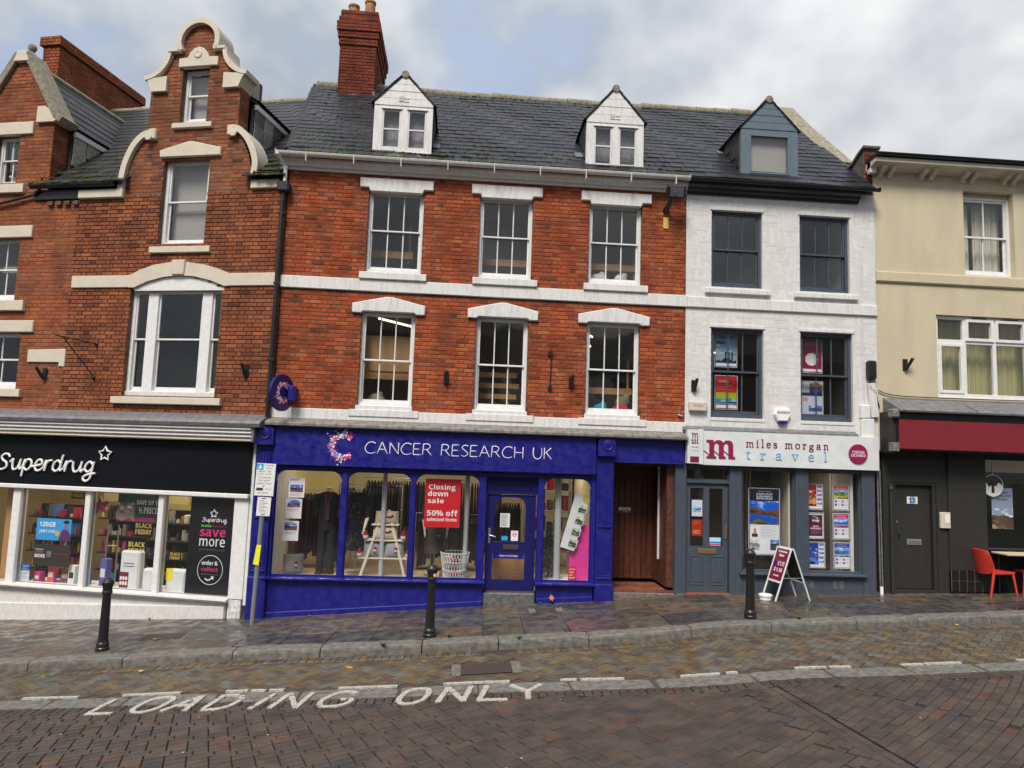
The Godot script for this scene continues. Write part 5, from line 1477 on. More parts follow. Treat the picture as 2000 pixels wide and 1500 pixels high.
# ---------------------------------------------------------------- gabled red brick building
func gabled_building() -> void:
	var t := thing("gabled_brick_building", "old red brick building with curved Dutch gable and cream stone dressings", "building", Vector3.ZERO, -TH)
	var tones := [C(0.42, 0.140, 0.066), C(0.38, 0.128, 0.064), C(0.47, 0.165, 0.075), C(0.35, 0.120, 0.062), C(0.52, 0.185, 0.080), C(0.31, 0.112, 0.064), C(0.27, 0.100, 0.062), C(0.20, 0.082, 0.056)]
	var tones2 := [C(0.49, 0.145, 0.064), C(0.45, 0.130, 0.060), C(0.53, 0.165, 0.070), C(0.41, 0.118, 0.058), C(0.57, 0.185, 0.078), C(0.34, 0.104, 0.060)]
	var H := [Rect2(-3.07, 3.54, 1.90, 2.06), Rect2(-2.60, 6.40, 0.97, 1.70), Rect2(-6.40, 3.62, 1.02, 1.10), Rect2(-6.40, 5.36, 0.78, 1.26)]
	var TOP := [Rect2(-2.36, 8.84, 0.57, 1.10), Rect2(-6.40, 7.72, 0.52, 1.02), H[1]]
	var arch := func(y):
		if y < 5.5 or y > 5.82: return null
		var hw := 0.95 * sqrt(clampf((5.82 - y) / 0.26, 0, 1))
		return [-2.11 - hw, -2.11 + hw]
	var wl := wall(t, "wall", -9.0, -0.02, 3.15, 7.45, H, M.mortar_brown)
	# gables built up in courses over their outlines
	var bay := func(y) -> Array:
		var l := -3.02; var r := -1.12
		if y < 8.66:
			var k := clampf((y - 7.40) / 1.26, 0, 1)
			l = -3.40 + 0.42 * pow(k, 2.2); r = -0.72 - 0.40 * pow(k, 2.0)
		elif y > 9.74 and y < 10.25:
			var k := clampf((y - 9.74) / 0.5, 0, 1)
			l = -2.95 + 0.45 * pow(k, 0.6); r = -1.14 - 0.42 * pow(k, 0.6)
		elif y >= 10.25:
			var hw := sqrt(maxf(0.0, 0.37 * 0.37 - pow(y - 10.44, 2)))
			l = -2.02 - hw; r = -2.02 + hw
		return [l, r]
	var wing := func(y) -> Array:
		var hw := 0.86 if y < 9.1 else 0.86 * clampf((10.42 - y) / 1.32, 0, 1)
		return [-5.98 - hw - (3.0 if y < 7.6 else 0.0), -5.98 + hw]
	var strips := Geo.new()
	for k in 60:
		var y := 7.45 + k * 0.0765
		for f in [bay, wing]:
			if f == bay and y > 10.80 or f == wing and y > 10.36: continue
			var lr = f.call(y + 0.038)
			var segs := [lr]
			for h in TOP:
				if y + 0.038 > h.position.y and y + 0.038 < h.end.y and h.position.x < lr[1] and h.end.x > lr[0]: segs = [[lr[0], h.position.x], [h.end.x, lr[1]]]
			for sg in segs: strips.box(Vector3(sg[0], y, -0.34), Vector3(sg[1], y + 0.0765, 0.0))
	part(wl, "gable_backing", strips, M.mortar_brown)
	var list := courses(-9.0, -4.40, 3.22, 7.45, H, tones2, null, 0.0765)
	var baylist := courses(-4.40, -0.03, 3.22, 7.43, H + [Rect2(-4.32, 5.58, 1.26, 0.24), Rect2(-1.06, 5.58, 0.94, 0.25), arch], tones, null, 0.0765)
	for it in baylist: it.t.origin.z += 0.012
	list += baylist
	list += courses(-4, 0, 7.45, 10.80, TOP, tones, bay, 0.0765)
	list += courses(-9, -5, 7.45, 10.40, TOP, tones2, wing, 0.0765)
	for f in [[-1.12, 8.66, 9.50, 0.34], [-5.12, 7.70, 8.96, 0.42]]:            # returns of the gables
		for it in courses(0.0, f[3], f[1], f[2], [], tones, null, 0.0765):
			it.t = Transform3D(Basis(Vector3.UP, PI / 2), Vector3(f[0], 0, 0)) * it.t; list.append(it)
	bx(wl, "gable_return", Vector3(-5.5, 7.55, -0.45), Vector3(-5.125, 9.0, -0.05), M.mortar_brown, 0.0)
	pieces(wl, "brick", "brickwork", list, M.brick, 300, 0.006)
	for k in 4: bx(t, "dentil", Vector3(-5.05 + k * 0.19, 7.24, 0.0), Vector3(-4.93 + k * 0.19, 7.32, 0.06), M.brick if false else M.mortar_brown)
	var K = M.cream_stone
	# stone dressings of the bay
	bx(t, "string_course", Vector3(-4.34, 5.585, -0.02), Vector3(-3.06, 5.82, 0.05), K, 0.01)
	bx(t, "string_course", Vector3(-1.06, 5.60, -0.02), Vector3(-0.09, 5.84, 0.05), K, 0.01)
	var ao := [Vector2(-3.09, 5.82), Vector2(-2.86, 5.93), Vector2(-2.58, 6.02), Vector2(-2.24, 6.065), Vector2(-1.90, 6.06), Vector2(-1.56, 6.01), Vector2(-1.27, 5.93), Vector2(-1.03, 5.84)]
	var ai := [Vector2(-1.03, 5.60), Vector2(-1.12, 5.60), Vector2(-1.41, 5.71), Vector2(-1.76, 5.79), Vector2(-2.08, 5.81), Vector2(-2.39, 5.78), Vector2(-2.71, 5.70), Vector2(-2.98, 5.585), Vector2(-3.09, 5.585)]
	shape(t, "arch", ao + ai, -0.1, 0.052, K, 0.0)
	shape(t, "keystone", [Vector2(-2.19, 5.815), Vector2(-1.95, 5.815), Vector2(-1.93, 6.10), Vector2(-2.21, 6.10)], -0.05, 0.085, K, 0.012)
	var ty := [Vector2(-3.0, 5.53), Vector2(-1.13, 5.53), Vector2(-1.13, 5.60), Vector2(-1.41, 5.70), Vector2(-1.76, 5.78), Vector2(-2.08, 5.80), Vector2(-2.39, 5.77), Vector2(-2.71, 5.69), Vector2(-2.98, 5.58)]
	shape(t, "tympanum", ty, -0.05, 0.006, M.white_gloss, 0.0)
	sill(t, -3.22, -1.0, 3.38, 3.53, 0.10, K)
	shape(t, "pediment_head", [Vector2(-2.66, 8.12), Vector2(-1.39, 8.12), Vector2(-1.39, 8.275), Vector2(-2.0, 8.42), Vector2(-2.09, 8.42), Vector2(-2.68, 8.26)], -0.05, 0.07, K, 0.014)
	sill(t, -2.71, -1.46, 6.24, 6.385, 0.075, K)
	sill(t, -2.46, -1.63, 8.69, 8.82, 0.07, K)
	var lp := [Vector2(-2.43, 9.93), Vector2(-1.60, 9.93), Vector2(-1.60, 10.11), Vector2(-1.80, 10.12), Vector2(-1.85, 10.22), Vector2(-1.93, 10.30), Vector2(-2.03, 10.335), Vector2(-2.13, 10.30), Vector2(-2.21, 10.22), Vector2(-2.25, 10.12), Vector2(-2.43, 10.11)]
	shape(t, "shaped_lintel", lp, -0.05, 0.06, K, 0.01)
	var g := Geo.new()
	g.lathe([Vector2(0.075, 0.0), Vector2(0.085, 0.012), Vector2(0.06, 0.018), Vector2(0.0, 0.006)], Vector3(-2.03, 10.18, 0.06), 18, Basis(Vector3.RIGHT, Vector3(0, 0, 1), Vector3(0, -1, 0)))
	part(t, "roundel", g, K)
	# gable copings: an inverted curve, a shoulder and a round head
	var cop := func(called: String, pts: Array, w: float, z0 := -0.38, z1 := 0.085):
		var gg := Geo.new()
		ribbon(gg, smooth_line(pts, 4), w, z0, z1)
		part(t, called, gg, K)
	cop.call("gable_coping", [Vector2(-3.44, 7.46), Vector2(-3.445, 7.72), Vector2(-3.39, 8.05), Vector2(-3.25, 8.38), Vector2(-3.06, 8.58), Vector2(-2.90, 8.62)], 0.115)
	cop.call("gable_coping", [Vector2(-0.68, 7.72), Vector2(-0.66, 7.95), Vector2(-0.74, 8.22), Vector2(-0.88, 8.46), Vector2(-1.06, 8.62), Vector2(-1.22, 8.64)], 0.115)
	for q in [[-2.86, 1], [-1.20, -1]]:
		bx(t, "scroll_block", Vector3(q[0] - 0.08, 8.49, -0.3), Vector3(q[0] + 0.08, 8.70, 0.095), K, 0.02)
		g = Geo.new()
		g.lathe([Vector2(0.075, 0.0), Vector2(0.07, 0.02), Vector2(0, 0.025)], Vector3(q[0] - 0.06 * q[1], 8.535, 0.09), 16, Basis(Vector3.RIGHT, Vector3(0, 0, 1), Vector3(0, -1, 0)))
		part(t, "scroll", g, K)
	for sd in [-1, 1]:
		var m := func(u, y): return Vector2(-2.05 + sd * u, y)
		cop.call("gable_coping", [m.call(1.08, 9.74), m.call(0.92, 9.78), m.call(0.74, 9.90), m.call(0.62, 10.08), m.call(0.58, 10.28)], 0.085)
		shape(t, "shoulder_slab", [m.call(0.34, 10.235), m.call(0.60, 10.235), m.call(0.62, 10.30), m.call(0.36, 10.30)], -0.38, 0.10, K, 0.01)
		shape(t, "corbel_block", [m.call(0.60, 9.46), m.call(0.92, 9.46), m.call(0.95, 9.54), m.call(1.0, 9.66), m.call(1.05, 9.72), m.call(0.60, 9.76)], -0.36, 0.075, K, 0.0)
	var hd := []
	for i in 19:
		var a := deg_to_rad(-26 + 232.0 * i / 18)
		hd.append(Vector2(-2.03 + 0.405 * cos(a), 10.44 + 0.405 * sin(a)))
	cop.call("round_coping", hd, 0.10, -0.40, 0.10)
	bx(t, "eaves_block", Vector3(-4.35, 7.35, -0.05), Vector3(-3.38, 7.52, 0.09), K, 0.012)
	bx(t, "eaves_block", Vector3(-0.72, 7.44, -0.05), Vector3(-0.15, 7.61, 0.08), K, 0.012)
	gutter(t, -5.38, -3.52, 7.62, 0.13, 0.065, M.black_paint)
	gutter(t, -0.62, -0.10, 7.70, 0.13, 0.055, M.black_paint)
	bx(t, "gutter_board", Vector3(-5.36, 7.36, -0.02), Vector3(-4.36, 7.56, 0.055), M.black_paint)
	g = Geo.new()
	g.tube([Vector3(-9, 6.95, 0.07), Vector3(-6.13, 7.30, 0.07), Vector3(-5.34, 7.46, 0.07), Vector3(-5.2, 7.56, 0.1)], 0.028, 8)
	part(t, "rain_pipe", g, M.black_paint)
	# windows
	var tri := part(t, "window", Geo.new(), M.white_gloss)
	g = Geo.new()
	frame_geo(g, -3.07, -1.17, 3.54, 5.56, -0.2, -0.09, 0.07, 0.05, 0.10, 0.05)
	g.cbox(Vector3(-2.735, 3.62, -0.19), Vector3(-2.52, 5.52, -0.07), 0.008); g.cbox(Vector3(-1.61, 3.62, -0.19), Vector3(-1.40, 5.52, -0.07), 0.008)
	part(tri, "frame", g, M.white_gloss)
	bx(tri, "worn_base", Vector3(-3.08, 3.53, -0.1), Vector3(-1.16, 3.625, -0.06), M.peeling_white)
	for q in [[-3.0, -2.735], [-2.52, -1.61], [-1.40, -1.22]]:
		for up in [true, false]:
			g = Geo.new()
			var z := -0.11 if up else -0.145
			var y0 := 4.60 if up else 3.635; var y1 := 5.515 if up else 4.64
			frame_geo(g, q[0], q[1], y0, y1, z - 0.035, z, 0.03, 0.03, 0.035 if up else 0.08, 0.03)
			part(tri, "sash_frame", g, M.white_gloss)
			pane(tri, q[0] + 0.03, q[1] - 0.03, y0 + (0.035 if up else 0.08), y1 - 0.03, z - 0.02)
	sash(t, -2.60, -1.63, 6.40, 8.10, 7.29, -0.10, M.white_gloss, 1, 0.07, 0.035)
	sash(t, -2.36, -1.79, 8.84, 9.94, 9.43, -0.12, M.white_gloss, 1, 0.06, 0.035)
	sash(t, -6.40, -5.38, 3.62, 4.72, 4.20, -0.10, M.white_gloss, 2, 0.06, 0.035)
	sash(t, -6.40, -5.62, 5.36, 6.62, 6.0, -0.10, M.white_gloss, 2, 0.06, 0.035)
	sash(t, -6.40, -5.88, 7.72, 8.74, 8.27, -0.10, M.white_gloss, 2, 0.05, 0.03)
	for q in [[-6.60, -5.33, 6.61, 6.85], [-6.60, -5.09, 4.72, 4.95], [-6.5, -5.56, 8.74, 9.0]]: bx(t, "lintel", Vector3(q[0], q[2], -0.05), Vector3(q[1], q[3], 0.055), K, 0.012)
	for q in [[-6.6, -5.34, 5.14, 5.37], [-6.6, -5.22, 3.46, 3.63], [-6.5, -5.62, 7.52, 7.725]]: sill(t, q[0], q[1], q[2], q[3], 0.075, K)
	shape(t, "stone_patch", [Vector2(-5.16, 4.14), Vector2(-4.46, 4.14), Vector2(-4.46, 4.06), Vector2(-4.33, 4.06), Vector2(-4.33, 4.40), Vector2(-5.16, 4.38)], -0.01, 0.035, K, 0.008)
	# wing gable coping, block and ball
	for sd in [-1, 1]:
		g = Geo.new()
		var a := Vector2(-5.98 + sd * 0.10, 10.46); var b := Vector2(-5.98 + sd * 0.93, 9.10)
		ribbon(g, [a, b, b + Vector2(sd * 0.13, -0.10)], 0.13, -0.36, 0.08)
		part(t, "gable_coping", g, M.old_stone)
		shape(t, "kneeler", [Vector2(-5.98 + sd * 0.50, 8.97), Vector2(-5.98 + sd * 0.50, 9.30), Vector2(-5.98 + sd * 0.66, 9.30), Vector2(-5.98 + sd * 1.0, 9.10), Vector2(-5.98 + sd * 0.98, 9.02), Vector2(-5.98 + sd * 0.90, 8.97)], -0.40, 0.07, K, 0.0)
	shape(t, "apex_stone", [Vector2(-6.17, 10.28), Vector2(-5.79, 10.28), Vector2(-5.90, 10.52), Vector2(-6.06, 10.52)], -0.30, 0.09, K, 0.012)
	g = Geo.new()
	g.lathe([Vector2(0.09, 10.50), Vector2(0.05, 10.55), Vector2(0.045, 10.58)], Vector3(-5.92, 0, -0.1), 14)
	g.ball(Vector3(-5.92, 10.66, -0.1), Vector3(0.085, 0.085, 0.085), 14, 8)
	part(t, "ball_finial", g, M.old_stone)
	# roofs
	var roof := part(t, "roof", Geo.new(), M.roof_felt)
	g = Geo.new()
	g.quad(Vector3(-10, 8.08, -0.40), Vector3(0.02, 8.08, -0.40), Vector3(0.45, 11.10, -3.65), Vector3(-10, 11.10, -3.65))
	for q in [[-5.1, -3.42], [-0.72, -0.03]]: g.quad(Vector3(q[0], 7.60, 0.12), Vector3(q[1], 7.60, 0.12), Vector3(q[1], 8.085, -0.405), Vector3(q[0], 8.085, -0.405))
	g.quad(Vector3(-0.5, 7.5, -8), Vector3(-10, 7.5, -8), Vector3(-10, 11.10, -3.65), Vector3(0.6, 11.10, -3.65))
	part(roof, "roof_boarding", g, M.roof_felt)
	var up2 := Vector3(0, 0.925, -1.0).normalized()
	var st := [C(0.051, 0.051, 0.054), C(0.043, 0.043, 0.047), C(0.061, 0.060, 0.059), C(0.038, 0.039, 0.043)]
	list = []
	slates(list, Vector3(-10, 7.64, 0.14), Vector3.RIGHT, up2, 10.6, 5.1, func(u, v): return u - 10.0 > -9.0 and (v > 0.7 or (u > 4.9 and u < 6.62) or u > 9.25), st, 0.245, 0.305, null, func(v): return 10.0 + 0.105 * v)
	# the gables' own little roofs, running back into the main slope
	for q in [[-2.05, 10.02, 9.34, 1.08, -0.36, 3.2], [-5.95, 10.32, 8.97, 1.0, -0.36, 3.0]]:
		for sd in [-1, 1]:
			var e0 := Vector3(q[0] + sd * q[3], q[2], q[4]); var r0 := Vector3(q[0], q[1], q[4])
			var dn := Vector3(0, 0, -q[5])
			var k := [e0, r0, r0 + dn, e0 + dn] if sd < 0 else [r0, e0, e0 + dn, r0 + dn]
			g = Geo.new()
			var th := Vector3(0, 0.03, 0)
			g.hexa([k[0] - th, k[1] - th, k[1] + th, k[0] + th, k[3] - th, k[2] - th, k[2] + th, k[3] + th])
			part(roof, "gable_roof", g, M.roof_felt)
			slates(list, e0 + th + (Vector3.ZERO if sd > 0 else dn), Vector3(0, 0, -sd), (r0 - e0).normalized(), q[5], (r0 - e0).length(), func(_u, _v): return true, st)
			if sd > 0:
				bx(roof, "eaves_board", Vector3(e0.x - 0.06, e0.y - 0.13, -2.4), Vector3(e0.x + 0.015, e0.y - 0.025, -0.37), M.white_gloss)
				g = Geo.new()
				g.prism(PackedVector2Array([Vector2(-0.36, 7.7), Vector2(-0.36, e0.y - 0.05), Vector2(-2.4, e0.y - 0.05)]), 0, 0.06, Transform3D(Basis(Vector3(0, 0, 1), Vector3(0, 1, 0), Vector3(-1, 0, 0)), Vector3(e0.x - 0.05, 0, 0)))
				part(roof, "cheek", g, M.roof_felt)
				for r in 5:
					var y: float = q[2] - 0.42 - r * 0.30
					var zend: float = -(y - 7.55) / 0.925 + 0.1
					var z := -0.36
					while z > zend + 0.05 and y > 7.7:
						var z2 := maxf(z - 0.36, zend - 0.1)
						g = Geo.new(); g.col = vary([C(0.50, 0.50, 0.45), C(0.36, 0.36, 0.34), C(0.58, 0.56, 0.48), C(0.20, 0.20, 0.20)][rng.randi_range(0, 3)], 0.1)
						g.tbox(Transform3D(Basis(Vector3.BACK, -0.06), Vector3(e0.x - 0.030, y + 0.15, (z + z2) / 2)), Vector3(0.014, 0.32, z - z2 - 0.022), 0.003)
						part(roof, "hung_slate", g, M.sooty_panel)
						z = z2
		g = Geo.new()
		g.tube([Vector3(q[0], q[1] + 0.02, q[4]), Vector3(q[0], q[1] + 0.02, q[4] - q[5])], 0.09, 8)
		part(roof, "ridge_tile", g, M.old_stone)
	pieces(roof, "slate", "slates", list, M.slate, 250, 0.003)
	ridge_tiles(roof, Vector3(-9.5, 11.12, -3.66), Vector3(0.4, 11.14, -3.66), M.old_stone)
	moss_on(roof, Vector3(-5.3, 7.64, 0.14), Vector3.RIGHT, up2, 1.9, 1.6, 500, func(_u, v): return 0.5 * exp(-v * 2.0), 0.03)
	moss_on(roof, Vector3(-0.6, 7.64, 0.14), Vector3.RIGHT, up2, 0.5, 4.8, 900, func(u, v): return 0.45 * exp(-v * 1.4) + 0.15 * (1.0 if u > 0.3 else 0.4), 0.035)
	moss_on(roof, Vector3(-6.0, 10.28, -3.0), Vector3(0, 0, 1), Vector3(-0.6, 0.8, 0).normalized() * -1.0, 2.6, 0.25, 260, func(_u, _v): return 0.6, 0.03)
	moss_on(roof, Vector3(-9, 10.95, -3.5), Vector3.RIGHT, up2, 8.5, 0.3, 500, func(_u, _v): return 0.5, 0.03)
	# long chimney stack behind the wing
	var ch := part(t, "chimney", Geo.new(), M.mortar_brown)
	bx(ch, "stack", Vector3(-7.43, 9.0, -4.7), Vector3(-7.02, 11.85, -1.87), M.mortar_brown, 0.0)
	bx(ch, "stack_head", Vector3(-7.49, 11.85, -4.76), Vector3(-6.96, 12.04, -1.81), M.mortar_brown, 0.0)
	list = []
	for L in [[9.6, 11.83, 0.0], [11.85, 12.06, 0.06]]:
		for it in courses(0, 0.43 + 2 * L[2], L[0], L[1], [], tones2, null, 0.0765):
			it.t.origin += Vector3(-7.44 - L[2], 0, -1.86 + L[2]); list.append(it)
		for it in courses(0, 2.83 + 2 * L[2], L[0], L[1], [], tones2, null, 0.0765):
			it.t = Transform3D(Basis(Vector3.UP, PI / 2), Vector3(-7.015 + L[2], 0, -1.86 + L[2])) * it.t; list.append(it)
	pieces(ch, "brick", "brickwork", list, M.brick, 150, 0.006)
	bx(t, "rear_wall", Vector3(-10, -0.8, -8.1), Vector3(-0.2, 7.6, -8.0), M.mortar_brown, 0.0)
	bx(t, "side_wall", Vector3(-10, -0.8, -8.0), Vector3(-9.8, 7.6, -0.2), M.mortar_brown, 0.0)
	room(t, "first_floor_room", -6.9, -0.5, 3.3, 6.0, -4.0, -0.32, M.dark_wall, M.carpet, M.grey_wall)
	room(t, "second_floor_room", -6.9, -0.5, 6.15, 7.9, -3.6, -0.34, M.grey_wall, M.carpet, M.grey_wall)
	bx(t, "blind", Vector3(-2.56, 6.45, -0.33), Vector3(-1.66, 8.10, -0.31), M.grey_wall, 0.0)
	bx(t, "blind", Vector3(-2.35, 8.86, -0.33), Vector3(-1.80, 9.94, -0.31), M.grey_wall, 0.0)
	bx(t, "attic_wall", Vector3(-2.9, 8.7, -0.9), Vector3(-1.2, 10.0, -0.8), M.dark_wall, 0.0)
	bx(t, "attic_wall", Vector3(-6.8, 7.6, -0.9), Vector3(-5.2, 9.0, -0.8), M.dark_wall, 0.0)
	g = Geo.new()
	for k in 6: g.tube([Vector3(-6.1 + k * 0.05, 7.75, -0.42 + 0.02 * (k % 2)), Vector3(-6.1 + k * 0.05, 8.7, -0.42 + 0.02 * (k % 2))], 0.03, 6)
	for k in 8: g.tube([Vector3(-5.95 + k * 0.04, 5.4, -0.42 + 0.02 * (k % 2)), Vector3(-5.95 + k * 0.04, 6.6, -0.42 + 0.02 * (k % 2))], 0.028, 6)
	part(t, "curtain", g, M.curtain)
	# ground floor shopfront in white with a roller shutter box
	var Wh = M.white_gloss
	var xs := [[-6.0, -5.12], [-4.95, -3.57], [-3.47, -2.07], [-1.97, -0.575]]
	run_x(t, "lead_capping", [Vector2(-0.02, 3.24), Vector2(0.03, 3.235), Vector2(0.36, 3.11), Vector2(0.40, 3.06), Vector2(0.38, 3.00), Vector2(-0.02, 3.00)], -9, -0.02, M.lead)
	var cz0 := [[3.00, 2.94, 0.36], [2.935, 2.875, 0.33], [2.87, 2.81, 0.30], [2.805, 2.745, 0.27]]
	for k in 4: run_x(t, "shutter_slat", [Vector2(-0.02, cz0[k][1]), Vector2(cz0[k][2] - 0.02, cz0[k][1]), Vector2(cz0[k][2], cz0[k][1] + 0.02), Vector2(cz0[k][2] - 0.012, cz0[k][0]), Vector2(-0.02, cz0[k][0])], -9, -0.20, M.cream_stone if k > 2 else M.white_paint)
	bx(t, "cornice_end", Vector3(-0.20, 2.74, -0.02), Vector3(-0.15, 3.02, 0.34), M.lead)
	bx(t, "soffit", Vector3(-9, 1.80, -0.2), Vector3(-0.31, 2.76, 0.02), Wh, 0.0)
	bx(t, "head_rail", Vector3(-9, 1.745, -0.12), Vector3(-0.29, 1.825, 0.14), Wh, 0.012)
	for q in [[-5.115, -4.945], [-3.575, -3.465], [-2.075, -1.965], [-0.58, -0.30]]: bx(t, "mullion", Vector3(q[0], 0.0, -0.10), Vector3(q[1], 1.745, 0.07), Wh, 0.008)
	bx(t, "corner_post", Vector3(-0.30, -0.1, -0.10), Vector3(-0.24, 2.76, 0.05), Wh)
	run_x(t, "shop_sill", [Vector2(-0.12, -0.06), Vector2(0.13, -0.06), Vector2(0.15, -0.03), Vector2(0.14, 0.0), Vector2(-0.12, 0.02)], -6.6, -0.56, M.peeling_white)
	shape(t, "stallriser", [Vector2(-6.6, -1.1), Vector2(-0.62, -0.6), Vector2(-0.62, -0.06), Vector2(-6.6, -0.06)], -0.12, 0.04, M.peeling_white, 0.0)
	shape(t, "plinth", [Vector2(-6.6, -1.1), Vector2(-0.63, -0.6), Vector2(-0.63, -0.135), Vector2(-6.6, -0.44)], 0.0, 0.075, M.peeling_white, 0.01)
	bx(t, "worn_post_base", Vector3(-0.58, -0.55, -0.1), Vector3(-0.33, -0.01, 0.06), M.sooty_panel, 0.01)
	for k in 14:
		g = Geo.new(); g.col = C(0.6, 0.62, 0.62)
		var px := -0.57 + rng.randf() * 0.19; var py := -0.38 + rng.randf() * 0.3
		g.cbox(Vector3(px, py, 0.06), Vector3(px + rng.randf_range(0.01, 0.03), py + rng.randf_range(0.02, 0.12), 0.062), 0.0)
		part(t, "paint_flake", g, M.plastic)
	for q in xs: pane(t, q[0], q[1], 0.0, 1.75, -0.03, null, 0.002)
	for q in xs:
		g = Geo.new()
		frame_geo(g, q[0], q[1], 0.0, 1.745, -0.06, 0.0, 0.015, 0.015, 0.02, 0.02)
		part(t, "window_bead", g, M.galvanised)
	# signboard with a looping script and a star
	var s := thing("shop_signboard", "black fascia sign with white joined-up script and outlined star", "shop sign", Vector3.ZERO, -TH)
	bx(s, "board", Vector3(-9, 1.825, 0.0), Vector3(-0.30, 2.745, 0.11), M.sign_black, 0.004)
	var pen := -5.47
	for L in script_word():
		g = Geo.new()
		for stroke in L[1]:
			var pts := []
			for p in smooth_line(stroke, 5): pts.append(Vector3(pen + p.x * 0.205 + p.y * 0.03, 2.085 + p.y * 0.205, 0.135))
			g.tube(pts, 0.021, 8)
		part(s, "letter", g, M.letter_white)
		pen += L[0] * 0.205
	star_outline(s, Vector2(-3.19, 2.44), 0.135, 0.018, 0.135)

func star_outline(s: Node3D, c: Vector2, r: float, w: float, z: float, b := Basis(), o := Vector3.ZERO) -> void:
	var pts := []
	for i in 10:
		var a := PI / 2 + TAU * i / 10
		var rr := r if i % 2 == 0 else r * 0.52
		pts.append(o + b * Vector3(c.x + rr * cos(a), c.y + rr * sin(a), z))
	var g := Geo.new()
	g.tube(pts, w, 6, true)
	part(s, "star", g, M.letter_white)

func script_word() -> Array:
	var v := func(a): var o := []; for i in range(0, a.size(), 2): o.append(Vector2(a[i], a[i + 1]))
	var P := func(a: Array) -> Array:
		var o := []
		for i in range(0, a.size(), 2): o.append(Vector2(a[i], a[i + 1]))
		return o
	return [
		[1.45, [P.call([1.15, 1.15, 0.95, 1.38, 0.55, 1.4, 0.3, 1.15, 0.5, 0.85, 0.9, 0.62, 1.0, 0.25, 0.6, 0.0, 0.1, 0.05, -0.1, 0.25])]],
		[1.25, [P.call([-0.15, 0.7, 0.1, 0.95, 0.15, 0.5, 0.3, 0.05, 0.65, 0.1, 0.85, 0.5, 0.92, 0.98]), P.call([0.92, 0.98, 0.9, 0.4, 1.0, 0.08, 1.25, 0.3])]],
		[1.15, [P.call([0.0, 0.3, 0.12, 0.98]), P.call([0.12, 0.98, 0.1, 0.2, 0.08, -0.55]), P.call([0.12, 0.6, 0.4, 0.98, 0.8, 0.85, 0.85, 0.35, 0.5, 0.02, 0.15, 0.2])]],
		[1.05, [P.call([-0.25, 0.35, 0.3, 0.45, 0.78, 0.62, 0.7, 0.95, 0.35, 0.95, 0.12, 0.5, 0.3, 0.05, 0.7, 0.05, 1.05, 0.35])]],
		[0.85, [P.call([0.0, 0.4, 0.15, 0.98]), P.call([0.15, 0.98, 0.18, 0.5, 0.15, 0.02]), P.call([0.17, 0.5, 0.35, 0.88, 0.75, 0.98])]],
		[1.25, [P.call([0.80, 0.75, 0.5, 0.98, 0.15, 0.7, 0.15, 0.2, 0.5, 0.02, 0.82, 0.3]), P.call([0.92, 1.5, 0.86, 0.7, 0.88, 0.1, 1.2, 0.3])]],
		[0.85, [P.call([0.0, 0.4, 0.15, 0.98]), P.call([0.15, 0.98, 0.18, 0.5, 0.15, 0.02]), P.call([0.17, 0.5, 0.35, 0.88, 0.7, 0.98])]],
		[1.2, [P.call([0.0, 0.95, 0.08, 0.4, 0.3, 0.04, 0.65, 0.15, 0.82, 0.55, 0.88, 0.98]), P.call([0.88, 0.98, 0.86, 0.4, 0.95, 0.08, 1.2, 0.3])]],
		[1.2, [P.call([0.80, 0.75, 0.5, 0.98, 0.15, 0.7, 0.15, 0.25, 0.5, 0.08, 0.82, 0.35]), P.call([0.90, 0.98, 0.86, 0.2, 0.8, -0.5, 0.4, -0.75, 0.1, -0.5, 0.4, -0.2, 1.25, -0.02])]],
	]

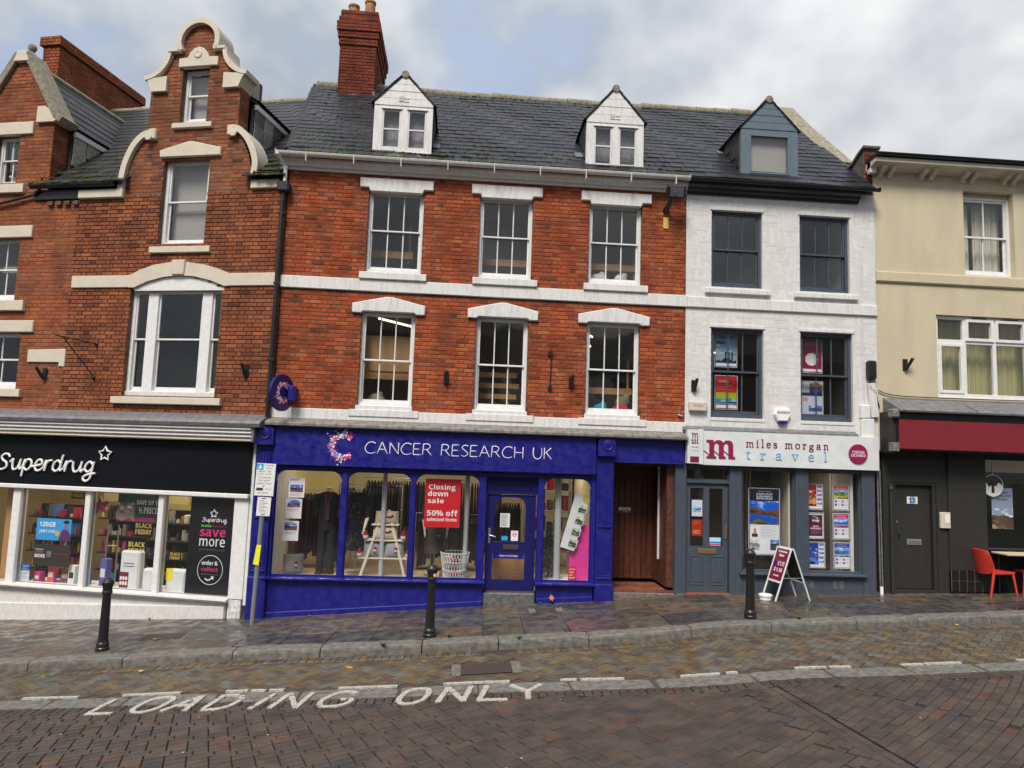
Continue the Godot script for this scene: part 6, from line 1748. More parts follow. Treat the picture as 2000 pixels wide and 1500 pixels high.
# ---------------------------------------------------------------- cream rendered building
func cream_building() -> void:
	var t := thing("cream_rendered_building", "cream rendered building with bracketed eaves above a charcoal cafe front", "building")
	var holes := [Rect2(12.52, 4.06, 2.5, 1.62), Rect2(13.15, 6.50, 1.05, 1.72)]
	wall(t, "wall", 11.30, 18.0, 3.0, 8.72, holes, M.render, 0.0)
	run_x(t, "string_course", [Vector2(-0.05, 6.265), Vector2(0.03, 6.265), Vector2(0.05, 6.29), Vector2(0.05, 6.46), Vector2(0.03, 6.475), Vector2(-0.05, 6.475)], 11.30, 18.0, M.render)
	# eaves: boarded soffit, paired brackets, black gutter
	run_x(t, "eaves_board", [Vector2(-0.1, 8.50), Vector2(0.02, 8.50), Vector2(0.28, 8.57), Vector2(0.33, 8.57), Vector2(0.33, 8.65), Vector2(-0.1, 8.65)], 11.17, 18.0, M.cream_stone)
	gutter(t, 11.15, 18.0, 8.715, 0.37, 0.05, M.black_paint)
	bx(t, "gutter_backing", Vector3(11.16, 8.648, -0.1), Vector3(18.0, 8.735, 0.32), M.black_paint)
	for k in 8:
		for j in 2:
			var g := Geo.new()
			var x := 11.36 + k * 0.86 + j * 0.20
			g.prism(PackedVector2Array([Vector2(0.0, 8.36), Vector2(0.05, 8.37), Vector2(0.08, 8.42), Vector2(0.15, 8.44), Vector2(0.22, 8.48), Vector2(0.24, 8.56), Vector2(0.0, 8.50)]), 0, 0.085, Transform3D(Basis(Vector3(0, 0, 1), Vector3(0, 1, 0), Vector3(-1, 0, 0)), Vector3(x + 0.085, 0, 0)))
			part(t, "eaves_bracket", g, M.cream_stone)
	bx(t, "eaves_return", Vector3(11.17, 8.42, 0.0), Vector3(11.30, 8.65, 0.12), M.white_paint)
	bx(t, "roof", Vector3(11.2, 8.725, -8.0), Vector3(18.0, 8.76, 0.2), M.roof_felt, 0.0)
	sash(t, 13.15, 14.20, 6.50, 8.13, 7.32, -0.12, M.white_gloss, 2, 0.06, 0.04)
	bx(t, "head_board", Vector3(13.15, 8.12, -0.2), Vector3(14.2, 8.22, -0.13), M.render)
	var w := part(t, "window", Geo.new(), M.white_gloss)
	var g2 := Geo.new()
	frame_geo(g2, 12.52, 15.02, 4.06, 5.68, -0.14, -0.06, 0.07, 0.07, 0.09, 0.07)
	for x in [13.10, 13.72, 14.38]: g2.cbox(Vector3(x, 4.13, -0.135), Vector3(x + 0.07, 5.62, -0.065), 0.006)
	g2.cbox(Vector3(12.59, 5.13, -0.13), Vector3(14.95, 5.21, -0.07), 0.006)
	part(w, "frame", g2, M.white_gloss)
	for k in 4:
		var a: float = [12.59, 13.17, 13.79, 14.45][k]; var b: float = [13.10, 13.72, 14.38, 14.95][k]
		if k == 0 or k == 3:
			var g := Geo.new()
			frame_geo(g, a, b, 4.15, 5.13, -0.12, -0.045, 0.06, 0.06, 0.06, 0.06)
			part(w, "casement", g, M.white_gloss)
		if k > 0:
			var g := Geo.new()
			frame_geo(g, a - 0.02, b + 0.02, 5.19, 5.63, -0.12, -0.04, 0.06, 0.06, 0.06, 0.06)
			part(w, "top_light", g, M.white_gloss)
			bx(w, "trickle_vent", Vector3(a + 0.12, 5.635, -0.06), Vector3(b - 0.12, 5.655, -0.045), M.ink)
		pane(w, a, b, 4.15, 5.13, -0.10, null, 0.003); pane(w, a, b, 5.21, 5.61, -0.10, null, 0.003)
	g2 = Geo.new()
	for k in 60: g2.tube([Vector3(12.6 + k * 0.04, 4.12, -0.40 + 0.018 * sin(k * 1.3)), Vector3(12.6 + k * 0.04, 5.62, -0.40 + 0.018 * sin(k * 1.3))], 0.028, 6)
	part(t, "drawn_curtain", g2, M.blind)
	g2 = Geo.new()
	for k in 30:
		if k < 11 or k > 13: g2.tube([Vector3(13.2 + k * 0.035, 6.5, -0.45 + 0.02 * sin(k * 1.7)), Vector3(13.2 + k * 0.035, 8.1, -0.45 + 0.02 * sin(k * 1.7))], 0.027, 6)
	part(t, "net_curtain", g2, M.curtain)
	room(t, "first_floor_room", 11.6, 17.0, 4.0, 5.9, -4.0, -0.3, M.grey_wall, M.carpet, M.grey_wall)
	room(t, "second_floor_room", 11.6, 17.0, 6.4, 8.5, -4.0, -0.3, M.grey_wall, M.carpet, M.grey_wall)
	bx(t, "side_wall", Vector3(11.31, 0.1, -8.0), Vector3(11.5, 8.7, -0.31), M.render, 0.0)
	bx(t, "rear_wall", Vector3(11.3, 0.0, -8.1), Vector3(18.0, 8.7, -8.0), M.render, 0.0)
	bx(t, "end_wall", Vector3(17.8, 0.0, -8.0), Vector3(18.0, 8.7, -0.3), M.render, 0.0)
	# lead roof over the shopfront, with the fascia beneath it
	run_x(t, "lead_roof", [Vector2(-0.02, 4.00), Vector2(0.0, 4.00), Vector2(0.52, 3.76), Vector2(0.54, 3.74), Vector2(0.53, 3.71), Vector2(-0.02, 3.71)], 11.40, 18.0, M.lead)
	for x in [12.9, 15.0]: 
		var g := Geo.new()
		g.tube([Vector3(x, 4.0, 0.0), Vector3(x, 3.765, 0.525)], 0.014, 6)
		part(t, "lead_roll", g, M.lead)
	bx(t, "fascia_core", Vector3(11.40, 3.0, -0.05), Vector3(18.0, 3.71, 0.42), M.black_paint, 0.0)
	bx(t, "console_end", Vector3(11.33, 2.95, -0.05), Vector3(11.42, 3.72, 0.40), M.charcoal, 0.01)
	bx(t, "console_foot", Vector3(11.31, 2.98, 0.30), Vector3(11.43, 3.14, 0.45), M.lead_pale)
	bx(t, "console_head", Vector3(11.30, 3.60, 0.30), Vector3(11.43, 3.76, 0.50), M.lead_pale, 0.02)
	bx(t, "red_fascia", Vector3(11.43, 3.03, 0.42), Vector3(18.0, 3.565, 0.455), M.awning_red, 0.004)
	var Q = M.charcoal
	wall(t, "cafe_wall", 11.38, 12.68, 0.2, 3.02, [Rect2(11.585, 0.40, 0.855, 2.01)], Q, -0.02, 0.3)
	bx(t, "pier", Vector3(12.66, 0.2, -0.3), Vector3(13.42, 3.02, 0.02), Q, 0.01)
	bx(t, "pier_plinth", Vector3(12.655, 0.2, -0.3), Vector3(13.43, 0.80, 0.026), M.sign_black, 0.0)
	var k := 0
	for r in 2:                                                 # black glazed tiles on the plinth
		for c in 5:
			var g := Geo.new(); g.col = C(0.008, 0.009, 0.010)
			var x0 := 12.665 + c * 0.153
			g.cbox(Vector3(x0, 0.41 + r * 0.20, 0.02), Vector3(minf(x0 + 0.147, 13.425), 0.604 + r * 0.20, 0.034), 0.004)
			part(t, "plinth_tile", g, M.plastic); k += 1
	g2 = Geo.new()
	for c in 6: g2.box(Vector3(12.658 + c * 0.153, 0.40, 0.02), Vector3(12.666 + c * 0.153, 0.81, 0.030))
	g2.box(Vector3(12.66, 0.604, 0.02), Vector3(13.42, 0.611, 0.029))
	part(t, "tile_joint", g2, M.concrete)
	var d := part(t, "side_door", Geo.new(), Q)
	bx(d, "door_leaf", Vector3(11.64, 0.42, -0.15), Vector3(12.36, 2.36, -0.10), Q, 0.004)
	g2 = Geo.new()
	frame_geo(g2, 11.585, 12.44, 0.38, 2.41, -0.2, -0.03, 0.05, 0.07, 0.03, 0.05)
	part(d, "door_frame", g2, Q)
	bx(d, "letter_plate", Vector3(11.88, 1.235, -0.10), Vector3(12.17, 1.345, -0.085), M.galvanised)
	bx(d, "letter_flap", Vector3(11.91, 1.26, -0.087), Vector3(12.14, 1.32, -0.08), M.steel)
	g2 = Geo.new()
	g2.tube([Vector3(11.715, 1.38, -0.10), Vector3(11.715, 1.39, -0.06), Vector3(11.715, 1.46, -0.06), Vector3(11.715, 1.50, -0.10)], 0.009, 8)
	part(d, "door_handle", g2, M.black_iron)
	g2 = Geo.new()
	g2.lathe([Vector2(0.022, 0), Vector2(0.02, 0.012), Vector2(0, 0.013)], Vector3(11.69, 1.66, -0.10), 12, Basis(Vector3.RIGHT, Vector3(0, 0, 1), Vector3(0, -1, 0)))
	part(d, "lock", g2, M.steel)
	var np := part(d, "number_plate", Geo.new(), M.paper)
	for q in 3: bx(np, "number_tile", Vector3(11.90 + q * 0.072, 2.005, -0.10), Vector3(11.968 + q * 0.072, 2.14, -0.088), M.pale_blue if q % 2 else M.paper, 0.003)
	words(np, "digit", "13", Vector3(11.935, 2.025, -0.088), 0.135, 0.095, M.blue_paint, true, true, 0.003)
	bx(t, "cafe_head", Vector3(13.42, 2.90, -0.3), Vector3(18.0, 3.02, 0.02), Q, 0.0)
	bx(t, "cafe_stallriser", Vector3(13.43, 0.2, -0.3), Vector3(18.0, 1.18, -0.02), M.sign_black, 0.0)
	var sw := part(t, "shop_window", Geo.new(), Q)
	g2 = Geo.new()
	frame_geo(g2, 13.42, 16.2, 1.18, 2.92, -0.12, -0.04, 0.03, 0.05, 0.04, 0.03)
	part(sw, "frame", g2, Q)
	pane(sw, 13.45, 16.15, 1.22, 2.89, -0.08, null, 0.001)
	bx(t, "cafe_end", Vector3(16.2, 0.2, -0.3), Vector3(18.0, 3.0, 0.0), Q, 0.0)
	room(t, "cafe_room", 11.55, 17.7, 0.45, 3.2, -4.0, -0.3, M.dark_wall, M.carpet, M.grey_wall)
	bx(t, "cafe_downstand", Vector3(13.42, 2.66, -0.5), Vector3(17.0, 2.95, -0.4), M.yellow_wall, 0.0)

# ---------------------------------------------------------------- far side of the street, seen only as reflections in the glass
func opposite_side() -> void:
	var cols := ["render", "brick", "white_paint"]
	var i := 0
	for b in [[-17.0, -5.0, 7.2, "cream_stone", "cream painted three-bay terrace across the street behind the viewer"], [-4.8, 4.6, 8.4, "mortar", "dull brown rendered terrace across the street behind the viewer"], [5.0, 15.0, 6.8, "white_paint", "white terrace with grey roof across the street behind the viewer"], [15.2, 26.0, 7.8, "mortar_brown", "tan terrace at the uphill end across the street behind the viewer"]]:
		var t := thing("terraced_building", b[4], "building")
		var g := Geo.new()
		g.box(Vector3(b[0], -1.5, 20.5), Vector3(b[1], b[2], 28.0))
		part(t, "wall", g, M[b[3]])
		g = Geo.new()
		var h: float = b[2]
		g.quad(Vector3(b[1] + 0.2, h, 20.2), Vector3(b[0] - 0.2, h, 20.2), Vector3(b[0] - 0.2, h + 2.6, 24.2), Vector3(b[1] + 0.2, h + 2.6, 24.2))
		g.quad(Vector3(b[0] - 0.2, h, 28.2), Vector3(b[1] + 0.2, h, 28.2), Vector3(b[1] + 0.2, h + 2.6, 24.2), Vector3(b[0] - 0.2, h + 2.6, 24.2))
		g.tri(Vector3(b[0], h, 28.0), Vector3(b[0], h + 2.6, 24.2), Vector3(b[0], h, 20.3)); g.tri(Vector3(b[1], h, 20.3), Vector3(b[1], h + 2.6, 24.2), Vector3(b[1], h, 28.0))
		part(t, "roof", g, M.roof_felt)
		for k in 4:
			for r in 2:
				var x: float = lerpf(b[0], b[1], (k + 0.5) / 4.0)
				bx(t, "window", Vector3(x - 0.55, 3.6 + r * 2.4, 20.44), Vector3(x + 0.55, 5.2 + r * 2.4 if r == 0 else minf(7.0, h - 0.3), 20.52), M.sign_black, 0.01)
		bx(t, "shopfront", Vector3(b[0] + 0.3, -0.5, 20.40), Vector3(b[1] - 0.3, 2.7, 20.52), M.charcoal, 0.02)
		i += 1

# ---------------------------------------------------------------- inside the shops
func poster(called: String, label: String, cat: String, p: Vector3, w: float, h: float, m: Material, group := "", turn := 0.0, frame := false) -> Node3D:
	var t := thing(called, label, cat, p, turn, group)
	sheet(t, "print", Vector3.ZERO, w, h, m)
	if frame:
		var g := Geo.new()
		frame_geo(g, -0.022, w + 0.022, -0.022, h + 0.022, -0.012, 0.0025, 0.012, 0.012, 0.012, 0.012)
		part(t, "holder", g, M.sign_white)
		bx(t, "acrylic_back", Vector3(-0.03, -0.03, -0.016), Vector3(w + 0.03, h + 0.03, -0.012), M.glass, 0.001)
	return t

func mannequin_body(t: Node3D, skin: Material, arms: bool, top: Color, low: Color, skirt: bool) -> void:
	# one lofted body: hips, waist, chest, shoulders and a neck, standing on a rod
	var g := Geo.new()
	g.col = top
	var sec := [[0.78, 0.15, 0.11], [0.86, 0.17, 0.125], [0.98, 0.135, 0.10], [1.08, 0.125, 0.095], [1.22, 0.155, 0.115], [1.34, 0.185, 0.115], [1.42, 0.19, 0.10], [1.46, 0.14, 0.075], [1.485, 0.065, 0.06]]
	var ring := func(gg: Geo, a: Array, b: Array, n := 18):
		for k in n:
			var u := TAU * k / n; var v := TAU * (k + 1) / n
			var f := func(s, an): return Vector3(s[1] * cos(an) * (1.0 + 0.025 * sin(an * 5 + s[0] * 20)), s[0], s[2] * -sin(an) * (1.0 + 0.03 * sin(an * 7)))
			gg.trin(f.call(a, u), f.call(a, v), f.call(b, v), Vector3(cos(u), 0, -sin(u)), Vector3(cos(v), 0, -sin(v)), Vector3(cos(v), 0, -sin(v)))
			gg.trin(f.call(a, u), f.call(b, v), f.call(b, u), Vector3(cos(u), 0, -sin(u)), Vector3(cos(v), 0, -sin(v)), Vector3(cos(u), 0, -sin(u)))
	for i in sec.size() - 1: ring.call(g, sec[i], sec[i + 1])
	for s in [-1, 1]: g.tube([Vector3(s * 0.165, 1.42, 0), Vector3(s * 0.20, 1.30, 0.0), Vector3(s * 0.212, 1.14, 0.01), Vector3(s * 0.21, 1.02, 0.04)], [0.066, 0.062, 0.054, 0.046], 10)
	part(t, "top", g, M.cloth)
	g = Geo.new(); g.col = low
	if skirt:
		var sk := [[0.42, 0.20, 0.145], [0.60, 0.19, 0.14], [0.80, 0.165, 0.122]]
		for i in 2: ring.call(g, sk[i], sk[i + 1])
		part(t, "skirt", g, M.cloth)
	else:
		for s in [-1, 1]: g.tube([Vector3(s * 0.075, 0.84, 0), Vector3(s * 0.085, 0.5, 0.01), Vector3(s * 0.09, 0.04, 0.0)], [0.092, 0.075, 0.07], 12)
		part(t, "trousers", g, M.cloth)
	g = Geo.new()
	g.lathe([Vector2(0.062, 1.455), Vector2(0.052, 1.49), Vector2(0.05, 1.53), Vector2(0.056, 1.555), Vector2(0.05, 1.56), Vector2(0, 1.56)], Vector3.ZERO, 16)
	part(t, "neck", g, skin)
	if arms:
		for s in [-1, 1]:
			g = Geo.new()
			g.tube([Vector3(s * 0.225, 1.03, 0.04), Vector3(s * 0.215, 0.92, 0.085), Vector3(s * 0.205, 0.83, 0.11)], [0.034, 0.030, 0.021], 10)
			g.ball(Vector3(s * 0.205, 0.79, 0.115), Vector3(0.018, 0.045, 0.032), 10, 6)
			for k in 4: g.tube([Vector3(s * 0.205, 0.765, 0.095 + k * 0.014), Vector3(s * 0.203, 0.725, 0.10 + k * 0.013), Vector3(s * 0.197, 0.70 + 0.006 * absf(k - 1.5), 0.10 + k * 0.011)], [0.0075, 0.007, 0.005], 6)
			g.tube([Vector3(s * 0.2, 0.80, 0.14), Vector3(s * 0.195, 0.765, 0.158), Vector3(s * 0.193, 0.74, 0.160)], [0.009, 0.008, 0.006], 6)
			part(t, "forearm", g, skin)
	g = Geo.new()
	g.tube([Vector3(0, 0.02, 0), Vector3(0, 0.8, 0)], 0.011, 8)
	g.cbox(Vector3(-0.17, 0, -0.13), Vector3(0.17, 0.018, 0.13), 0.004)
	part(t, "stand", g, M.steel if skirt else M.black_iron)

func cushion(label: String, at: Vector3, w: float, h: float, c: Color, deco: String, tilt := -0.25, turn := 0.0) -> void:
	var t := thing("cushion", label, "cushion", at, turn, "cushions in the charity shop window")
	var g := Geo.new(); g.col = c
	var n := 8
	var b := Basis(Vector3.RIGHT, tilt)
	var f := func(i: int, j: int, s: float):
		var u := -1.0 + 2.0 * i / n; var v := -1.0 + 2.0 * j / n
		var d := pow(maxf(0.0, (1 - u * u) * (1 - v * v)), 0.45)
		var pin := 1.0 - 0.07 * (u * u * (1 - v * v) + 0.0); var pin2 := 1.0 - 0.07 * (v * v * (1 - u * u))
		return b * Vector3(u * w / 2 * pin2, v * h / 2 * pin + h / 2, s * d * 0.075)
	for i in n:
		for j in n:
			g.quad(f.call(i, j, 1), f.call(i + 1, j, 1), f.call(i + 1, j + 1, 1), f.call(i, j + 1, 1))
			g.quad(f.call(i + 1, j, -1), f.call(i, j, -1), f.call(i, j + 1, -1), f.call(i + 1, j + 1, -1))
	part(t, "cover", g, M.cloth)
	g = Geo.new()
	var o := Vector3(0.04, h * 0.5, 0.077)
	if deco == "bird":
		g.col = C(0.45, 0.02, 0.03); g.ball(b * o, Vector3(0.033, 0.04, 0.010), 10, 6)
		g.col = C(0.75, 0.75, 0.72); g.ball(b * (o + Vector3(0, -0.035, 0)), Vector3(0.03, 0.02, 0.010), 10, 6)
		g.col = C(0.03, 0.03, 0.03); g.tbox(Transform3D(b, b * (o + Vector3(0, -0.075, 0.0))), Vector3(0.07, 0.008, 0.008), 0.002)
	else:
		g.col = C(0.42, 0.03, 0.06); g.ball(b * o, Vector3(0.055, 0.022, 0.010), 10, 6)
		g.col = C(0.03, 0.03, 0.04); g.ball(b * (o + Vector3(0.06, 0.022, 0)), Vector3(0.022, 0.02, 0.010), 8, 6)
	part(t, "motif", g, M.cloth)

func clothes_rail(label: String, x0: float, x1: float, y: float, z: float, drop: float, seed_: int, pal: Array) -> void:
	var t := thing("clothes_rail", label, "clothes rail", Vector3((x0 + x1) / 2, 0.35, z), 0.0, "rails of clothes inside the shop")
	var r := RandomNumberGenerator.new(); r.seed = seed_
	var g := Geo.new()
	var hx := (x1 - x0) / 2
	g.tube([Vector3(-hx, 0, 0), Vector3(-hx, y - 0.35, 0), Vector3(hx, y - 0.35, 0), Vector3(hx, 0, 0)], 0.013, 8)
	part(t, "rail", g, M.steel)
	var x := -hx + 0.05
	while x < hx - 0.05:
		g = Geo.new(); g.col = vary(pal[r.randi_range(0, pal.size() - 1)], 0.3)
		var w := r.randf_range(0.035, 0.07); var d := drop * r.randf_range(0.75, 1.0)
		var zz := r.randf_range(0.16, 0.22)
		var a := y - 0.35 - 0.06
		g.hexa([Vector3(x, a - d, zz + 0.02), Vector3(x + w, a - d, zz + 0.03), Vector3(x + w * 0.9, a - 0.10, zz), Vector3(x + w * 0.1, a - 0.10, zz), Vector3(x, a - d, -zz), Vector3(x + w, a - d, -zz), Vector3(x + w * 0.9, a - 0.10, -zz), Vector3(x + w * 0.1, a - 0.10, -zz)])
		g.hexa([Vector3(x + w * 0.1, a - 0.10, zz), Vector3(x + w * 0.9, a - 0.10, zz), Vector3(x + w * 0.7, a, 0.03), Vector3(x + w * 0.3, a, 0.03), Vector3(x + w * 0.1, a - 0.10, -zz), Vector3(x + w * 0.9, a - 0.10, -zz), Vector3(x + w * 0.7, a, -0.03), Vector3(x + w * 0.3, a, -0.03)])
		part(t, "garment", g, M.cloth)
		x += w + r.randf_range(0.006, 0.02)

func tube_light(label: String, at: Vector3, ln: float, turn: float, energy: float) -> void:
	var t := thing("tube_light", label, "ceiling light", at, turn, "lit tubes on the shop ceilings")
	bx(t, "batten", Vector3(-ln / 2, 0, -0.04), Vector3(ln / 2, 0.05, 0.04), M.white_gloss)
	var g := Geo.new()
	g.tube([Vector3(-ln / 2 + 0.03, -0.022, 0), Vector3(ln / 2 - 0.03, -0.022, 0)], 0.016, 8)
	part(t, "lit_tube", g, M.lit_tube)
	area_lamp(at + Vector3(0, -0.05, 0), Vector2(0.5, 0.5), energy)

func shop_interiors() -> void:
	var P := func(key: String, w: int, h: int, f: Callable): return print_mat(key, print_tex(w, h, f))
	# --- charity shop
	var cr: Node3D = get_node("brick_shop_building")
	room(cr, "shop_room", 0.12, 5.86, 0.36, 2.95, -4.6, -0.12, M.cream_wall, M.pale_floor, M.ceiling)
	bx(cr, "window_cheek", Vector3(0.10, 0.40, -1.0), Vector3(0.15, 2.3, -0.06), M.white_paint)
	for q in [[3.54, -0.30], [2.02, -0.38], [5.24, -0.3]]:
		var g := Geo.new()
		g.tube([Vector3(q[0], 0.36, q[1]), Vector3(q[0], 2.95, q[1])], 0.045 if q[0] < 5 else 0.062, 14)
		part(cr, "iron_column", g, M.post_grey)
	bx(cr, "window_bed", Vector3(0.12, 0.30, -1.1), Vector3(3.80, 0.40, -0.1), M.pale_floor)
	bx(cr, "window_bed", Vector3(4.90, 0.30, -0.9), Vector3(5.84, 0.42, -0.1), M.white_paint)
	bx(cr, "door_blank", Vector3(4.0, 0.30, -0.6), Vector3(4.68, 0.92, -0.55), M.pine)
	for q in [[1.0, -1.2, 0.6], [2.9, -1.6, 0.0], [1.8, -3.2, 0.0], [5.3, -1.5, 0.0], [4.3, -3.0, 0.0]]:
		tube_light("lit white ceiling tube in the charity shop, %s" % ["nearest the left hand pane", "above the ladder display", "at the back left", "above the fir tree", "at the back near the door"][[1.0, 2.9, 1.8, 5.3, 4.3].find(q[0])], Vector3(q[0], 2.86, q[1]), 1.1, q[2], 0.75)
	var dark := [C(0.015, 0.015, 0.02), C(0.03, 0.025, 0.03), C(0.05, 0.045, 0.04), C(0.02, 0.03, 0.05), C(0.08, 0.02, 0.025), C(0.04, 0.04, 0.05), C(0.10, 0.09, 0.08)]
	clothes_rail("dark clothes rail behind the black dress", 0.9, 2.2, 1.95, -2.2, 1.2, 3, dark)
	clothes_rail("dark clothes rail close behind the suited dummy's shoulder", 0.2, 1.3, 1.85, -1.5, 1.3, 13, dark + [C(0.25, 0.03, 0.04)])
	clothes_rail("long dark clothes rail along the rear wall", 1.2, 4.4, 2.05, -3.9, 1.3, 4, dark)
	clothes_rail("mixed clothes rail behind the grey skirt dummy", 2.55, 3.9, 1.45, -1.6, 1.0, 5, [C(0.03, 0.03, 0.04), C(0.06, 0.055, 0.06), C(0.12, 0.03, 0.03), C(0.03, 0.10, 0.12), C(0.08, 0.08, 0.09)])
	clothes_rail("clothes rail glimpsed through the shop door", 4.0, 4.7, 1.75, -1.9, 1.2, 6, dark + [C(0.1, 0.05, 0.08)])
	var sh := thing("shelf_unit", "wall shelves of red bags and goods behind the fir tree", "shelves", Vector3(5.3, 0.36, -2.4))
	for k in 5: bx(sh, "shelf", Vector3(-0.5, 0.3 + k * 0.42, -0.2), Vector3(0.5, 0.33 + k * 0.42, 0.2), M.grey_wall)
	for s in [-0.5, 0.48]: bx(sh, "upright", Vector3(s, 0, -0.2), Vector3(s + 0.02, 2.2, 0.2), M.grey_wall)
	for k in 5:
		for j in 6:
			var g := Geo.new(); g.col = [C(0.35, 0.02, 0.02), C(0.05, 0.04, 0.04), C(0.4, 0.38, 0.33), C(0.12, 0.1, 0.08), C(0.30, 0.05, 0.08)][(k * 2 + j * 3) % 5]
			g.cbox(Vector3(-0.48 + j * 0.16, 0.33 + k * 0.42, -0.1), Vector3(-0.36 + j * 0.16, 0.33 + k * 0.42 + 0.16 + 0.05 * ((k + j) % 4), 0.12), 0.02)
			part(sh, "item", g, M.cloth)
	var m1 := thing("mannequin", "headless dummy in a charcoal suit with patterned red tie", "mannequin", Vector3(0.98, 0.40, -0.55), 0.1)
	mannequin_body(m1, M.mannequin, false, C(0.035, 0.030, 0.030), C(0.030, 0.030, 0.036), false)
	var gg := Geo.new(); gg.col = C(0.22, 0.03, 0.06)
	gg.prism(PackedVector2Array([Vector2(-0.075, 1.47), Vector2(-0.01, 1.02), Vector2(0.075, 1.47)]), 0.09, 0.122, Transform3D(), 0.0)
	part(m1, "shirt", gg, M.cloth)
	gg = Geo.new(); gg.col = C(0.05, 0.02, 0.035)
	gg.prism(PackedVector2Array([Vector2(-0.028, 1.43), Vector2(0.028, 1.43), Vector2(0.045, 0.98), Vector2(0.0, 0.92), Vector2(-0.045, 0.98)]), 0.12, 0.135, Transform3D(), 0.003)
	part(m1, "tie", gg, M.cloth)
	gg = Geo.new(); gg.col = C(0.5, 0.4, 0.4)
	for k in 22: gg.tbox(Transform3D(Basis(Vector3.BACK, 0.6), Vector3(-0.024 + 0.024 * (k % 3), 0.98 + 0.02 * k, 0.1355)), Vector3(0.007, 0.016, 0.002), 0.0)
	part(m1, "tie_pattern", gg, M.cloth)
	for s in [-1, 1]:
		gg = Geo.new(); gg.col = C(0.015, 0.013, 0.012)
		gg.ball(Vector3(s * 0.09, 0.03, 0.06), Vector3(0.045, 0.04, 0.12), 10, 6)
		part(m1, "shoe", gg, M.plastic)
	var m2 := thing("mannequin", "headless dummy in a black patterned dress with cream arms", "mannequin", Vector3(1.52, 0.40, -0.60), -0.35)
	mannequin_body(m2, M.mannequin, true, C(0.028, 0.028, 0.032), C(0.028, 0.028, 0.032), true)
	gg = Geo.new(); gg.col = C(0.20, 0.20, 0.21)
	for k in 90:
		var a := rng.randf_range(0.2, PI - 0.2); var y := rng.randf_range(0.45, 1.4)
		var rx := 0.19 if y < 0.8 else (0.15 if y < 1.15 else 0.185)
		gg.tbox(Transform3D(Basis(Vector3.UP, PI / 2 - a) * Basis(Vector3.BACK, rng.randf_range(-1, 1)), Vector3(rx * cos(a), y, (rx - 0.055) * sin(a) + 0.012)), Vector3(0.008, rng.randf_range(0.015, 0.05), 0.003), 0.0)
	part(m2, "dress_pattern", gg, M.cloth).set_meta("kind", "stuff")
	var m3 := thing("mannequin", "dummy in grey jacket and tweed skirt partly behind red sale poster", "mannequin", Vector3(2.98, 0.40, -0.50), 0.1)
	mannequin_body(m3, M.mannequin, true, C(0.11, 0.115, 0.125), C(0.085, 0.08, 0.072), true)
	# stepladder shelves with cushions
	var ld := thing("ladder_shelf", "white painted stepladder display stand with three shelves", "display stand", Vector3(2.06, 0.40, -0.45))
	for s in [-1, 1]:
		for z in [0.14, -0.22]:
			var g := Geo.new()
			var top := Vector3(s * 0.045, 1.18, -0.03 + z * 0.15)
			var bot := Vector3(s * 0.40, 0, z * 1.2)
			var bb := Basis.looking_at((top - bot).normalized(), Vector3.BACK)
			g.tbox(Transform3D(bb, (top + bot) / 2), Vector3(0.05, 0.028, (top - bot).length()), 0.005)
			part(ld, "leg", g, M.cream_stone)
	for q in [[0.30, 0.46, 0.20], [0.62, 0.36, 0.17], [0.90, 0.25, 0.13]]: bx(ld, "shelf", Vector3(-q[1], q[0], -q[2]), Vector3(q[1], q[0] + 0.025, q[2] * 0.6), M.cream_stone)
	cushion("small grey cushion with robin leaning at the left cheek of the window", Vector3(0.46, 0.40, -0.35), 0.36, 0.36, C(0.30, 0.29, 0.29), "bird", -0.3, 0.3)
	cushion("cream cushion with red dachshund on the ladder's top shelf", Vector3(2.08, 1.325, -0.44), 0.42, 0.24, C(0.62, 0.52, 0.38), "dog", -0.2)
	cushion("cream cushion with red dachshund on the ladder's middle shelf", Vector3(2.06, 1.045, -0.42), 0.44, 0.25, C(0.62, 0.55, 0.43), "dog", -0.2)
	cushion("grey robin cushion at the left of the ladder's bottom shelf", Vector3(1.86, 0.725, -0.40), 0.34, 0.30, C(0.33, 0.34, 0.36), "bird", -0.2)
	cushion("grey robin cushion at the right of the ladder's bottom shelf", Vector3(2.24, 0.725, -0.38), 0.34, 0.30, C(0.37, 0.38, 0.40), "bird", -0.2)
	for q in [[1.62, 0.725, "by the ladder's foot on its left"], [2.50, 0.725, "at the ladder's right end, bottom shelf"], [1.72, 1.045, "at the left end of the ladder's middle shelf"], [2.40, 1.045, "at the right end of the ladder's middle shelf"]]:
		var o := thing("festive_ornament", "little red and white festive ornament " + q[2], "ornament", Vector3(q[0], q[1], -0.36), 0.0, "festive ornaments on the ladder display")
		var g := Geo.new(); g.col = C(0.7, 0.7, 0.66)
		g.ball(Vector3(0, 0.05, 0), Vector3(0.05, 0.055, 0.045), 10, 7)
		part(o, "body", g, M.cloth)
		g = Geo.new(); g.col = C(0.40, 0.02, 0.03)
		g.lathe([Vector2(0.042, 0.085), Vector2(0.03, 0.13), Vector2(0.0, 0.19)], Vector3.ZERO, 10)
		part(o, "hat", g, M.cloth)
	# wire basket of soft goods
	var bk := thing("wire_basket", "round white wire basket of soft goods by the shop door", "basket", Vector3(3.36, 0.40, -0.34))
	gg = Geo.new()
	for k in 28:
		var a := TAU * k / 28; var b := TAU * (k + 2.0) / 28
		for d in [0, 1]:
			var a2 := a if d == 0 else b; var b2 := b if d == 0 else a
			gg.tube([Vector3(0.20 * cos(a2), 0.0, 0.20 * sin(a2)), Vector3(0.265 * cos(b2), 0.46, 0.265 * sin(b2))], 0.0042, 5)
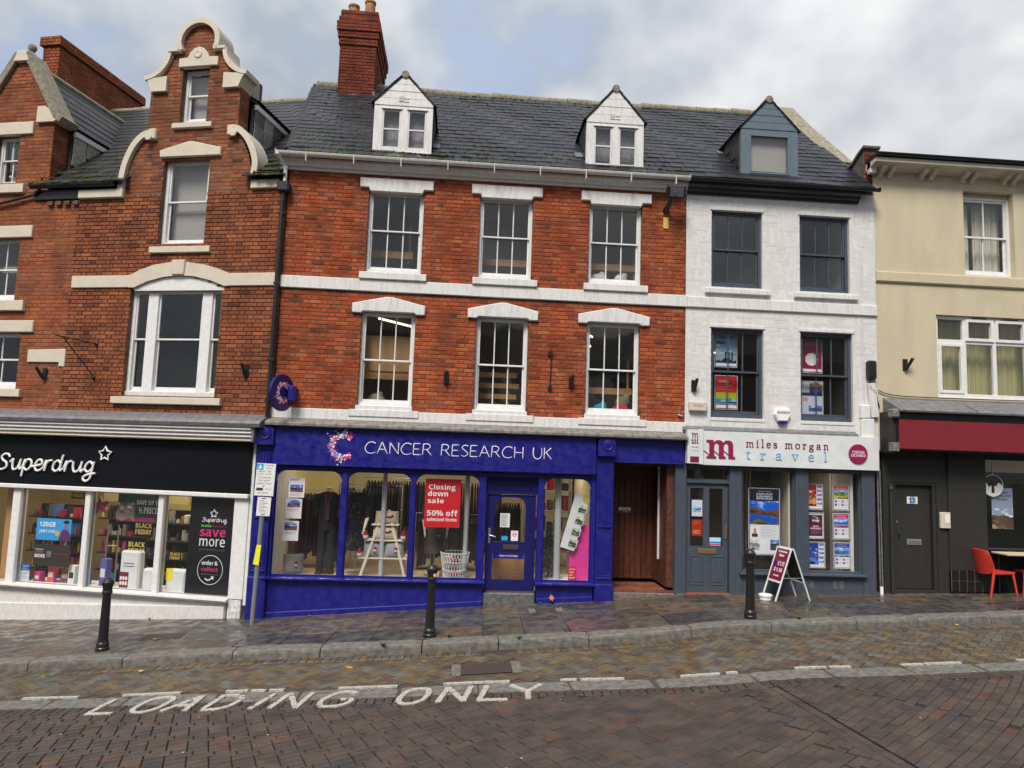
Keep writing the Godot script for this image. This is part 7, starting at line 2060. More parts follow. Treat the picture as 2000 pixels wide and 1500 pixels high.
	for q in [[0.0, 0.20], [0.15, 0.222], [0.30, 0.243], [0.46, 0.265]]:
		var rg := []
		for k in 28: rg.append(Vector3(q[1] * cos(TAU * k / 28), q[0], q[1] * sin(TAU * k / 28)))
		gg.tube(rg, 0.005 if q[0] < 0.4 else 0.008, 6, true)
	part(bk, "wire_cage", gg, M.letter_white)
	for k in 12:
		gg = Geo.new(); gg.col = [C(0.5, 0.4, 0.15), C(0.55, 0.06, 0.12), C(0.45, 0.40, 0.34), C(0.05, 0.05, 0.06)][k % 4]
		gg.ball(Vector3(rng.randf_range(-0.1, 0.1), 0.06 + 0.03 * k, rng.randf_range(-0.08, 0.1)), Vector3(0.11, 0.045, 0.09), 9, 6, Basis(Vector3.UP, k), 0.1, rng)
		part(bk, "soft_item", gg, M.cloth)
	for q in [[2.92, "left"], [3.06, "right"]]:
		var o := thing("tan_shoe", "tan court shoe on the window bed, %s of the pair" % q[0] if false else "tan court shoe of the pair behind the middle bollard, %s one" % ("farther from the basket" if q[1] == "left" else "nearer the basket"), "shoe", Vector3(q[0], 0.40, -0.2), -0.2, "pair of tan shoes")
		gg = Geo.new(); gg.col = C(0.50, 0.28, 0.14)
		gg.tube([Vector3(0, 0.025, 0.10), Vector3(0, 0.035, 0.03), Vector3(0, 0.075, -0.06), Vector3(0, 0.095, -0.10)], [0.02, 0.034, 0.028, 0.026], 10)
		gg.tube([Vector3(0, 0.08, -0.10), Vector3(0, 0.0, -0.10)], [0.014, 0.008], 8)
		part(o, "shoe_body", gg, M.plastic)
	# printed sheets on the glass
	var sheet_pic := func(seed_, top): return func(im):
		im.fill(Color(0.90, 0.90, 0.90)); lines(im, 0.08, 0.05, 0.6, 3, 0.035, Color(0.35, 0.4, 0.7))
		scenery(im, 0.1, top, 0.8, 0.36, Color(0.2, 0.45, 0.8), Color(0.45, 0.2, 0.3), Color(0.2, 0.15, 0.3), Color(0.5, 0.3, 0.4), seed_)
		lines(im, 0.1, top + 0.42, 0.75, 4, 0.04, Color(0.6, 0.6, 0.65))
	for q in [[0.36, 1.79, 1, 0.36, "topmost of three white sheets on the left blue-framed pane"], [0.33, 1.42, 2, 0.08, "middle one of three white sheets on the left blue-framed pane"], [0.30, 1.03, 3, 0.12, "lowest of three white sheets on the left blue-framed pane"]]:
		poster("window_sheet", "printed sheet, " + q[4], "poster", Vector3(q[0], q[1], -0.045), 0.275, 0.345, P.call("window_sheet_%d" % q[2], 48, 60, sheet_pic.call(q[2], q[3])), "white sheets on the left pane")
	var sale := thing("sale_poster", "large red closing down sale poster on the glass", "poster", Vector3(2.78, 1.33, -0.06))
	bx(sale, "sheet", Vector3(0, 0, 0), Vector3(0.64, 0.865, 0.004), M.red_print, 0.001)
	for q in [["Closing", 0.06, 0.675, 0.48, 0.125], ["down", 0.05, 0.555, 0.36, 0.10], ["sale", 0.05, 0.43, 0.29, 0.09], ["50% off", 0.045, 0.205, 0.55, 0.105], ["selected items", 0.045, 0.11, 0.54, 0.065]]:
		words(sale, "lettering", q[0], Vector3(q[1], q[2] - (0.03 if q[0] == "Closing" else 0.0), 0.004), q[3], q[4], M.letter_white, true)
	# fir, tall collecting board and pink panel
	var fir := thing("fir_tree", "small green artificial fir in the right hand pane", "plant", Vector3(5.12, 0.42, -0.55))
	gg = Geo.new(); gg.col = C(0.06, 0.04, 0.03)
	gg.tube([Vector3(0, 0, 0), Vector3(0, 0.95, 0)], [0.02, 0.006], 7)
	part(fir, "stem", gg, M.leaf)
	gg = Geo.new()
	for k in 900:
		var y := rng.randf_range(0.06, 0.95); var a := rng.randf() * TAU
		var r := 0.30 * (1.02 - y) * rng.randf_range(0.25, 1.0)
		gg.col = vary(C(0.012, 0.055, 0.032), 0.5)
		gg.tbox(Transform3D(Basis(Vector3.UP, -a) * Basis(Vector3.BACK, rng.randf_range(-0.5, 0.4)), Vector3(r * cos(a), y - r * 0.25, r * sin(a))), Vector3(0.065, 0.007, 0.012), 0.0)
	part(fir, "needles", gg, M.leaf).set_meta("kind", "stuff")
	var bd := thing("leaning_board", "tall white leaning display board of photographs in right pane", "display board", Vector3(5.40, 0.98, -0.16))
	var tb := Basis(Vector3.BACK, -0.27)
	gg = Geo.new()
	gg.tbox(Transform3D(tb, Vector3(0.14, 0.50, -0.012)), Vector3(0.27, 1.02, 0.02), 0.004)
	part(bd, "board", gg, M.sign_white)
	for k in 4:
		var s := sheet(bd, "photograph", tb * Vector3(-0.10, -0.02 + k * 0.215, 0.002) + Vector3(0.115, 0.06, 0), 0.16, 0.15, P.call("photo_strip_%d" % k, 24, 20, func(im): im.fill(Color(0.85, 0.85, 0.84)); scenery(im, 0.0, 0.1, 0.95, 0.85, Color(0.7, 0.7, 0.65), Color(0.35, 0.3, 0.28), Color(0.2, 0.2, 0.2), Color(0.4, 0.55, 0.45), 40 + k)), tb)
	gg = Geo.new(); gg.col = C(0.6, 0.5, 0.12)
	gg.lathe([Vector2(0.075, 0.0), Vector2(0.075, 0.004), Vector2(0, 0.004)], tb * Vector3(-0.04, 0.92, 0) + Vector3(0.14, 0.03, 0), 20, tb * Basis(Vector3.RIGHT, Vector3(0, 0, 1), Vector3(0, -1, 0)), false)
	part(bd, "round_badge", gg, M.plastic)
	var pk := thing("pink_panel", "tall pink display panel with a fold in right pane", "display board", Vector3(5.46, 0.43, -0.28))
	gg = Geo.new()
	gg.prism(PackedVector2Array([Vector2(0, 0), Vector2(0.36, 0), Vector2(0.36, 1.0), Vector2(0.18, 0.98), Vector2(0.0, 0.62)]), 0, 0.02, Transform3D(), 0.003)
	part(pk, "panel", gg, M.hot_pink)
	bx(pk, "fold", Vector3(0.10, 0.0, 0.021), Vector3(0.36, 0.62, 0.032), M.hot_pink, 0.004)
	var sm2 := thing("small_sale_poster", "small red sale notice at the foot of the pink panel", "poster", Vector3(5.42, 0.45, -0.06))
	bx(sm2, "sheet", Vector3.ZERO, Vector3(0.15, 0.24, 0.004), M.red_print, 0.001)
	for k in 4: words(sm2, "lettering", ["Closing", "down", "sale", "50% off"][k], Vector3(0.02, 0.18 - k * 0.05, 0.004), [0.10, 0.08, 0.06, 0.1][k], 0.028, M.letter_white, true)
	# shelving, boards and a basket glimpsed upstairs
	for q in [[5.7, 6.98, 6.2, 2.0, 0.14, "second floor shelf board behind the right hand sash", 6.4], [3.6, 6.98, 4.6, 0, 0.14, "second floor shelf board behind the middle sash", 6.38], [1.2, 0, 2.5, 0, 0.15, "second floor shelf board behind the left hand sash", 6.42], [5.6, 0, 6.7, 0, 0.13, "first floor shelf board behind the right hand sash", 3.92]]:
		var o := thing("shelf_board", "bare pine " + q[5], "shelf", Vector3(q[0], q[6], -0.75), 0.0, "pine shelf boards upstairs")
		bx(o, "board", Vector3(0, 0, 0), Vector3(1.1, q[4], 0.03), M.pine)
		for s in [0.05, 1.0]: bx(o, "upright", Vector3(s, -0.5, -0.05), Vector3(s + 0.05, 0.7, -0.01), M.pine)
	var rk := thing("pine_rack", "pine storage rack behind the middle first floor sash", "rack", Vector3(3.62, 3.42, -0.85))
	for k in 4: bx(rk, "slat", Vector3(-0.1, 0.12 + k * 0.21, 0), Vector3(0.86 - 0.05 * (k % 2), 0.22 + k * 0.21, 0.04), M.pine)
	for s in [0.0, 0.62]: bx(rk, "upright", Vector3(s, 0, -0.04), Vector3(s + 0.05, 1.1, -0.002), M.pine)
	var bl := thing("chipboard_sheet", "chipboard sheet blocking the left first floor sash", "board", Vector3(1.46, 4.02, -0.36))
	bx(bl, "sheet", Vector3(0, 0.13, 0), Vector3(1.0, 0.80, 0.018), M.chipboard, 0.002)
	bx(bl, "lower_sheet", Vector3(0, -0.02, -0.025), Vector3(1.0, 0.14, -0.005), M.pine, 0.002)
	var tubs := [[2.0, 5.32, -1.6, 0.9, "above the chipboard sheet"], [5.85, 5.32, -1.7, 1.0, "behind the right hand first floor sash, nearer"], [6.05, 5.32, -3.0, 1.0, "behind the right hand first floor sash, deeper in"]]
	for q in tubs: tube_light("lit tube upstairs " + q[4], Vector3(q[0], q[1], q[2]), 1.2, q[3], 0.05)
	var bag_i := 0
	for q in [[5.95, 6.0, -0.5, C(0.6, 0.6, 0.6), "pale bag on the second floor, left in the right hand sash"], [6.38, 6.0, -0.5, C(0.68, 0.66, 0.62), "pale bag on the second floor, right in the right hand sash"], [6.02, 3.45, -0.5, C(0.03, 0.30, 0.42), "turquoise shoe and cloth heap in the right hand first floor sash"], [6.42, 3.45, -0.5, C(0.55, 0.05, 0.10), "crimson cloth heap in the right hand first floor sash"], [6.5, 3.62, -0.62, C(0.30, 0.32, 0.14), "olive bag behind the crimson cloth heap"], [2.2, 6.0, -0.6, C(0.02, 0.02, 0.03), "black sack on the second floor in the left hand sash"], [1.75, 3.48, -0.55, C(0.3, 0.28, 0.24), "wicker hamper under the chipboard sheet"]]:
		var o := thing("stored_bundle", q[4], "bundle", Vector3(q[0], q[1], q[2]))
		gg = Geo.new(); gg.col = q[3]
		gg.ball(Vector3(0, 0.12, 0), Vector3(0.19, 0.15, 0.14), 12, 8, Basis(Vector3.UP, bag_i), 0.08, rng)
		gg.ball(Vector3(0.06, 0.22, 0.02), Vector3(0.08, 0.09, 0.08), 10, 6, Basis(), 0.1, rng)
		part(o, "heap", gg, M.cloth); bag_i += 1
	clothes_rail("clothes rail behind the right hand first floor sash", 5.6, 7.0, 4.75, -1.3, 0.85, 9, [C(0.02, 0.02, 0.03), C(0.05, 0.05, 0.07), C(0.12, 0.02, 0.05), C(0.06, 0.06, 0.07)])
	get_node("clothes_rail").set_meta("group", "rails of clothes inside the shop")
	# --- chemist's shop (gabled building, turned)
	var S0 := func(u: float, y: float, w: float): return Vector3(u * cos(TH) - w * sin(TH), y, u * sin(TH) + w * cos(TH))
	var gb: Node3D = get_node("gabled_brick_building")
	room(gb, "shop_room", -8.5, -0.4, -0.42, 2.6, -4.5, -0.12, M.yellow_wall, M.pale_floor, M.ceiling)
	bx(gb, "door_post", Vector3(-5.55, -0.4, -0.4), Vector3(-5.40, 2.4, -0.25), M.pine)
	bx(gb, "window_bed", Vector3(-5.0, -0.42, -0.75), Vector3(-0.55, -0.02, -0.13), M.white_paint)
	bx(gb, "rear_screen", Vector3(-5.3, 1.35, -2.6), Vector3(-3.2, 1.75, -2.5), M.yellow_wall)
	for q in [[-4.6, -1.0, "over the blue poster"], [-2.8, -1.4, "over the half price poster"], [-1.4, -1.6, "behind the black window panel"], [-4.0, -3.4, "at the rear"]]:
		tube_light("lit tube in the black-signed shop, " + q[2], S0.call(q[0], 2.5, q[1]), 1.1, -TH, 1.15)
	for q in [[-5.75, -2.0, 0, "leftmost"], [-4.3, -2.3, 1, "left"], [-2.9, -2.0, 2, "middle"], [-1.7, -1.7, 3, "right"]]:
		var o := thing("stocked_shelves", "dark shelves of cosmetics deep in the black-signed shop, %s unit" % q[3], "shelves", S0.call(q[0], -0.42, q[1]), -TH, "cosmetics shelves")
		bx(o, "backing", Vector3(-0.65, 0, -0.06), Vector3(0.65, 1.7, 0.0), M.sign_black)
		for k in 4:
			bx(o, "shelf", Vector3(-0.65, 0.35 + k * 0.36, 0), Vector3(0.65, 0.38 + k * 0.36, 0.32), M.charcoal)
			var xx := -0.63
			while xx < 0.55:
				var pw := rng.randf_range(0.03, 0.12); var ph := rng.randf_range(0.05, 0.27)
				gg = Geo.new(); gg.col = vary([C(0.6, 0.10, 0.3), C(0.04, 0.04, 0.05), C(0.7, 0.68, 0.62), C(0.55, 0.22, 0.05), C(0.08, 0.2, 0.5), C(0.45, 0.03, 0.06), C(0.3, 0.27, 0.22), C(0.65, 0.5, 0.1), C(0.05, 0.05, 0.05), C(0.75, 0.72, 0.7)][rng.randi_range(0, 9)], 0.3)
				if rng.randf() < 0.35: gg.lathe([Vector2(pw / 2, 0), Vector2(pw / 2, ph * 0.75), Vector2(pw * 0.2, ph * 0.82), Vector2(pw * 0.2, ph), Vector2(0, ph)], Vector3(xx + pw / 2, 0.38 + k * 0.36, 0.2), 8)
				else: gg.cbox(Vector3(xx, 0.38 + k * 0.36, 0.08), Vector3(xx + pw, 0.38 + k * 0.36 + ph, rng.randf_range(0.2, 0.3)), 0.006)
				part(o, "packet", gg, M.plastic)
				xx += pw + rng.randf_range(0.004, 0.05)
	var bp := thing("blue_phone_poster", "bright blue window poster offering 120GB just £10", "poster", S0.call(-4.70, 0.79, -0.11), -TH)
	bx(bp, "sheet", Vector3.ZERO, Vector3(0.74, 0.40, 0.004), M.cyan, 0.001)
	words(bp, "lettering", "120GB", Vector3(0.06, 0.25, 0.004), 0.34, 0.085, M.letter_white, true)
	words(bp, "lettering", "JUST £10", Vector3(0.06, 0.12, 0.004), 0.34, 0.07, M.letter_white, true)
	gg = Geo.new(); gg.col = C(0.10, 0.03, 0.14)
	gg.prism(PackedVector2Array([Vector2(0.49, 0.0), Vector2(0.74, 0.0), Vector2(0.74, 0.10), Vector2(0.68, 0.2), Vector2(0.58, 0.22), Vector2(0.52, 0.14)]), 0.004, 0.006, Transform3D())
	gg.col = C(0.30, 0.15, 0.10)
	gg.lathe([Vector2(0.045, 0.0), Vector2(0.045, 0.003), Vector2(0, 0.003)], Vector3(0.63, 0.265, 0.004), 16, Basis(Vector3.RIGHT, Vector3(0, 0, 1), Vector3(0, -1, 0)), false)
	gg.col = C(0.02, 0.015, 0.02)
	for k in 7: gg.tbox(Transform3D(Basis(Vector3.BACK, -1.0 + k * 0.33), Vector3(0.63 + 0.05 * sin(1.0 - k * 0.33), 0.31 + 0.045 * cos(1.0 - k * 0.33), 0.0065)), Vector3(0.016, 0.06, 0.002), 0.0)
	part(bp, "printed_figure", gg, M.plastic)
	gg = Geo.new(); gg.col = C(0.8, 0.4, 0.05)
	gg.lathe([Vector2(0.05, 0.0), Vector2(0.05, 0.004), Vector2(0, 0.004)], Vector3(0.46, 0.13, 0.004), 18, Basis(Vector3.RIGHT, Vector3(0, 0, 1), Vector3(0, -1, 0)), false)
	part(bp, "orange_spot", gg, M.plastic)
	var sp := thing("save_more_board", "dark landscape board reading save more below the blue poster", "poster", S0.call(-4.73, 0.31, -0.13), -TH)
	bx(sp, "sheet", Vector3.ZERO, Vector3(0.78, 0.40, 0.004), M.charcoal, 0.001)
	words(sp, "lettering", "SAVE", Vector3(0.03, 0.235, 0.004), 0.17, 0.04, M.pink, true)
	words(sp, "lettering", "MORE", Vector3(0.03, 0.15, 0.004), 0.22, 0.065, M.letter_white, true)
	bx(sp, "green_line", Vector3(0.03, 0.29, 0.004), Vector3(0.2, 0.31, 0.006), M.lime, 0.0)
	bx(sp, "product_picture", Vector3(0.28, 0.16, 0.004), Vector3(0.38, 0.28, 0.006), M.lead, 0.0)
	bx(sp, "pink_line", Vector3(0.42, 0.22, 0.004), Vector3(0.72, 0.245, 0.006), M.plum, 0.0)
	var hp := thing("half_price_poster", "green hanging poster of a bear reading save up to half price", "poster", S0.call(-3.22, 1.18, -0.35), -TH)
	sheet(hp, "print", Vector3.ZERO, 0.88, 0.55, P.call("half_price", 72, 40, func(im):
		im.fill(Color(0.10, 0.28, 0.20)); scenery(im, 0.0, 0.35, 0.42, 0.65, Color(0.4, 0.35, 0.33), Color(0.75, 0.68, 0.6), Color(0.6, 0.15, 0.35), Color(0.7, 0.6, 0.55), 77)
		R(im, 0.42, 0.84, 0.5, 0.16, Color(0.75, 0.2, 0.45))))
	words(hp, "lettering", "SAVE UP TO", Vector3(0.40, 0.33, 0.004), 0.50, 0.085, M.letter_white, true)
	words(hp, "lettering", "½ PRICE", Vector3(0.45, 0.17, 0.004), 0.40, 0.115, M.letter_white, true, true)
	for q in [[-2.84, 0.92, -0.36, 0.40, "beneath the half price poster"], [-2.94, 0.57, -0.34, 0.40, "behind the white dispenser"], [-4.24, 1.56, -0.36, 0.28, "high up in the left pane"], [-1.93, 0.55, -0.16, 0.24, "low beside the black window panel"]]:
		var o := thing("black_friday_sign", "black sign in gold capitals reading black friday, " + q[4], "poster", S0.call(q[0], q[1], q[2]), -TH, "black and gold sale signs")
		var w: float = q[3]
		bx(o, "sheet", Vector3.ZERO, Vector3(w, w * 0.72, 0.004), M.sign_black, 0.001)
		words(o, "lettering", "BLACK", Vector3(w * 0.08, w * 0.40, 0.004), w * 0.84, w * 0.22, M.gold_print, true)
		words(o, "lettering", "FRIDAY", Vector3(w * 0.08, w * 0.11, 0.004), w * 0.84, w * 0.22, M.gold_print, true)
	var stc := thing("hanging_star", "plum coloured star hanging inside the glass", "decoration", S0.call(-3.40, 1.47, -0.12), -TH)
	var spp := PackedVector2Array()
	for k in 10:
		var a := PI / 2 + TAU * k / 10 + 0.15
		spp.append(Vector2(cos(a), sin(a)) * (0.19 if k % 2 == 0 else 0.085))
	gg = Geo.new(); gg.prism(spp, -0.008, 0.008)
	part(stc, "star", gg, M.plum)
	for q in [[-2.90, 0.0, -0.18, 0.40, 0.70, "tall white sanitiser dispenser in the middle pane"], [-2.44, 0.0, -0.20, 0.26, 0.40, "low white box at right of middle pane"], [-1.95, 0.0, -0.18, 0.40, 0.42, "white box with yellow warning triangle"]]:
		var o := thing("white_stand", q[5], "display stand", S0.call(q[0], -0.02, q[2]), -TH)
		bx(o, "body", Vector3(0, 0, -0.12), Vector3(q[3], q[4], 0.05), M.sign_white, 0.03)
		if q[4] > 0.6:
			for y in [0.42, 0.47]: bx(o, "slot", Vector3(0.08, y, 0.049), Vector3(0.30, y + 0.012, 0.053), M.ink, 0.0)
			bx(o, "leaflet", Vector3(0.02, 0.02, 0.05), Vector3(0.2, 0.32, 0.058), M.plum, 0.0)
			for k in 6: bx(o, "leaflet_picture", Vector3(0.035 + 0.055 * (k % 3), 0.09 + 0.09 * (k / 3), 0.058), Vector3(0.075 + 0.055 * (k % 3), 0.15 + 0.09 * (k / 3), 0.06), M.paper, 0.0)
		elif q[3] > 0.3:
			bx(o, "yellow_label", Vector3(0.01, 0.22, 0.05), Vector3(0.14, 0.44, 0.054), M.yellow, 0.0)
			bx(o, "blue_notice", Vector3(0.20, 0.0, 0.05), Vector3(0.36, 0.33, 0.056), M.sign_white, 0.0)
	for q in [[-2.42, "left upright of the security gate"], [-3.0, "right upright of the security gate"]]: pass
	var gt := thing("security_gate", "chrome shop security gate behind left bollard", "gate", S0.call(-3.47, -0.42, -0.6), -TH)
	gg = Geo.new()
	gg.tube([Vector3(-0.13, 0, 0), Vector3(-0.10, 1.5, 0), Vector3(0.12, 1.5, 0), Vector3(0.13, 0, 0)], 0.014, 8)
	gg.tube([Vector3(-0.11, 1.1, 0), Vector3(0.125, 1.1, 0)], 0.011, 6)
	part(gt, "frame", gg, M.steel)
	var k2 := 0
	for q in [[-4.75, 0.20, 0.16, C(0.5, 0.05, 0.22)], [-4.52, 0.30, 0.14, C(0.62, 0.10, 0.15)], [-4.30, 0.24, 0.2, C(0.25, 0.08, 0.04)], [-4.02, 0.36, 0.17, C(0.74, 0.74, 0.72)], [-3.80, 0.22, 0.14, C(0.05, 0.15, 0.45)], [-4.16, 0.15, 0.2, C(0.20, 0.10, 0.5)], [-3.36, 0.52, 0.16, C(0.10, 0.10, 0.35)], [-3.40, 0.24, 0.20, C(0.05, 0.25, 0.55)], [-4.42, 0.12, 0.22, C(0.10, 0.06, 0.40)]]:
		var o := thing("product_box", ["dark pink carton beside the blue notice", "red glossy carton left of the dark board's foot", "brown carton under the dark board", "white phone carton tilted in the left pane", "navy carton at right end of left pane", "violet carton at the front of left pane", "tall indigo carton by the left mullion", "teal carton below the indigo one", "purple flat carton in front of red one"][k2], "box", S0.call(q[0], -0.02, -0.25 - 0.06 * (k2 % 3)), -TH + 0.2 * (k2 % 3) - 0.2, "cartons along the window bed")
		gg = Geo.new(); gg.col = q[3]
		gg.cbox(Vector3(0, 0, -0.08), Vector3(q[2], q[1], 0.04), 0.006)
		part(o, "carton", gg, M.plastic)
		gg = Geo.new(); gg.col = q[3].lerp(Color.WHITE, 0.6) if k2 != 3 else C(0.03, 0.03, 0.04)
		gg.cbox(Vector3(q[2] * 0.15, q[1] * 0.35, 0.04), Vector3(q[2] * 0.85, q[1] * 0.65, 0.043), 0.0)
		part(o, "label_print", gg, M.plastic); k2 += 1
	var bn := poster("blue_notice", "small blue and white notice low in left corner of glass", "notice", S0.call(-4.93, 0.02, -0.09), 0.19, 0.32, P.call("blue_notice", 20, 32, func(im): im.fill(Color(0.82, 0.86, 0.9)); R(im, 0, 0, 1, 0.42, Color(0.08, 0.25, 0.6)); lines(im, 0.1, 0.1, 0.8, 4, 0.08, Color(0.7, 0.8, 0.95)); lines(im, 0.1, 0.5, 0.8, 5, 0.09, Color(0.55, 0.6, 0.7))), "", -TH)
	var bk2 := thing("black_window_panel", "tall black window panel with pink save more lettering", "poster", S0.call(-1.50, 0.0, -0.06), -TH)
	bx(bk2, "sheet", Vector3(0, 0, 0), Vector3(0.925, 1.745, 0.005), M.sign_black, 0.0)
	star_outline(bk2, Vector2(0.47, 1.44), 0.075, 0.011, 0.008)
	var pen := 0.25
	for L in script_word():
		gg = Geo.new()
		for stroke in L[1]:
			var pts := []
			for p in smooth_line(stroke, 3): pts.append(Vector3(pen + p.x * 0.047, 1.295 + p.y * 0.05, 0.006))
			gg.tube(pts, 0.006, 5)
		part(bk2, "letter", gg, M.letter_white)
		pen += L[0] * 0.047
	words(bk2, "lettering", "Health&", Vector3(0.235, 1.20, 0.005), 0.20, 0.045, M.lime, true)
	words(bk2, "lettering", "Beautycard", Vector3(0.44, 1.19, 0.005), 0.29, 0.055, M.plum, true)
	words(bk2, "lettering", "save", Vector3(0.22, 1.035, 0.005), 0.50, 0.125, M.pink, true)
	words(bk2, "lettering", "more", Vector3(0.22, 0.86, 0.005), 0.50, 0.135, M.letter_white)
	words(bk2, "lettering", "superdrug.com/beautycard", Vector3(0.22, 0.785, 0.005), 0.50, 0.035, M.lead)
	var rg2 := []
	for k in 40: rg2.append(Vector3(0.47 + 0.245 * cos(TAU * k / 40), 0.45 + 0.255 * sin(TAU * k / 40), 0.006))
	gg = Geo.new(); gg.tube(rg2, 0.006, 5, true)
	part(bk2, "ring", gg, M.letter_white)
	words(bk2, "lettering", "order &", Vector3(0.30, 0.535, 0.005), 0.31, 0.075, M.letter_white, true)
	words(bk2, "lettering", "collect", Vector3(0.30, 0.425, 0.005), 0.32, 0.075, M.pink, true)
	words(bk2, "lettering", "superdrug.com", Vector3(0.30, 0.355, 0.005), 0.31, 0.035, M.lead)
	gg = Geo.new()
	ribbon(gg, smooth_line([Vector2(0.38, 0.30), Vector2(0.44, 0.27), Vector2(0.52, 0.31)], 5), 0.022, 0.004, 0.007)
	gg.prism(PackedVector2Array([Vector2(0.49, 0.34), Vector2(0.55, 0.34), Vector2(0.545, 0.28)]), 0.004, 0.0075)
	part(bk2, "arrow", gg, M.letter_white)
	# --- travel agent
	var wb: Node3D = get_node("white_brick_building")
	room(wb, "shop_room", 7.6, 11.05, 0.30, 2.75, -4.0, -0.14, M.grey_wall, M.carpet, M.grey_wall)
	bx(wb, "window_cheek", Vector3(10.80, 0.5, -0.9), Vector3(10.86, 2.6, -0.13), M.white_paint)
	bx(wb, "window_blind_post", Vector3(9.58, 0.6, -0.9), Vector3(9.62, 2.6, -0.12), M.cream_stone)
	gg = Geo.new()
	for k in 9: gg.tube([Vector3(8.72 + k * 0.07, 0.8, -1.2), Vector3(8.72 + k * 0.07, 2.6, -1.2)], 0.018, 6)
	part(wb, "stair_spindle", gg, M.cream_stone)
	bx(wb, "desk", Vector3(8.7, 0.30, -2.4), Vector3(10.6, 1.0, -1.8), M.dark_wall)
	tube_light("lit tube in the travel shop over the poster rack", Vector3(10.3, 2.66, -1.3), 0.5, 0.0, 0.35)
	var big := poster("cruise_poster", "tall framed river cruise poster in left travel window", "poster", Vector3(8.85, 0.99, -0.16), 0.565, 1.20, P.call("cruise", 96, 200, func(im):
		im.fill(Color(0.88, 0.90, 0.92)); R(im, 0, 0, 1, 0.18, Color(0.07, 0.10, 0.22)); scenery(im, 0, 0.18, 1, 0.37, Color(0.10, 0.35, 0.80), Color(0.50, 0.28, 0.13), Color(0.45, 0.40, 0.12), Color(0.08, 0.30, 0.70), 3)
		R(im, 0.06, 0.59, 0.24, 0.15, Color(0.95, 0.93, 0.92)); R(im, 0.13, 0.61, 0.11, 0.08, Color(0.75, 0.55, 0.48)); R(im, 0.08, 0.69, 0.2, 0.05, Color(0.15, 0.15, 0.22)); lines(im, 0.38, 0.58, 0.55, 10, 0.018, Color(0.62, 0.66, 0.72))
		scenery(im, 0, 0.78, 0.34, 0.16, Color(0.8, 0.8, 0.8), Color(0.55, 0.57, 0.55), Color(0.4, 0.4, 0.4), Color(0.7, 0.7, 0.68), 9); scenery(im, 0.70, 0.78, 0.3, 0.16, Color(0.25, 0.4, 0.7), Color(0.3, 0.25, 0.3), Color(0.5, 0.25, 0.12), Color(0.15, 0.25, 0.45), 4)), "", 0.0, true)
	words(big, "lettering", "JOIN HALF ON THE", Vector3(0.17, 1.145, 0.004), 0.24, 0.022, M.letter_white, false, true, 0.001)
	for k in 3: words(big, "lettering", ["DOURO VALLEY", "& SALAMANCA", "RIVER CRUISE"][k], Vector3(0.13, 1.095 - k * 0.042, 0.004), 0.31, 0.031, M.letter_white, true, true, 0.001)
	var kinds := [[9.96, 1.86, 0.28, 0.44, "autumn brown top left poster in the travel shop's six-poster window", Color(0.62, 0.12, 0.10), Color(0.85, 0.5, 0.15)], [10.47, 1.86, 0.28, 0.44, "orange topped top right poster in the travel shop's six-poster window", Color(0.85, 0.25, 0.15), Color(0.55, 0.65, 0.1)], [9.97, 1.32, 0.28, 0.44, "maroon now available middle left poster in the six-poster window", Color(0.36, 0.08, 0.22), Color(0.36, 0.08, 0.22)], [10.47, 1.32, 0.28, 0.44, "pink topped middle right poster in the travel shop's six-poster window", Color(0.85, 0.12, 0.40), Color(0.2, 0.45, 0.75)], [9.99, 0.78, 0.28, 0.44, "deep blue bottom left poster in the travel shop's six-poster window", Color(0.05, 0.20, 0.62), Color(0.10, 0.35, 0.8)], [10.48, 0.78, 0.28, 0.44, "royal blue topped bottom right poster in the travel shop's six-poster window", Color(0.08, 0.18, 0.60), Color(0.35, 0.55, 0.8)]]
	for i in 6:
		var q = kinds[i]
		var mm = P.call("travel_%d" % i, 48, 76, func(im):
			im.fill(Color(0.90, 0.90, 0.92))
			if i == 2:
				R(im, 0.03, 0.04, 0.94, 0.9, q[5]); scenery(im, 0.25, 0.1, 0.5, 0.25, Color(0.1, 0.1, 0.12), Color(0.6, 0.6, 0.6), Color(0.3, 0.1, 0.1), Color(0.8, 0.8, 0.78), 12); lines(im, 0.2, 0.72, 0.6, 3, 0.05, Color(0.7, 0.5, 0.6))
			elif i == 0 or i == 4:
				R(im, 0, 0, 0.62, 0.9, q[5]); scenery(im, 0, 0.22, 0.62, 0.68, q[5], q[6], q[5].darkened(0.3), q[6].lightened(0.2), 20 + i)
				for k in 5: scenery(im, 0.66, 0.02 + k * 0.18, 0.32, 0.1, Color(0.3, 0.4, 0.8), Color(0.7, 0.4, 0.3), Color(0.3, 0.3, 0.5), Color(0.5, 0.6, 0.9), k)
			else:
				R(im, 0, 0, 1, 0.16, q[5]); lines(im, 0.12, 0.05, 0.75, 2, 0.06, Color(0.95, 0.9, 0.9)); scenery(im, 0, 0.16, 1, 0.40, Color(0.4, 0.65, 0.95), q[6], q[5], q[6].lightened(0.3), 30 + i)
				for k in 4: R(im, 0.08 + 0.48 * (k % 2), 0.62 + 0.15 * (k / 2), 0.16, 0.1, [Color(0.2, 0.35, 0.7), Color(0.85, 0.4, 0.2), Color(0.3, 0.2, 0.4), Color(0.15, 0.5, 0.7)][k]); lines(im, 0.28 + 0.46 * (k % 2), 0.62 + 0.15 * (k / 2), 0.22, 3, 0.035, Color(0.7, 0.72, 0.78))
			R(im, 0, 0.94, 1, 0.06, Color(0.93, 0.93, 0.94)))
		var o := poster("travel_poster", q[4], "poster", Vector3(q[0], q[1], -0.12), q[2], q[3], mm, "six holiday posters hung on wires", 0.0, true)
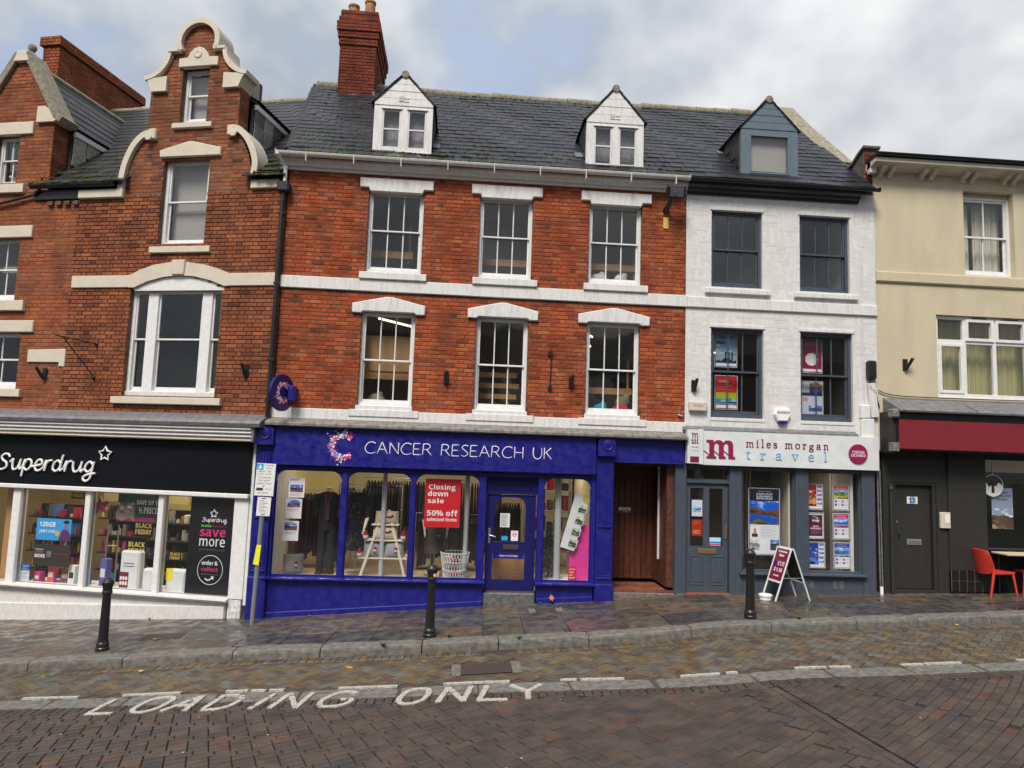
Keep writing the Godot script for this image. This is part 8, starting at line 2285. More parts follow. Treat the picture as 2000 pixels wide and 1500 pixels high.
		if i == 2:
			words(o, "lettering", "NOW", Vector3(0.09, 0.195, 0.004), 0.10, 0.03, M.letter_white, true, false, 0.001)
			words(o, "lettering", "AVAILABLE", Vector3(0.035, 0.155, 0.004), 0.21, 0.032, M.letter_white, true, false, 0.001)
	for q in [[9.93, 10.27], [10.44, 10.78]]:
		for x in q:
			var o := thing("hanging_wire", "steel wire holding holiday posters, %s" % {9.93: "outermost at the left", 10.27: "second from the left", 10.44: "third from the left", 10.78: "outermost at the right"}[x], "wire", Vector3(x, 0.70, -0.13), 0.0, "poster wires")
			gg = Geo.new(); gg.tube([Vector3.ZERO, Vector3(0, 1.85, 0)], 0.004, 5)
			part(o, "wire", gg, M.steel)
	for i in 4:
		var q = [[8.23, 4.52, "penguin expedition poster in the left first floor travel window", Color(0.45, 0.62, 0.80)], [8.24, 3.70, "red topped poster in the left first floor travel window", Color(0.78, 0.08, 0.10)], [9.94, 4.48, "maroon poster with white disc in the right first floor travel window", Color(0.55, 0.06, 0.22)], [9.95, 3.66, "blue and white poster in the right first floor travel window", Color(0.75, 0.78, 0.85)]][i]
		var mm = P.call("upstairs_%d" % i, 48, 72, func(im):
			im.fill(q[3])
			if i == 0: scenery(im, 0, 0.3, 1, 0.6, Color(0.5, 0.68, 0.85), Color(0.75, 0.82, 0.9), Color(0.1, 0.12, 0.2), Color(0.55, 0.65, 0.75), 61); R(im, 0, 0.92, 1, 0.08, Color(0.9, 0.92, 0.95)); R(im, 0.05, 0.22, 0.4, 0.1, Color(0.08, 0.15, 0.4)); for k in 3: R(im, 0.46 + 0.16 * k, 0.55, 0.07, 0.28, Color(0.06, 0.07, 0.1))
			elif i == 1: R(im, 0, 0.5, 1, 0.22, Color(0.6, 0.7, 0.1)); scenery(im, 0, 0.7, 1, 0.2, Color(0.2, 0.5, 0.8), Color(0.2, 0.5, 0.4), Color(0.7, 0.1, 0.1), Color(0.2, 0.6, 0.8), 62); R(im, 0, 0.9, 1, 0.1, Color(0.92, 0.92, 0.9)); lines(im, 0.06, 0.26, 0.8, 4, 0.05, Color(0.9, 0.5, 0.5))
			elif i == 2: lines(im, 0.15, 0.05, 0.7, 3, 0.05, Color(0.85, 0.6, 0.7)); R(im, 0, 0.91, 1, 0.09, Color(0.93, 0.93, 0.93))
			else: scenery(im, 0.38, 0.02, 0.6, 0.32, Color(0.5, 0.4, 0.3), Color(0.55, 0.35, 0.2), Color(0.15, 0.2, 0.4), Color(0.15, 0.35, 0.7), 63); R(im, 0, 0.34, 1, 0.1, Color(0.1, 0.14, 0.35)); scenery(im, 0.35, 0.74, 0.63, 0.18, Color(0.3, 0.45, 0.8), Color(0.35, 0.3, 0.35), Color(0.3, 0.2, 0.2), Color(0.2, 0.3, 0.6), 64); R(im, 0.05, 0.48, 0.25, 0.15, Color(0.8, 0.55, 0.5)))
		var o := poster("upstairs_poster", q[2], "poster", Vector3(q[0], q[1], -0.30), 0.41, 0.62, mm, "posters in the travel shop's first floor", 0.0, true)
		if i == 0: words(o, "lettering", "EXPEDITIONS", Vector3(0.07, 0.535, 0.004), 0.30, 0.05, M.blue_paint, true, false, 0.001)
		if i == 1: words(o, "lettering", "CANADA", Vector3(0.03, 0.50, 0.004), 0.22, 0.05, M.letter_white, false, true, 0.001)
		if i == 2:
			gg = Geo.new()
			gg.lathe([Vector2(0.13, 0), Vector2(0.13, 0.003), Vector2(0, 0.003)], Vector3(0.21, 0.25, 0.004), 9, Basis(Vector3.RIGHT, Vector3(0, 0, 1), Vector3(0, -1, 0)), false)
			part(o, "white_disc", gg, M.paper)
	tube_light("lit fitting behind the left first floor travel window", Vector3(8.5, 5.10, -2.2), 1.3, 0.0, 0.06)
	for i in 2:
		var q = [[7.70, 1.66, "white leaflet on the travel shop door", Color(0.78, 0.80, 0.84)], [7.70, 1.30, "orange market leaflet on the travel shop door", Color(0.62, 0.16, 0.06)]][i]
		poster("door_leaflet", q[2], "leaflet", Vector3(q[0], q[1], -0.05), 0.20, 0.30, P.call("leaflet_%d" % i, 32, 48, func(im):
			im.fill(q[3])
			if i == 0: scenery(im, 0.1, 0.35, 0.8, 0.4, Color(0.6, 0.75, 0.9), Color(0.4, 0.5, 0.7), Color(0.75, 0.7, 0.6), Color(0.5, 0.65, 0.85), 71)
			else: lines(im, 0.15, 0.1, 0.7, 3, 0.09, Color(0.85, 0.5, 0.3)); lines(im, 0.15, 0.65, 0.7, 5, 0.05, Color(0.9, 0.7, 0.5))))
	var mk: Node3D = get_node("door_leaflet_001") if has_node("door_leaflet_001") else null
	poster("door_card", "small pale blue and pink card low on the travel shop door glass", "leaflet", Vector3(8.04, 1.13, -0.05), 0.21, 0.15, P.call("door_card", 32, 20, func(im): im.fill(Color(0.75, 0.85, 0.92)); R(im, 0, 0.5, 1, 0.2, Color(0.2, 0.5, 0.75)); R(im, 0, 0.75, 1, 0.2, Color(0.75, 0.3, 0.45))))
	# --- cafe window
	var cb := poster("nutcracker_poster", "pale drinks poster reading nutcracker range in the cafe window", "poster", Vector3(13.62, 1.58, -0.12), 0.43, 0.78, P.call("nutcracker", 48, 84, func(im): im.fill(Color(0.55, 0.62, 0.72)); scenery(im, 0.0, 0.5, 1.0, 0.5, Color(0.55, 0.62, 0.72), Color(0.4, 0.3, 0.22), Color(0.75, 0.65, 0.5), Color(0.35, 0.25, 0.2), 81)))
	for k in 3: words(cb, "lettering", ["CARAMEL", "NUTCRACKER", "RANGE"][k], Vector3([0.08, 0.03, 0.11][k], 0.67 - k * 0.065, 0.004), [0.27, 0.37, 0.21][k], 0.045, M.ink, true, false, 0.001)
	var bb2 := thing("bauble_sticker", "round white bauble sticker on the cafe glass", "sticker", Vector3(13.62, 2.40, -0.07))
	rg2 = []
	for k in 36: rg2.append(Vector3(0.205 * cos(TAU * k / 36), 0.205 * sin(TAU * k / 36), 0))
	gg = Geo.new(); gg.tube(rg2, 0.007, 5, true)
	gg.tube([Vector3(0, 0.20, 0), Vector3(0, 0.30, 0), Vector3(0, 0.50, 0)], 0.006, 5)
	var cp := PackedVector2Array()
	for k in 15: cp.append(Vector2(0.20 * cos(PI + PI * k / 14), 0.20 * sin(PI + PI * k / 14) ))
	for q in [[0.12, 0.06], [0.06, -0.02], [0.0, 0.02], [-0.08, -0.03], [-0.13, 0.05]]: cp.append(Vector2(q[0], q[1]))
	gg.prism(cp, -0.002, 0.002)
	part(bb2, "bauble", gg, M.sign_white)
	gg = Geo.new(); gg.col = C(0.03, 0.025, 0.025)
	gg.prism(PackedVector2Array([Vector2(-0.03, -0.14), Vector2(0.03, -0.14), Vector2(0.025, 0.03), Vector2(-0.025, 0.03)]), 0.002, 0.004)
	part(bb2, "figures", gg, M.plastic)
	tube_light("warm lit fitting at the top of the cafe window", Vector3(14.0, 2.98, -0.9), 0.6, 0.0, 0.15)

# ---------------------------------------------------------------- things in the street and on the fronts
func bollard(x: float, z: float, label: String) -> void:
	var t := thing("bollard", label, "bollard", Vector3(x, gh(x), z), rng.randf(), "black cast iron bollards along the kerb")
	var g := Geo.new()
	g.lathe([Vector2(0.095, -0.05), Vector2(0.095, 0.045), Vector2(0.087, 0.055), Vector2(0.087, 0.075), Vector2(0.092, 0.09), Vector2(0.087, 0.11), Vector2(0.077, 0.13), Vector2(0.071, 0.16)], Vector3.ZERO, 20)
	part(t, "base", g, M.black_iron)
	g = Geo.new()
	g.lathe([Vector2(0.071, 0.16), Vector2(0.069, 0.25), Vector2(0.059, 0.82)], Vector3.ZERO, 12, Basis(), false)
	part(t, "shaft", g, M.black_iron)
	g = Geo.new()
	g.lathe([Vector2(0.059, 0.82), Vector2(0.070, 0.83), Vector2(0.073, 0.85), Vector2(0.070, 0.865), Vector2(0.066, 0.875), Vector2(0.068, 0.93), Vector2(0.081, 0.955), Vector2(0.085, 0.975), Vector2(0.084, 1.0), Vector2(0.073, 1.012), Vector2(0.063, 1.035), Vector2(0.035, 1.055), Vector2(0, 1.06)], Vector3.ZERO, 20)
	part(t, "cap", g, M.black_iron)

func chair(at: Vector3, turn: float, label: String) -> void:
	var t := thing("cafe_chair", label, "chair", at, turn, "red plastic cafe chairs")
	# faces +x: the back is at -x
	var m = M.chair_red
	var g := Geo.new()
	var n := 8
	var f := func(i: int, j: int, s: float):
		var u := -1.0 + 2.0 * i / n; var v := float(j) / n
		var w := 0.245 - 0.05 * pow(v, 4) if v > 0.3 else 0.235
		var y := 0.44 + 0.40 * v - 0.05 * (1 - v) * (1 - v) * (1 - u * u) - 0.02 * u * u * v
		var x := -0.205 - 0.10 * v - 0.055 * (1 - u * u) + s
		return Vector3(x, y, u * w)
	for i in n:
		for j in n:
			g.quad(f.call(i, j, 0.010), f.call(i, j + 1, 0.010), f.call(i + 1, j + 1, 0.010), f.call(i + 1, j, 0.010))
			g.quad(f.call(i, j, -0.010), f.call(i + 1, j, -0.010), f.call(i + 1, j + 1, -0.010), f.call(i, j + 1, -0.010))
	var rim := []
	for j in n + 1: rim.append(f.call(0, j, 0.0))
	for i in range(1, n + 1): rim.append(f.call(i, n, 0.0))
	for j in range(n - 1, -1, -1): rim.append(f.call(n, j, 0.0))
	g.tube(rim, 0.012, 6)
	part(t, "backrest", g, m)
	g = Geo.new()
	var s := func(i: int, k: int, o: float):
		var u := -1.0 + 2.0 * i / n; var v := float(k) / n
		return Vector3(-0.24 + 0.46 * v, 0.445 - 0.022 * (1 - u * u) * (1 - v * 0.6) + 0.008 * v + o, u * (0.215 + 0.015 * v))
	for i in n:
		for k in n:
			g.quad(s.call(i, k, 0.008), s.call(i + 1, k, 0.008), s.call(i + 1, k + 1, 0.008), s.call(i, k + 1, 0.008))
			g.quad(s.call(i, k, -0.010), s.call(i, k + 1, -0.010), s.call(i + 1, k + 1, -0.010), s.call(i + 1, k, -0.010))
	for e in [0, n]:
		for k in n: g.quad(s.call(e, k, -0.04), s.call(e, k + 1, -0.025), s.call(e, k + 1, 0.008), s.call(e, k, 0.008))
	for i in n: g.quad(s.call(i, n, -0.03), s.call(i + 1, n, -0.03), s.call(i + 1, n, 0.008), s.call(i, n, 0.008))
	part(t, "seat", g, m)
	for z in [-1, 1]:
		g = Geo.new()
		g.tube([Vector3(-0.30, 0.0, z * 0.235), Vector3(-0.25, 0.25, z * 0.232), Vector3(-0.215, 0.46, z * 0.228), Vector3(-0.235, 0.60, z * 0.236)], [0.017, 0.022, 0.028, 0.012], 10)
		part(t, "leg", g, m)
		g = Geo.new()
		g.tube([Vector3(0.26, 0.0, z * 0.225), Vector3(0.225, 0.25, z * 0.215), Vector3(0.195, 0.44, z * 0.20)], [0.016, 0.02, 0.026], 10)
		part(t, "leg", g, m)

func street_furniture() -> void:
	bollard(-1.82, 1.66, "black cast iron bollard before the white shop sill, farthest downhill")
	bollard(3.03, 2.04, "black cast iron bollard with a small white sticker")
	bollard(7.97, 1.97, "black cast iron bollard in front of the sandwich board")
	bx(get_node("bollard_001") if has_node("bollard_001") else get_node("bollard2"), "sticker", Vector3(-0.03, 0.885, 0.060), Vector3(0.02, 0.93, 0.069), M.paper, 0.001)
	# parking sign
	var t := thing("parking_sign_post", "grey post with white loading plate, small notice and yellow tag", "sign post", Vector3(0.0, gh(0.0), 0.42), 0.05)
	var g := Geo.new()
	g.tube([Vector3(0, -0.1, 0), Vector3(0.065, 2.62, 0)], 0.038, 14)
	part(t, "post", g, M.galvanised)
	var pl := sheet(t, "loading_plate", Vector3(-0.10, 2.13, 0.045), 0.315, 0.55, M.paper, Basis(Vector3.BACK, -0.03), 0.005)
	bx(pl, "blue_symbol", Vector3(0.02, 0.44, 0.004), Vector3(0.125, 0.54, 0.008), M.cyan, 0.001)
	g = Geo.new()
	g.prism(PackedVector2Array([Vector2(0.035, 0.455), Vector2(0.10, 0.455), Vector2(0.10, 0.49), Vector2(0.085, 0.49), Vector2(0.085, 0.52), Vector2(0.065, 0.52), Vector2(0.055, 0.48)]), 0.007, 0.010)
	part(pl, "loading_figure", g, M.letter_white)
	var ln := [["Loading", 0.15, 0.495, 0.14], ["only", 0.18, 0.45, 0.08], ["Mon - Sat", 0.06, 0.395, 0.20], ["8 am - 6 pm", 0.045, 0.345, 0.22], ["15 minutes", 0.05, 0.29, 0.21], ["No return", 0.06, 0.24, 0.19], ["within 1 hour", 0.03, 0.19, 0.25], ["or", 0.13, 0.145, 0.04], ["& 6 pm", 0.18, 0.09, 0.10], ["No limit", 0.06, 0.03, 0.17]]
	for q in ln: words(pl, "lettering", q[0], Vector3(q[1], q[2], 0.005), q[3], 0.032, M.ink, false, false, 0.001)
	bx(pl, "lorry_symbol", Vector3(0.03, 0.085, 0.004), Vector3(0.14, 0.13, 0.008), M.ink, 0.002)
	var sn := sheet(t, "small_notice", Vector3(-0.045, 1.79, 0.045), 0.225, 0.315, M.paper, Basis(Vector3.BACK, -0.03), 0.005)
	for k in 9: bx(sn, "printed_line", Vector3(0.04, 0.06 + k * 0.024, 0.004), Vector3(0.185 - 0.03 * (k % 3), 0.066 + k * 0.024, 0.0062), M.lead, 0.0)
	for y in [0.02, 0.285]: bx(sn, "clip", Vector3(0.08, y, 0.004), Vector3(0.145, y + 0.012, 0.01), M.ink)
	g = Geo.new()
	g.quad(Vector3(-0.04, 0.98, 0.05), Vector3(0.055, 0.96, 0.06), Vector3(0.075, 1.30, 0.045), Vector3(0.0, 1.30, 0.045))
	g.quad(Vector3(0.055, 0.96, 0.058), Vector3(-0.04, 0.98, 0.048), Vector3(0.0, 1.30, 0.043), Vector3(0.075, 1.30, 0.043))
	part(t, "yellow_tag", g, M.yellow)
	# sandwich board
	t = thing("sandwich_board", "white A-frame board with maroon poster", "sandwich board", Vector3(9.27, gh(9.27), 0.42), deg_to_rad(-83))
	t.scale = Vector3(0.80, 0.90, 0.92)
	for s in [-1, 1]:
		var pn := part(t, "leaf", Geo.new(), M.sign_white)
		var b := Basis(Vector3.UP, 0.0 if s > 0 else PI) * Basis(Vector3.RIGHT, -0.33)
		var o := Vector3(0, 0, 0.36 * s)
		g = Geo.new()
		var tr := Transform3D(b, o)
		for x in [-0.28, 0.25]: g.tbox(tr * Transform3D(Basis(), Vector3(x + 0.015, 0.52, 0)), Vector3(0.03, 1.06, 0.028), 0.005)
		g.tbox(tr * Transform3D(Basis(), Vector3(0, 1.03, 0)), Vector3(0.53, 0.04, 0.03), 0.006); g.tbox(tr * Transform3D(Basis(), Vector3(0, 0.36, 0)), Vector3(0.53, 0.04, 0.03), 0.006)
		part(pn, "frame", g, M.sign_white)
		g = Geo.new()
		g.tbox(tr * Transform3D(Basis(), Vector3(0, 0.70, -0.002)), Vector3(0.50, 0.64, 0.012), 0.002)
		part(pn, "panel", g, M.plum if s > 0 else M.charcoal)
		if s > 0:
			for q in [["Travel Money", -0.17, 0.93, 0.34, 0.055], ["Rates", -0.09, 0.86, 0.18, 0.05], ["€ 1.11", -0.06, 0.68, 0.24, 0.085], ["$ 1.18", -0.14, 0.55, 0.30, 0.085], ["ask inside", -0.1, 0.46, 0.2, 0.035]]:
				words(pn, "lettering", q[0], tr * Vector3(q[1], q[2], 0.005), q[3], q[4], M.letter_white, true, false, 0.002, b)
			g = Geo.new()
			g.tbox(tr * Transform3D(Basis(), Vector3(-0.17, 0.72, 0.005)), Vector3(0.10, 0.07, 0.003), 0.0)
			part(pn, "blue_flag", g, M.blue_paint)
	bx(t, "tie_bar", Vector3(-0.26, 0.42, -0.22), Vector3(-0.245, 0.435, 0.22), M.steel)
	bx(t, "tie_bar", Vector3(0.245, 0.42, -0.22), Vector3(0.26, 0.435, 0.22), M.steel)
	t = thing("white_tub", "small white plastic tub on the flags", "tub", Vector3(8.86, gh(8.86) - 0.01, 0.50))
	g = Geo.new()
	g.lathe([Vector2(0.10, 0.0), Vector2(0.105, 0.07), Vector2(0.118, 0.072), Vector2(0.118, 0.10), Vector2(0.10, 0.105), Vector2(0, 0.10)], Vector3.ZERO, 20)
	part(t, "tub", g, M.letter_white)
	# cafe seats
	chair(Vector3(13.44, gh(13.44) - 0.01, 0.12), deg_to_rad(4), "red plastic cafe chair with its back to the charcoal pier")
	chair(Vector3(14.17, gh(14.17) - 0.01, -0.02), deg_to_rad(183), "red plastic cafe chair cut by right edge of photo")
	t = thing("cafe_table", "pale wooden topped cafe table between the red chairs", "table", Vector3(13.92, gh(13.92), 0.10))
	for k in 2: bx(t, "table_top", Vector3(-0.42, 0.735, -0.30 + k * 0.302), Vector3(0.5, 0.765, -0.002 + k * 0.302), M.table_top, 0.006)
	for x in [-0.3, 0.45]:
		g = Geo.new(); g.tube([Vector3(x, 0, -0.1), Vector3(x, 0.735, -0.1)], 0.022, 8)
		part(t, "leg", g, M.black_iron)
	# fixings on the fronts
	flag_holder(Vector3(3.07, 4.03, 0.005), 0.0, "black flag holder between left and middle sashes of the bright brick front", 0.45, 0.05)
	flag_holder(Vector3(5.38, 4.05, 0.005), 0.0, "black flag holder beside the thin hook rod", 0.45, 0.1)
	flag_holder(Vector3(7.70, 4.08, 0.008), 0.0, "black flag holder on the white painted brick", 0.4, 0.25)
	flag_holder(Vector3(11.86, 4.66, 0.005), 0.0, "black flag holder on the cream render", 0.5, 0.75)
	var P := func(u, y, w): return Vector3(u * cos(TH) - w * sin(TH), y, u * sin(TH) + w * cos(TH))
	flag_holder(P.call(-4.74, 3.92, 0.02), -TH, "black flag holder under the cream stone patch", 0.5, -0.75)
	flag_holder(P.call(-0.56, 4.02, 0.02), -TH, "black flag holder right of the wide three-light window", 0.35, -0.35)
	t = thing("sign_bracket", "empty wrought iron sign bracket left of the wide window", "bracket", P.call(-3.68, 4.2, 0.0), -TH)
	g = Geo.new()
	g.tube([Vector3(0, 0.30, 0), Vector3(-0.05, 0.31, 0.95)], 0.012, 6)
	g.tube([Vector3(0, -0.34, 0), Vector3(-0.04, 0.30, 0.78)], 0.011, 6)
	part(t, "arm", g, M.black_iron)
	for y in [0.30, -0.34]:
		g = Geo.new(); g.ball(Vector3(0, y, 0.02), Vector3(0.035, 0.05, 0.03), 10, 6)
		part(t, "wall_boss", g, M.black_iron)
	t = thing("hook_rod", "thin black iron rod with two wall plates", "bracket", Vector3(4.98, 3.93, 0.0))
	g = Geo.new()
	g.tube([Vector3(0.0, 0.0, 0.03), Vector3(0.01, 0.72, 0.06), Vector3(0.02, 0.76, 0.10)], 0.010, 6)
	part(t, "rod", g, M.black_iron)
	bx(t, "wall_plate", Vector3(-0.035, -0.04, 0.0), Vector3(0.035, 0.04, 0.05), M.black_iron); bx(t, "wall_plate", Vector3(-0.05, 0.60, 0.0), Vector3(0.02, 0.69, 0.045), M.black_iron)
	t = thing("floodlight", "black floodlight on an arm under the white gutter", "floodlight", Vector3(7.12, 7.55, 0.0))
	g = Geo.new()
	g.tbox(Transform3D(Basis(Vector3.RIGHT, 0.45), Vector3(0.10, 0.14, 0.34)), Vector3(0.36, 0.26, 0.14), 0.03)
	part(t, "housing", g, M.black_iron)
	g = Geo.new()
	g.tbox(Transform3D(Basis(Vector3.RIGHT, 0.45), Vector3(0.10, 0.11, 0.41)), Vector3(0.26, 0.16, 0.01), 0.004)
	part(t, "lens", g, M.lead)
	g = Geo.new(); g.tube([Vector3(0, -0.12, 0.0), Vector3(0.03, -0.05, 0.14), Vector3(0.08, 0.08, 0.30)], [0.06, 0.05, 0.03], 10)
	part(t, "arm", g, M.black_iron)
	t = thing("brass_plate", "tarnished yellow plate beneath the floodlight", "plate", Vector3(7.08, 7.08, 0.004))
	bx(t, "plate", Vector3.ZERO, Vector3(0.10, 0.22, 0.02), M.gold_print)
	t = thing("door_hook", "small grey hook at the right end of bright brick wall", "hook", Vector3(7.42, 3.50, 0.0))
	g = Geo.new(); g.tube([Vector3(0, 0, 0.02), Vector3(0.0, 0.17, 0.04)], 0.014, 6); g.tube([Vector3(-0.02, 0.02, 0.02), Vector3(0.06, 0.0, 0.06)], 0.016, 6)
	part(t, "hook", g, M.galvanised)
	t = thing("alarm_box", "cream rectangular alarm box lettered sentinel", "alarm box", Vector3(7.60, 3.60, 0.0))
	bx(t, "case", Vector3.ZERO, Vector3(0.34, 0.19, 0.09), M.cream_stone, 0.02)
	words(t, "lettering", "SENTINEL", Vector3(0.07, 0.085, 0.09), 0.20, 0.045, M.lead, false, false, 0.002)
	t = thing("alarm_box", "white hexagonal alarm box with blue foot lettered gannon", "alarm box", Vector3(9.40, 3.60, 0.0))
	g = Geo.new()
	g.prism(PackedVector2Array([Vector2(-0.09, -0.13), Vector2(0.09, -0.13), Vector2(0.16, 0.0), Vector2(0.13, 0.12), Vector2(-0.13, 0.12), Vector2(-0.16, 0.0)]), 0, 0.08, Transform3D(), 0.02)
	part(t, "case", g, M.letter_white)
	g = Geo.new()
	g.prism(PackedVector2Array([Vector2(-0.07, -0.165), Vector2(0.07, -0.165), Vector2(0.09, -0.13), Vector2(-0.09, -0.13)]), 0.005, 0.075)
	part(t, "strobe", g, M.blue_paint)
	words(t, "lettering", "GANNON", Vector3(-0.12, 0.015, 0.08), 0.24, 0.045, M.maroon, true, false, 0.002)
	for q in [[10.93, 3.22, 0.25, 0.36, "lower white meter box at right end of the white fascia"], [10.92, 3.585, 0.18, 0.26, "upper small white box above the meter box"]]:
		t = thing("meter_box", q[4], "meter box", Vector3(q[0], q[1], 0.0))
		bx(t, "case", Vector3.ZERO, Vector3(q[2], q[3], 0.10), M.white_gloss, 0.015)
	t = thing("cable_shield", "tilted white cable cover beneath black junction box", "cable cover", Vector3(11.16, 3.62, 0.0))
	g = Geo.new(); g.tbox(Transform3D(Basis(Vector3.BACK, 0.09), Vector3(0.02, 0.32, 0.04)), Vector3(0.15, 0.66, 0.07), 0.01)
	part(t, "cover", g, M.white_paint)
	t = thing("junction_box", "black junction box on the white building's corner", "junction box", Vector3(11.02, 4.34, 0.0))
	bx(t, "case", Vector3(0.04, 0.0, 0.0), Vector3(0.22, 0.36, 0.12), M.black_iron, 0.03)
	g = Geo.new()
	for k in 5:
		var pts := [Vector3(0.07 + 0.03 * k, 0.02, 0.06), Vector3(0.10 + 0.03 * k, -0.18 - 0.03 * k, 0.07), Vector3(0.22 + 0.015 * k, -0.42 - 0.02 * k, 0.05), Vector3(0.30, -0.55, 0.03)]
		g.tube(smooth_line(pts, 4), 0.007, 5)
	part(t, "cable", g, M.black_iron)
	t = thing("wall_cable", "thin black cable sagging along the top of the lead roof", "cable", Vector3(11.3, 4.04, 0.03))
	g = Geo.new(); g.tube(smooth_line([Vector3(0, 0.10, 0), Vector3(0.3, 0.02, 0), Vector3(1.2, 0.0, 0), Vector3(3.5, 0.02, 0)], 5), 0.010, 5)
	part(t, "cable", g, M.black_iron)
	t = thing("wall_cable", "pair of white cables running down the right of the white wall", "cable", Vector3(10.98, 3.85, 0.0))
	g = Geo.new()
	for k in 2: g.tube([Vector3(0.015 + k * 0.04, 0, 0.012), Vector3(k * 0.04, 1.2, 0.012), Vector3(0.01 + k * 0.04, 3.0, 0.012)], 0.007, 5)
	part(t, "cable", g, M.white_paint)
	# rainwater pipe at the party line: white offset into a black hopper and pipe
	t = thing("downpipe", "black downpipe with square hopper and white swan neck", "downpipe", Vector3(-0.06, 3.2, 0.0))
	g = Geo.new()
	g.tube([Vector3(0.005, 4.15, 0.10), Vector3(0.0, 3.9, 0.10), Vector3(-0.005, 0.0, 0.10)], 0.042, 12)
	part(t, "pipe", g, M.black_paint)
	bx(t, "hopper", Vector3(-0.10, 4.12, 0.0), Vector3(0.12, 4.32, 0.20), M.black_paint, 0.03)
	g = Geo.new()
	g.tube([Vector3(0.02, 4.30, 0.10), Vector3(0.02, 4.55, 0.10), Vector3(-0.02, 4.68, 0.14), Vector3(-0.10, 4.78, 0.26), Vector3(-0.10, 4.84, 0.28)], 0.036, 12)
	part(t, "swan_neck", g, M.peeling_white)
	for y in [4.60, 4.80]:
		g = Geo.new(); g.lathe([Vector2(0.045, -0.03), Vector2(0.045, 0.03)], Vector3(0.02 if y < 4.7 else -0.10, y, 0.10 if y < 4.7 else 0.27), 12)
		part(t, "collar", g, M.peeling_white)
	for y in [1.0, 2.4, 3.7]: bx(t, "pipe_clip", Vector3(-0.055, y, 0.03), Vector3(0.05, y + 0.04, 0.148), M.black_paint)
	t = thing("downpipe", "slim charcoal downpipe beside the numbered door", "downpipe", Vector3(11.50, 0.36, 0.0))
	g = Geo.new(); g.tube([Vector3(0, 0, 0.05), Vector3(0, 1.95, 0.05)], 0.034, 10)
	part(t, "pipe", g, M.charcoal)
	g = Geo.new(); g.lathe([Vector2(0.036, 1.88), Vector2(0.045, 1.90), Vector2(0.045, 1.93), Vector2(0.036, 1.95), Vector2(0.03, 2.0), Vector2(0, 2.01)], Vector3(0, 0, 0.05), 12)
	part(t, "cap", g, M.charcoal)
	t = thing("conduit_pipe", "thin grey conduits between grey shopfront and charcoal wall", "pipe", Vector3(11.27, 0.33, 0.0))
	g = Geo.new()
	for k in 2: g.tube([Vector3(k * 0.045, 0.0, 0.03), Vector3(k * 0.045 - 0.02, 2.3, 0.03)], 0.014, 8)
	part(t, "conduit", g, M.lead)
	g = Geo.new(); g.tube([Vector3(0.01, -0.02, 0.05), Vector3(0.01, 0.14, 0.05)], 0.03, 10)
	part(t, "pipe_end", g, M.letter_white)
	t = thing("entry_panel", "cream door entry panel on the charcoal wall", "entry panel", Vector3(12.48, 1.57, -0.02))
	bx(t, "case", Vector3.ZERO, Vector3(0.20, 0.30, 0.05), M.cream_stone, 0.008)
	bx(t, "keypad", Vector3(0.09, 0.10, 0.048), Vector3(0.18, 0.26, 0.056), M.paper, 0.004)
	# covers let into the ground
	var cv := 0
	for q in [[4.94, 0.62, 0.34, 0.22, 0.0, "small iron cover in a pale stone before the charity shop door"], [7.87, 1.05, 0.30, 0.24, 0.0, "small square iron cover below the travel shop door"], [10.25, 0.60, 0.86, 0.42, 0.0, "large rusty iron cover before the travel shop's right window"], [11.05, 0.90, 0.34, 0.24, 0.0, "small rusty cover downhill of the pair by the numbered door"], [11.62, 0.84, 0.34, 0.26, 0.0, "small rusty cover nearest the numbered door"], [12.30, 0.55, 0.30, 0.22, 0.0, "small rusty cover before the charcoal pier"], [-1.20, 1.0, 0.62, 0.34, 0.0, "flat iron cover in the flags near the downhill bollard"], [3.83, 3.33, 0.66, 0.42, -0.13, "large dark ribbed manhole cover in the setts"]]:
		t = thing("iron_cover", q[5], "drain cover")
		t.transform = lay(q[0], q[1], q[4] + 0.004)
		g = Geo.new(); g.tbox(Transform3D(), Vector3(q[2], q[3], 0.012), 0.003)
		part(t, "plate", g, M.rust_iron)
		g = Geo.new()
		for i in int(q[2] / 0.045):
			for j in int(q[3] / 0.045): g.tbox(Transform3D(Basis(Vector3.BACK, PI / 4 * ((i + j) % 2)), Vector3(-q[2] / 2 + 0.035 + i * 0.045, -q[3] / 2 + 0.03 + j * 0.045, 0.006)), Vector3(0.028, 0.012, 0.008), 0.002)
		part(t, "tread", g, M.rust_iron)
		if cv == 0 or cv == 7:
			for s in ([-1, 1] if cv == 7 else [-1, 1]):
				g = Geo.new(); g.tbox(Transform3D(Basis(), Vector3(s * (q[2] / 2 + 0.065), 0, -0.004)), Vector3(0.12, q[3] + 0.06, 0.016), 0.003)
				part(t, "stone_edge", g, M.concrete)
		cv += 1
	t = thing("gully_grate", "dark gully grate against the kerb", "drain grate")
	t.transform = lay(4.05, kz(4.05) + 0.12, -0.135)
	g = Geo.new(); frame_geo(g, -0.26, 0.26, -0.11, 0.11, -0.01, 0.01, 0.02, 0.02, 0.02, 0.02)
	part(t, "frame", g, M.rust_iron)
	g = Geo.new()
	for k in 12: g.cbox(Vector3(-0.24 + k * 0.04, -0.09, -0.01), Vector3(-0.218 + k * 0.04, 0.09, 0.008), 0.003)
	part(t, "bar", g, M.rust_iron)
	# weeds in the kerb joints, fallen leaves
	var wd := 0
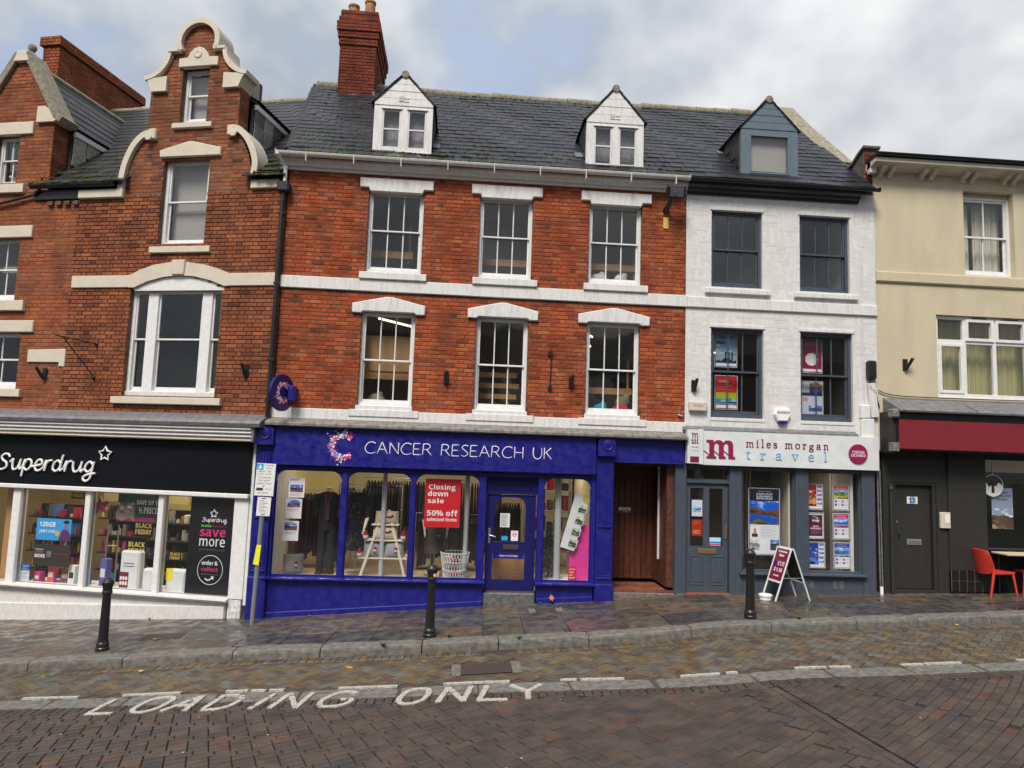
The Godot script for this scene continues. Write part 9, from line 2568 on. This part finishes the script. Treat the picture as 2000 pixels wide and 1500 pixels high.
	for q in [[2.90 + 0.42, 2.12], [4.33, 2.42], [2.38, 2.40], [8.72, 2.02], [0.9, 0.20], [9.6, 0.08], [4.9, 0.12], [-2.0, -0.42]]:
		t = thing("weed", ["green weed tuft beside the middle bollard's foot", "green weed in the kerb joint above the gully grate", "green weed in the kerb joint downhill of the middle bollard", "bright weed in the kerb joint near the uphill bollard", "tiny weed at the foot of blue stallriser", "tiny weed under the grey sill", "small weed below the broken blue panel", "tiny weed under the white stallriser"][wd], "weed", Vector3(q[0], gh(q[0]), q[1]), 0.0, "weeds in the joints")
		g = Geo.new()
		for k in 26:
			g.col = vary(C(0.055, 0.15, 0.02), 0.4)
			var a := rng.randf() * TAU; var l := rng.randf_range(0.02, 0.07) * (1.0 if wd < 4 else 0.6)
			g.tbox(Transform3D(Basis(Vector3.UP, a) * Basis(Vector3.BACK, rng.randf_range(0.3, 1.2)), Vector3(cos(a) * l * 0.5, l * 0.45, -sin(a) * l * 0.5)), Vector3(l, 0.003, 0.014), 0.0)
		part(t, "foliage", g, M.leaf).set_meta("kind", "stuff"); wd += 1
	var lf := 0
	for q in [[5.10, 0.17, 0.10, 0.07], [2.0, 3.9 - 0.95, -0.13, 0.06], [-1.25, 1.2, 0.005, 0.05], [0.95, 2.35, -0.12, 0.05], [11.35, 1.95, -0.12, 0.045], [-0.9, 2.5, -0.12, 0.05], [3.0, 2.9, -0.125, 0.04]]:
		t = thing("fallen_leaf", ["big brown maple leaf caught on the blue plinth", "yellow leaf on the setts left of the manhole", "tan leaf on the wet flags near the downhill bollard", "orange leaf by the kerb below the blue stallriser", "yellow leaf by the kerb at the uphill end", "orange leaf on the setts at the downhill end", "pale leaf on the setts under the middle bollard"][lf], "leaf", Vector3(q[0], gh(q[0]) + q[2], q[1]), lf * 1.3, "fallen autumn leaves")
		g = Geo.new(); g.col = [C(0.42, 0.17, 0.05), C(0.5, 0.32, 0.06), C(0.45, 0.33, 0.18)][lf % 3]
		var pp := PackedVector2Array()
		for k in 14: pp.append(Vector2(cos(TAU * k / 14) * 0.75, sin(TAU * k / 14)) * q[3] * ([1.0, 0.55, 0.8, 0.5, 1.05, 0.6, 0.7][k % 7]))
		g.prism(pp, 0, 0.004, Transform3D(Basis(Vector3.RIGHT, -0.7 if lf == 0 else -PI / 2 + 0.12), Vector3(0, 0.012, 0)))
		part(t, "blade", g, M.leaf); lf += 1
	g = Geo.new()
	for k in 70:                                                # trodden specks on flags and pavers
		var x := rng.randf_range(-4, 13); var z := rng.randf_range(0.4, 7.0)
		var off := 0.006 if z < kz(x) - 0.35 else -0.112
		if z > kz(x) - 0.4 and z < kz(x) + 0.1: continue
		g.col = vary(C(0.42, 0.42, 0.40), 0.3)
		g.ball(Vector3(x, gh(x) + off, z), Vector3(rng.randf_range(0.006, 0.018), 0.003, rng.randf_range(0.006, 0.014)), 7, 4)
	var sp := part(self, "litter_specks", g, M.plastic)
	sp.set_meta("kind", "stuff"); tag(sp, "scattered pale specks of trodden litter on flags and pavers", "litter")
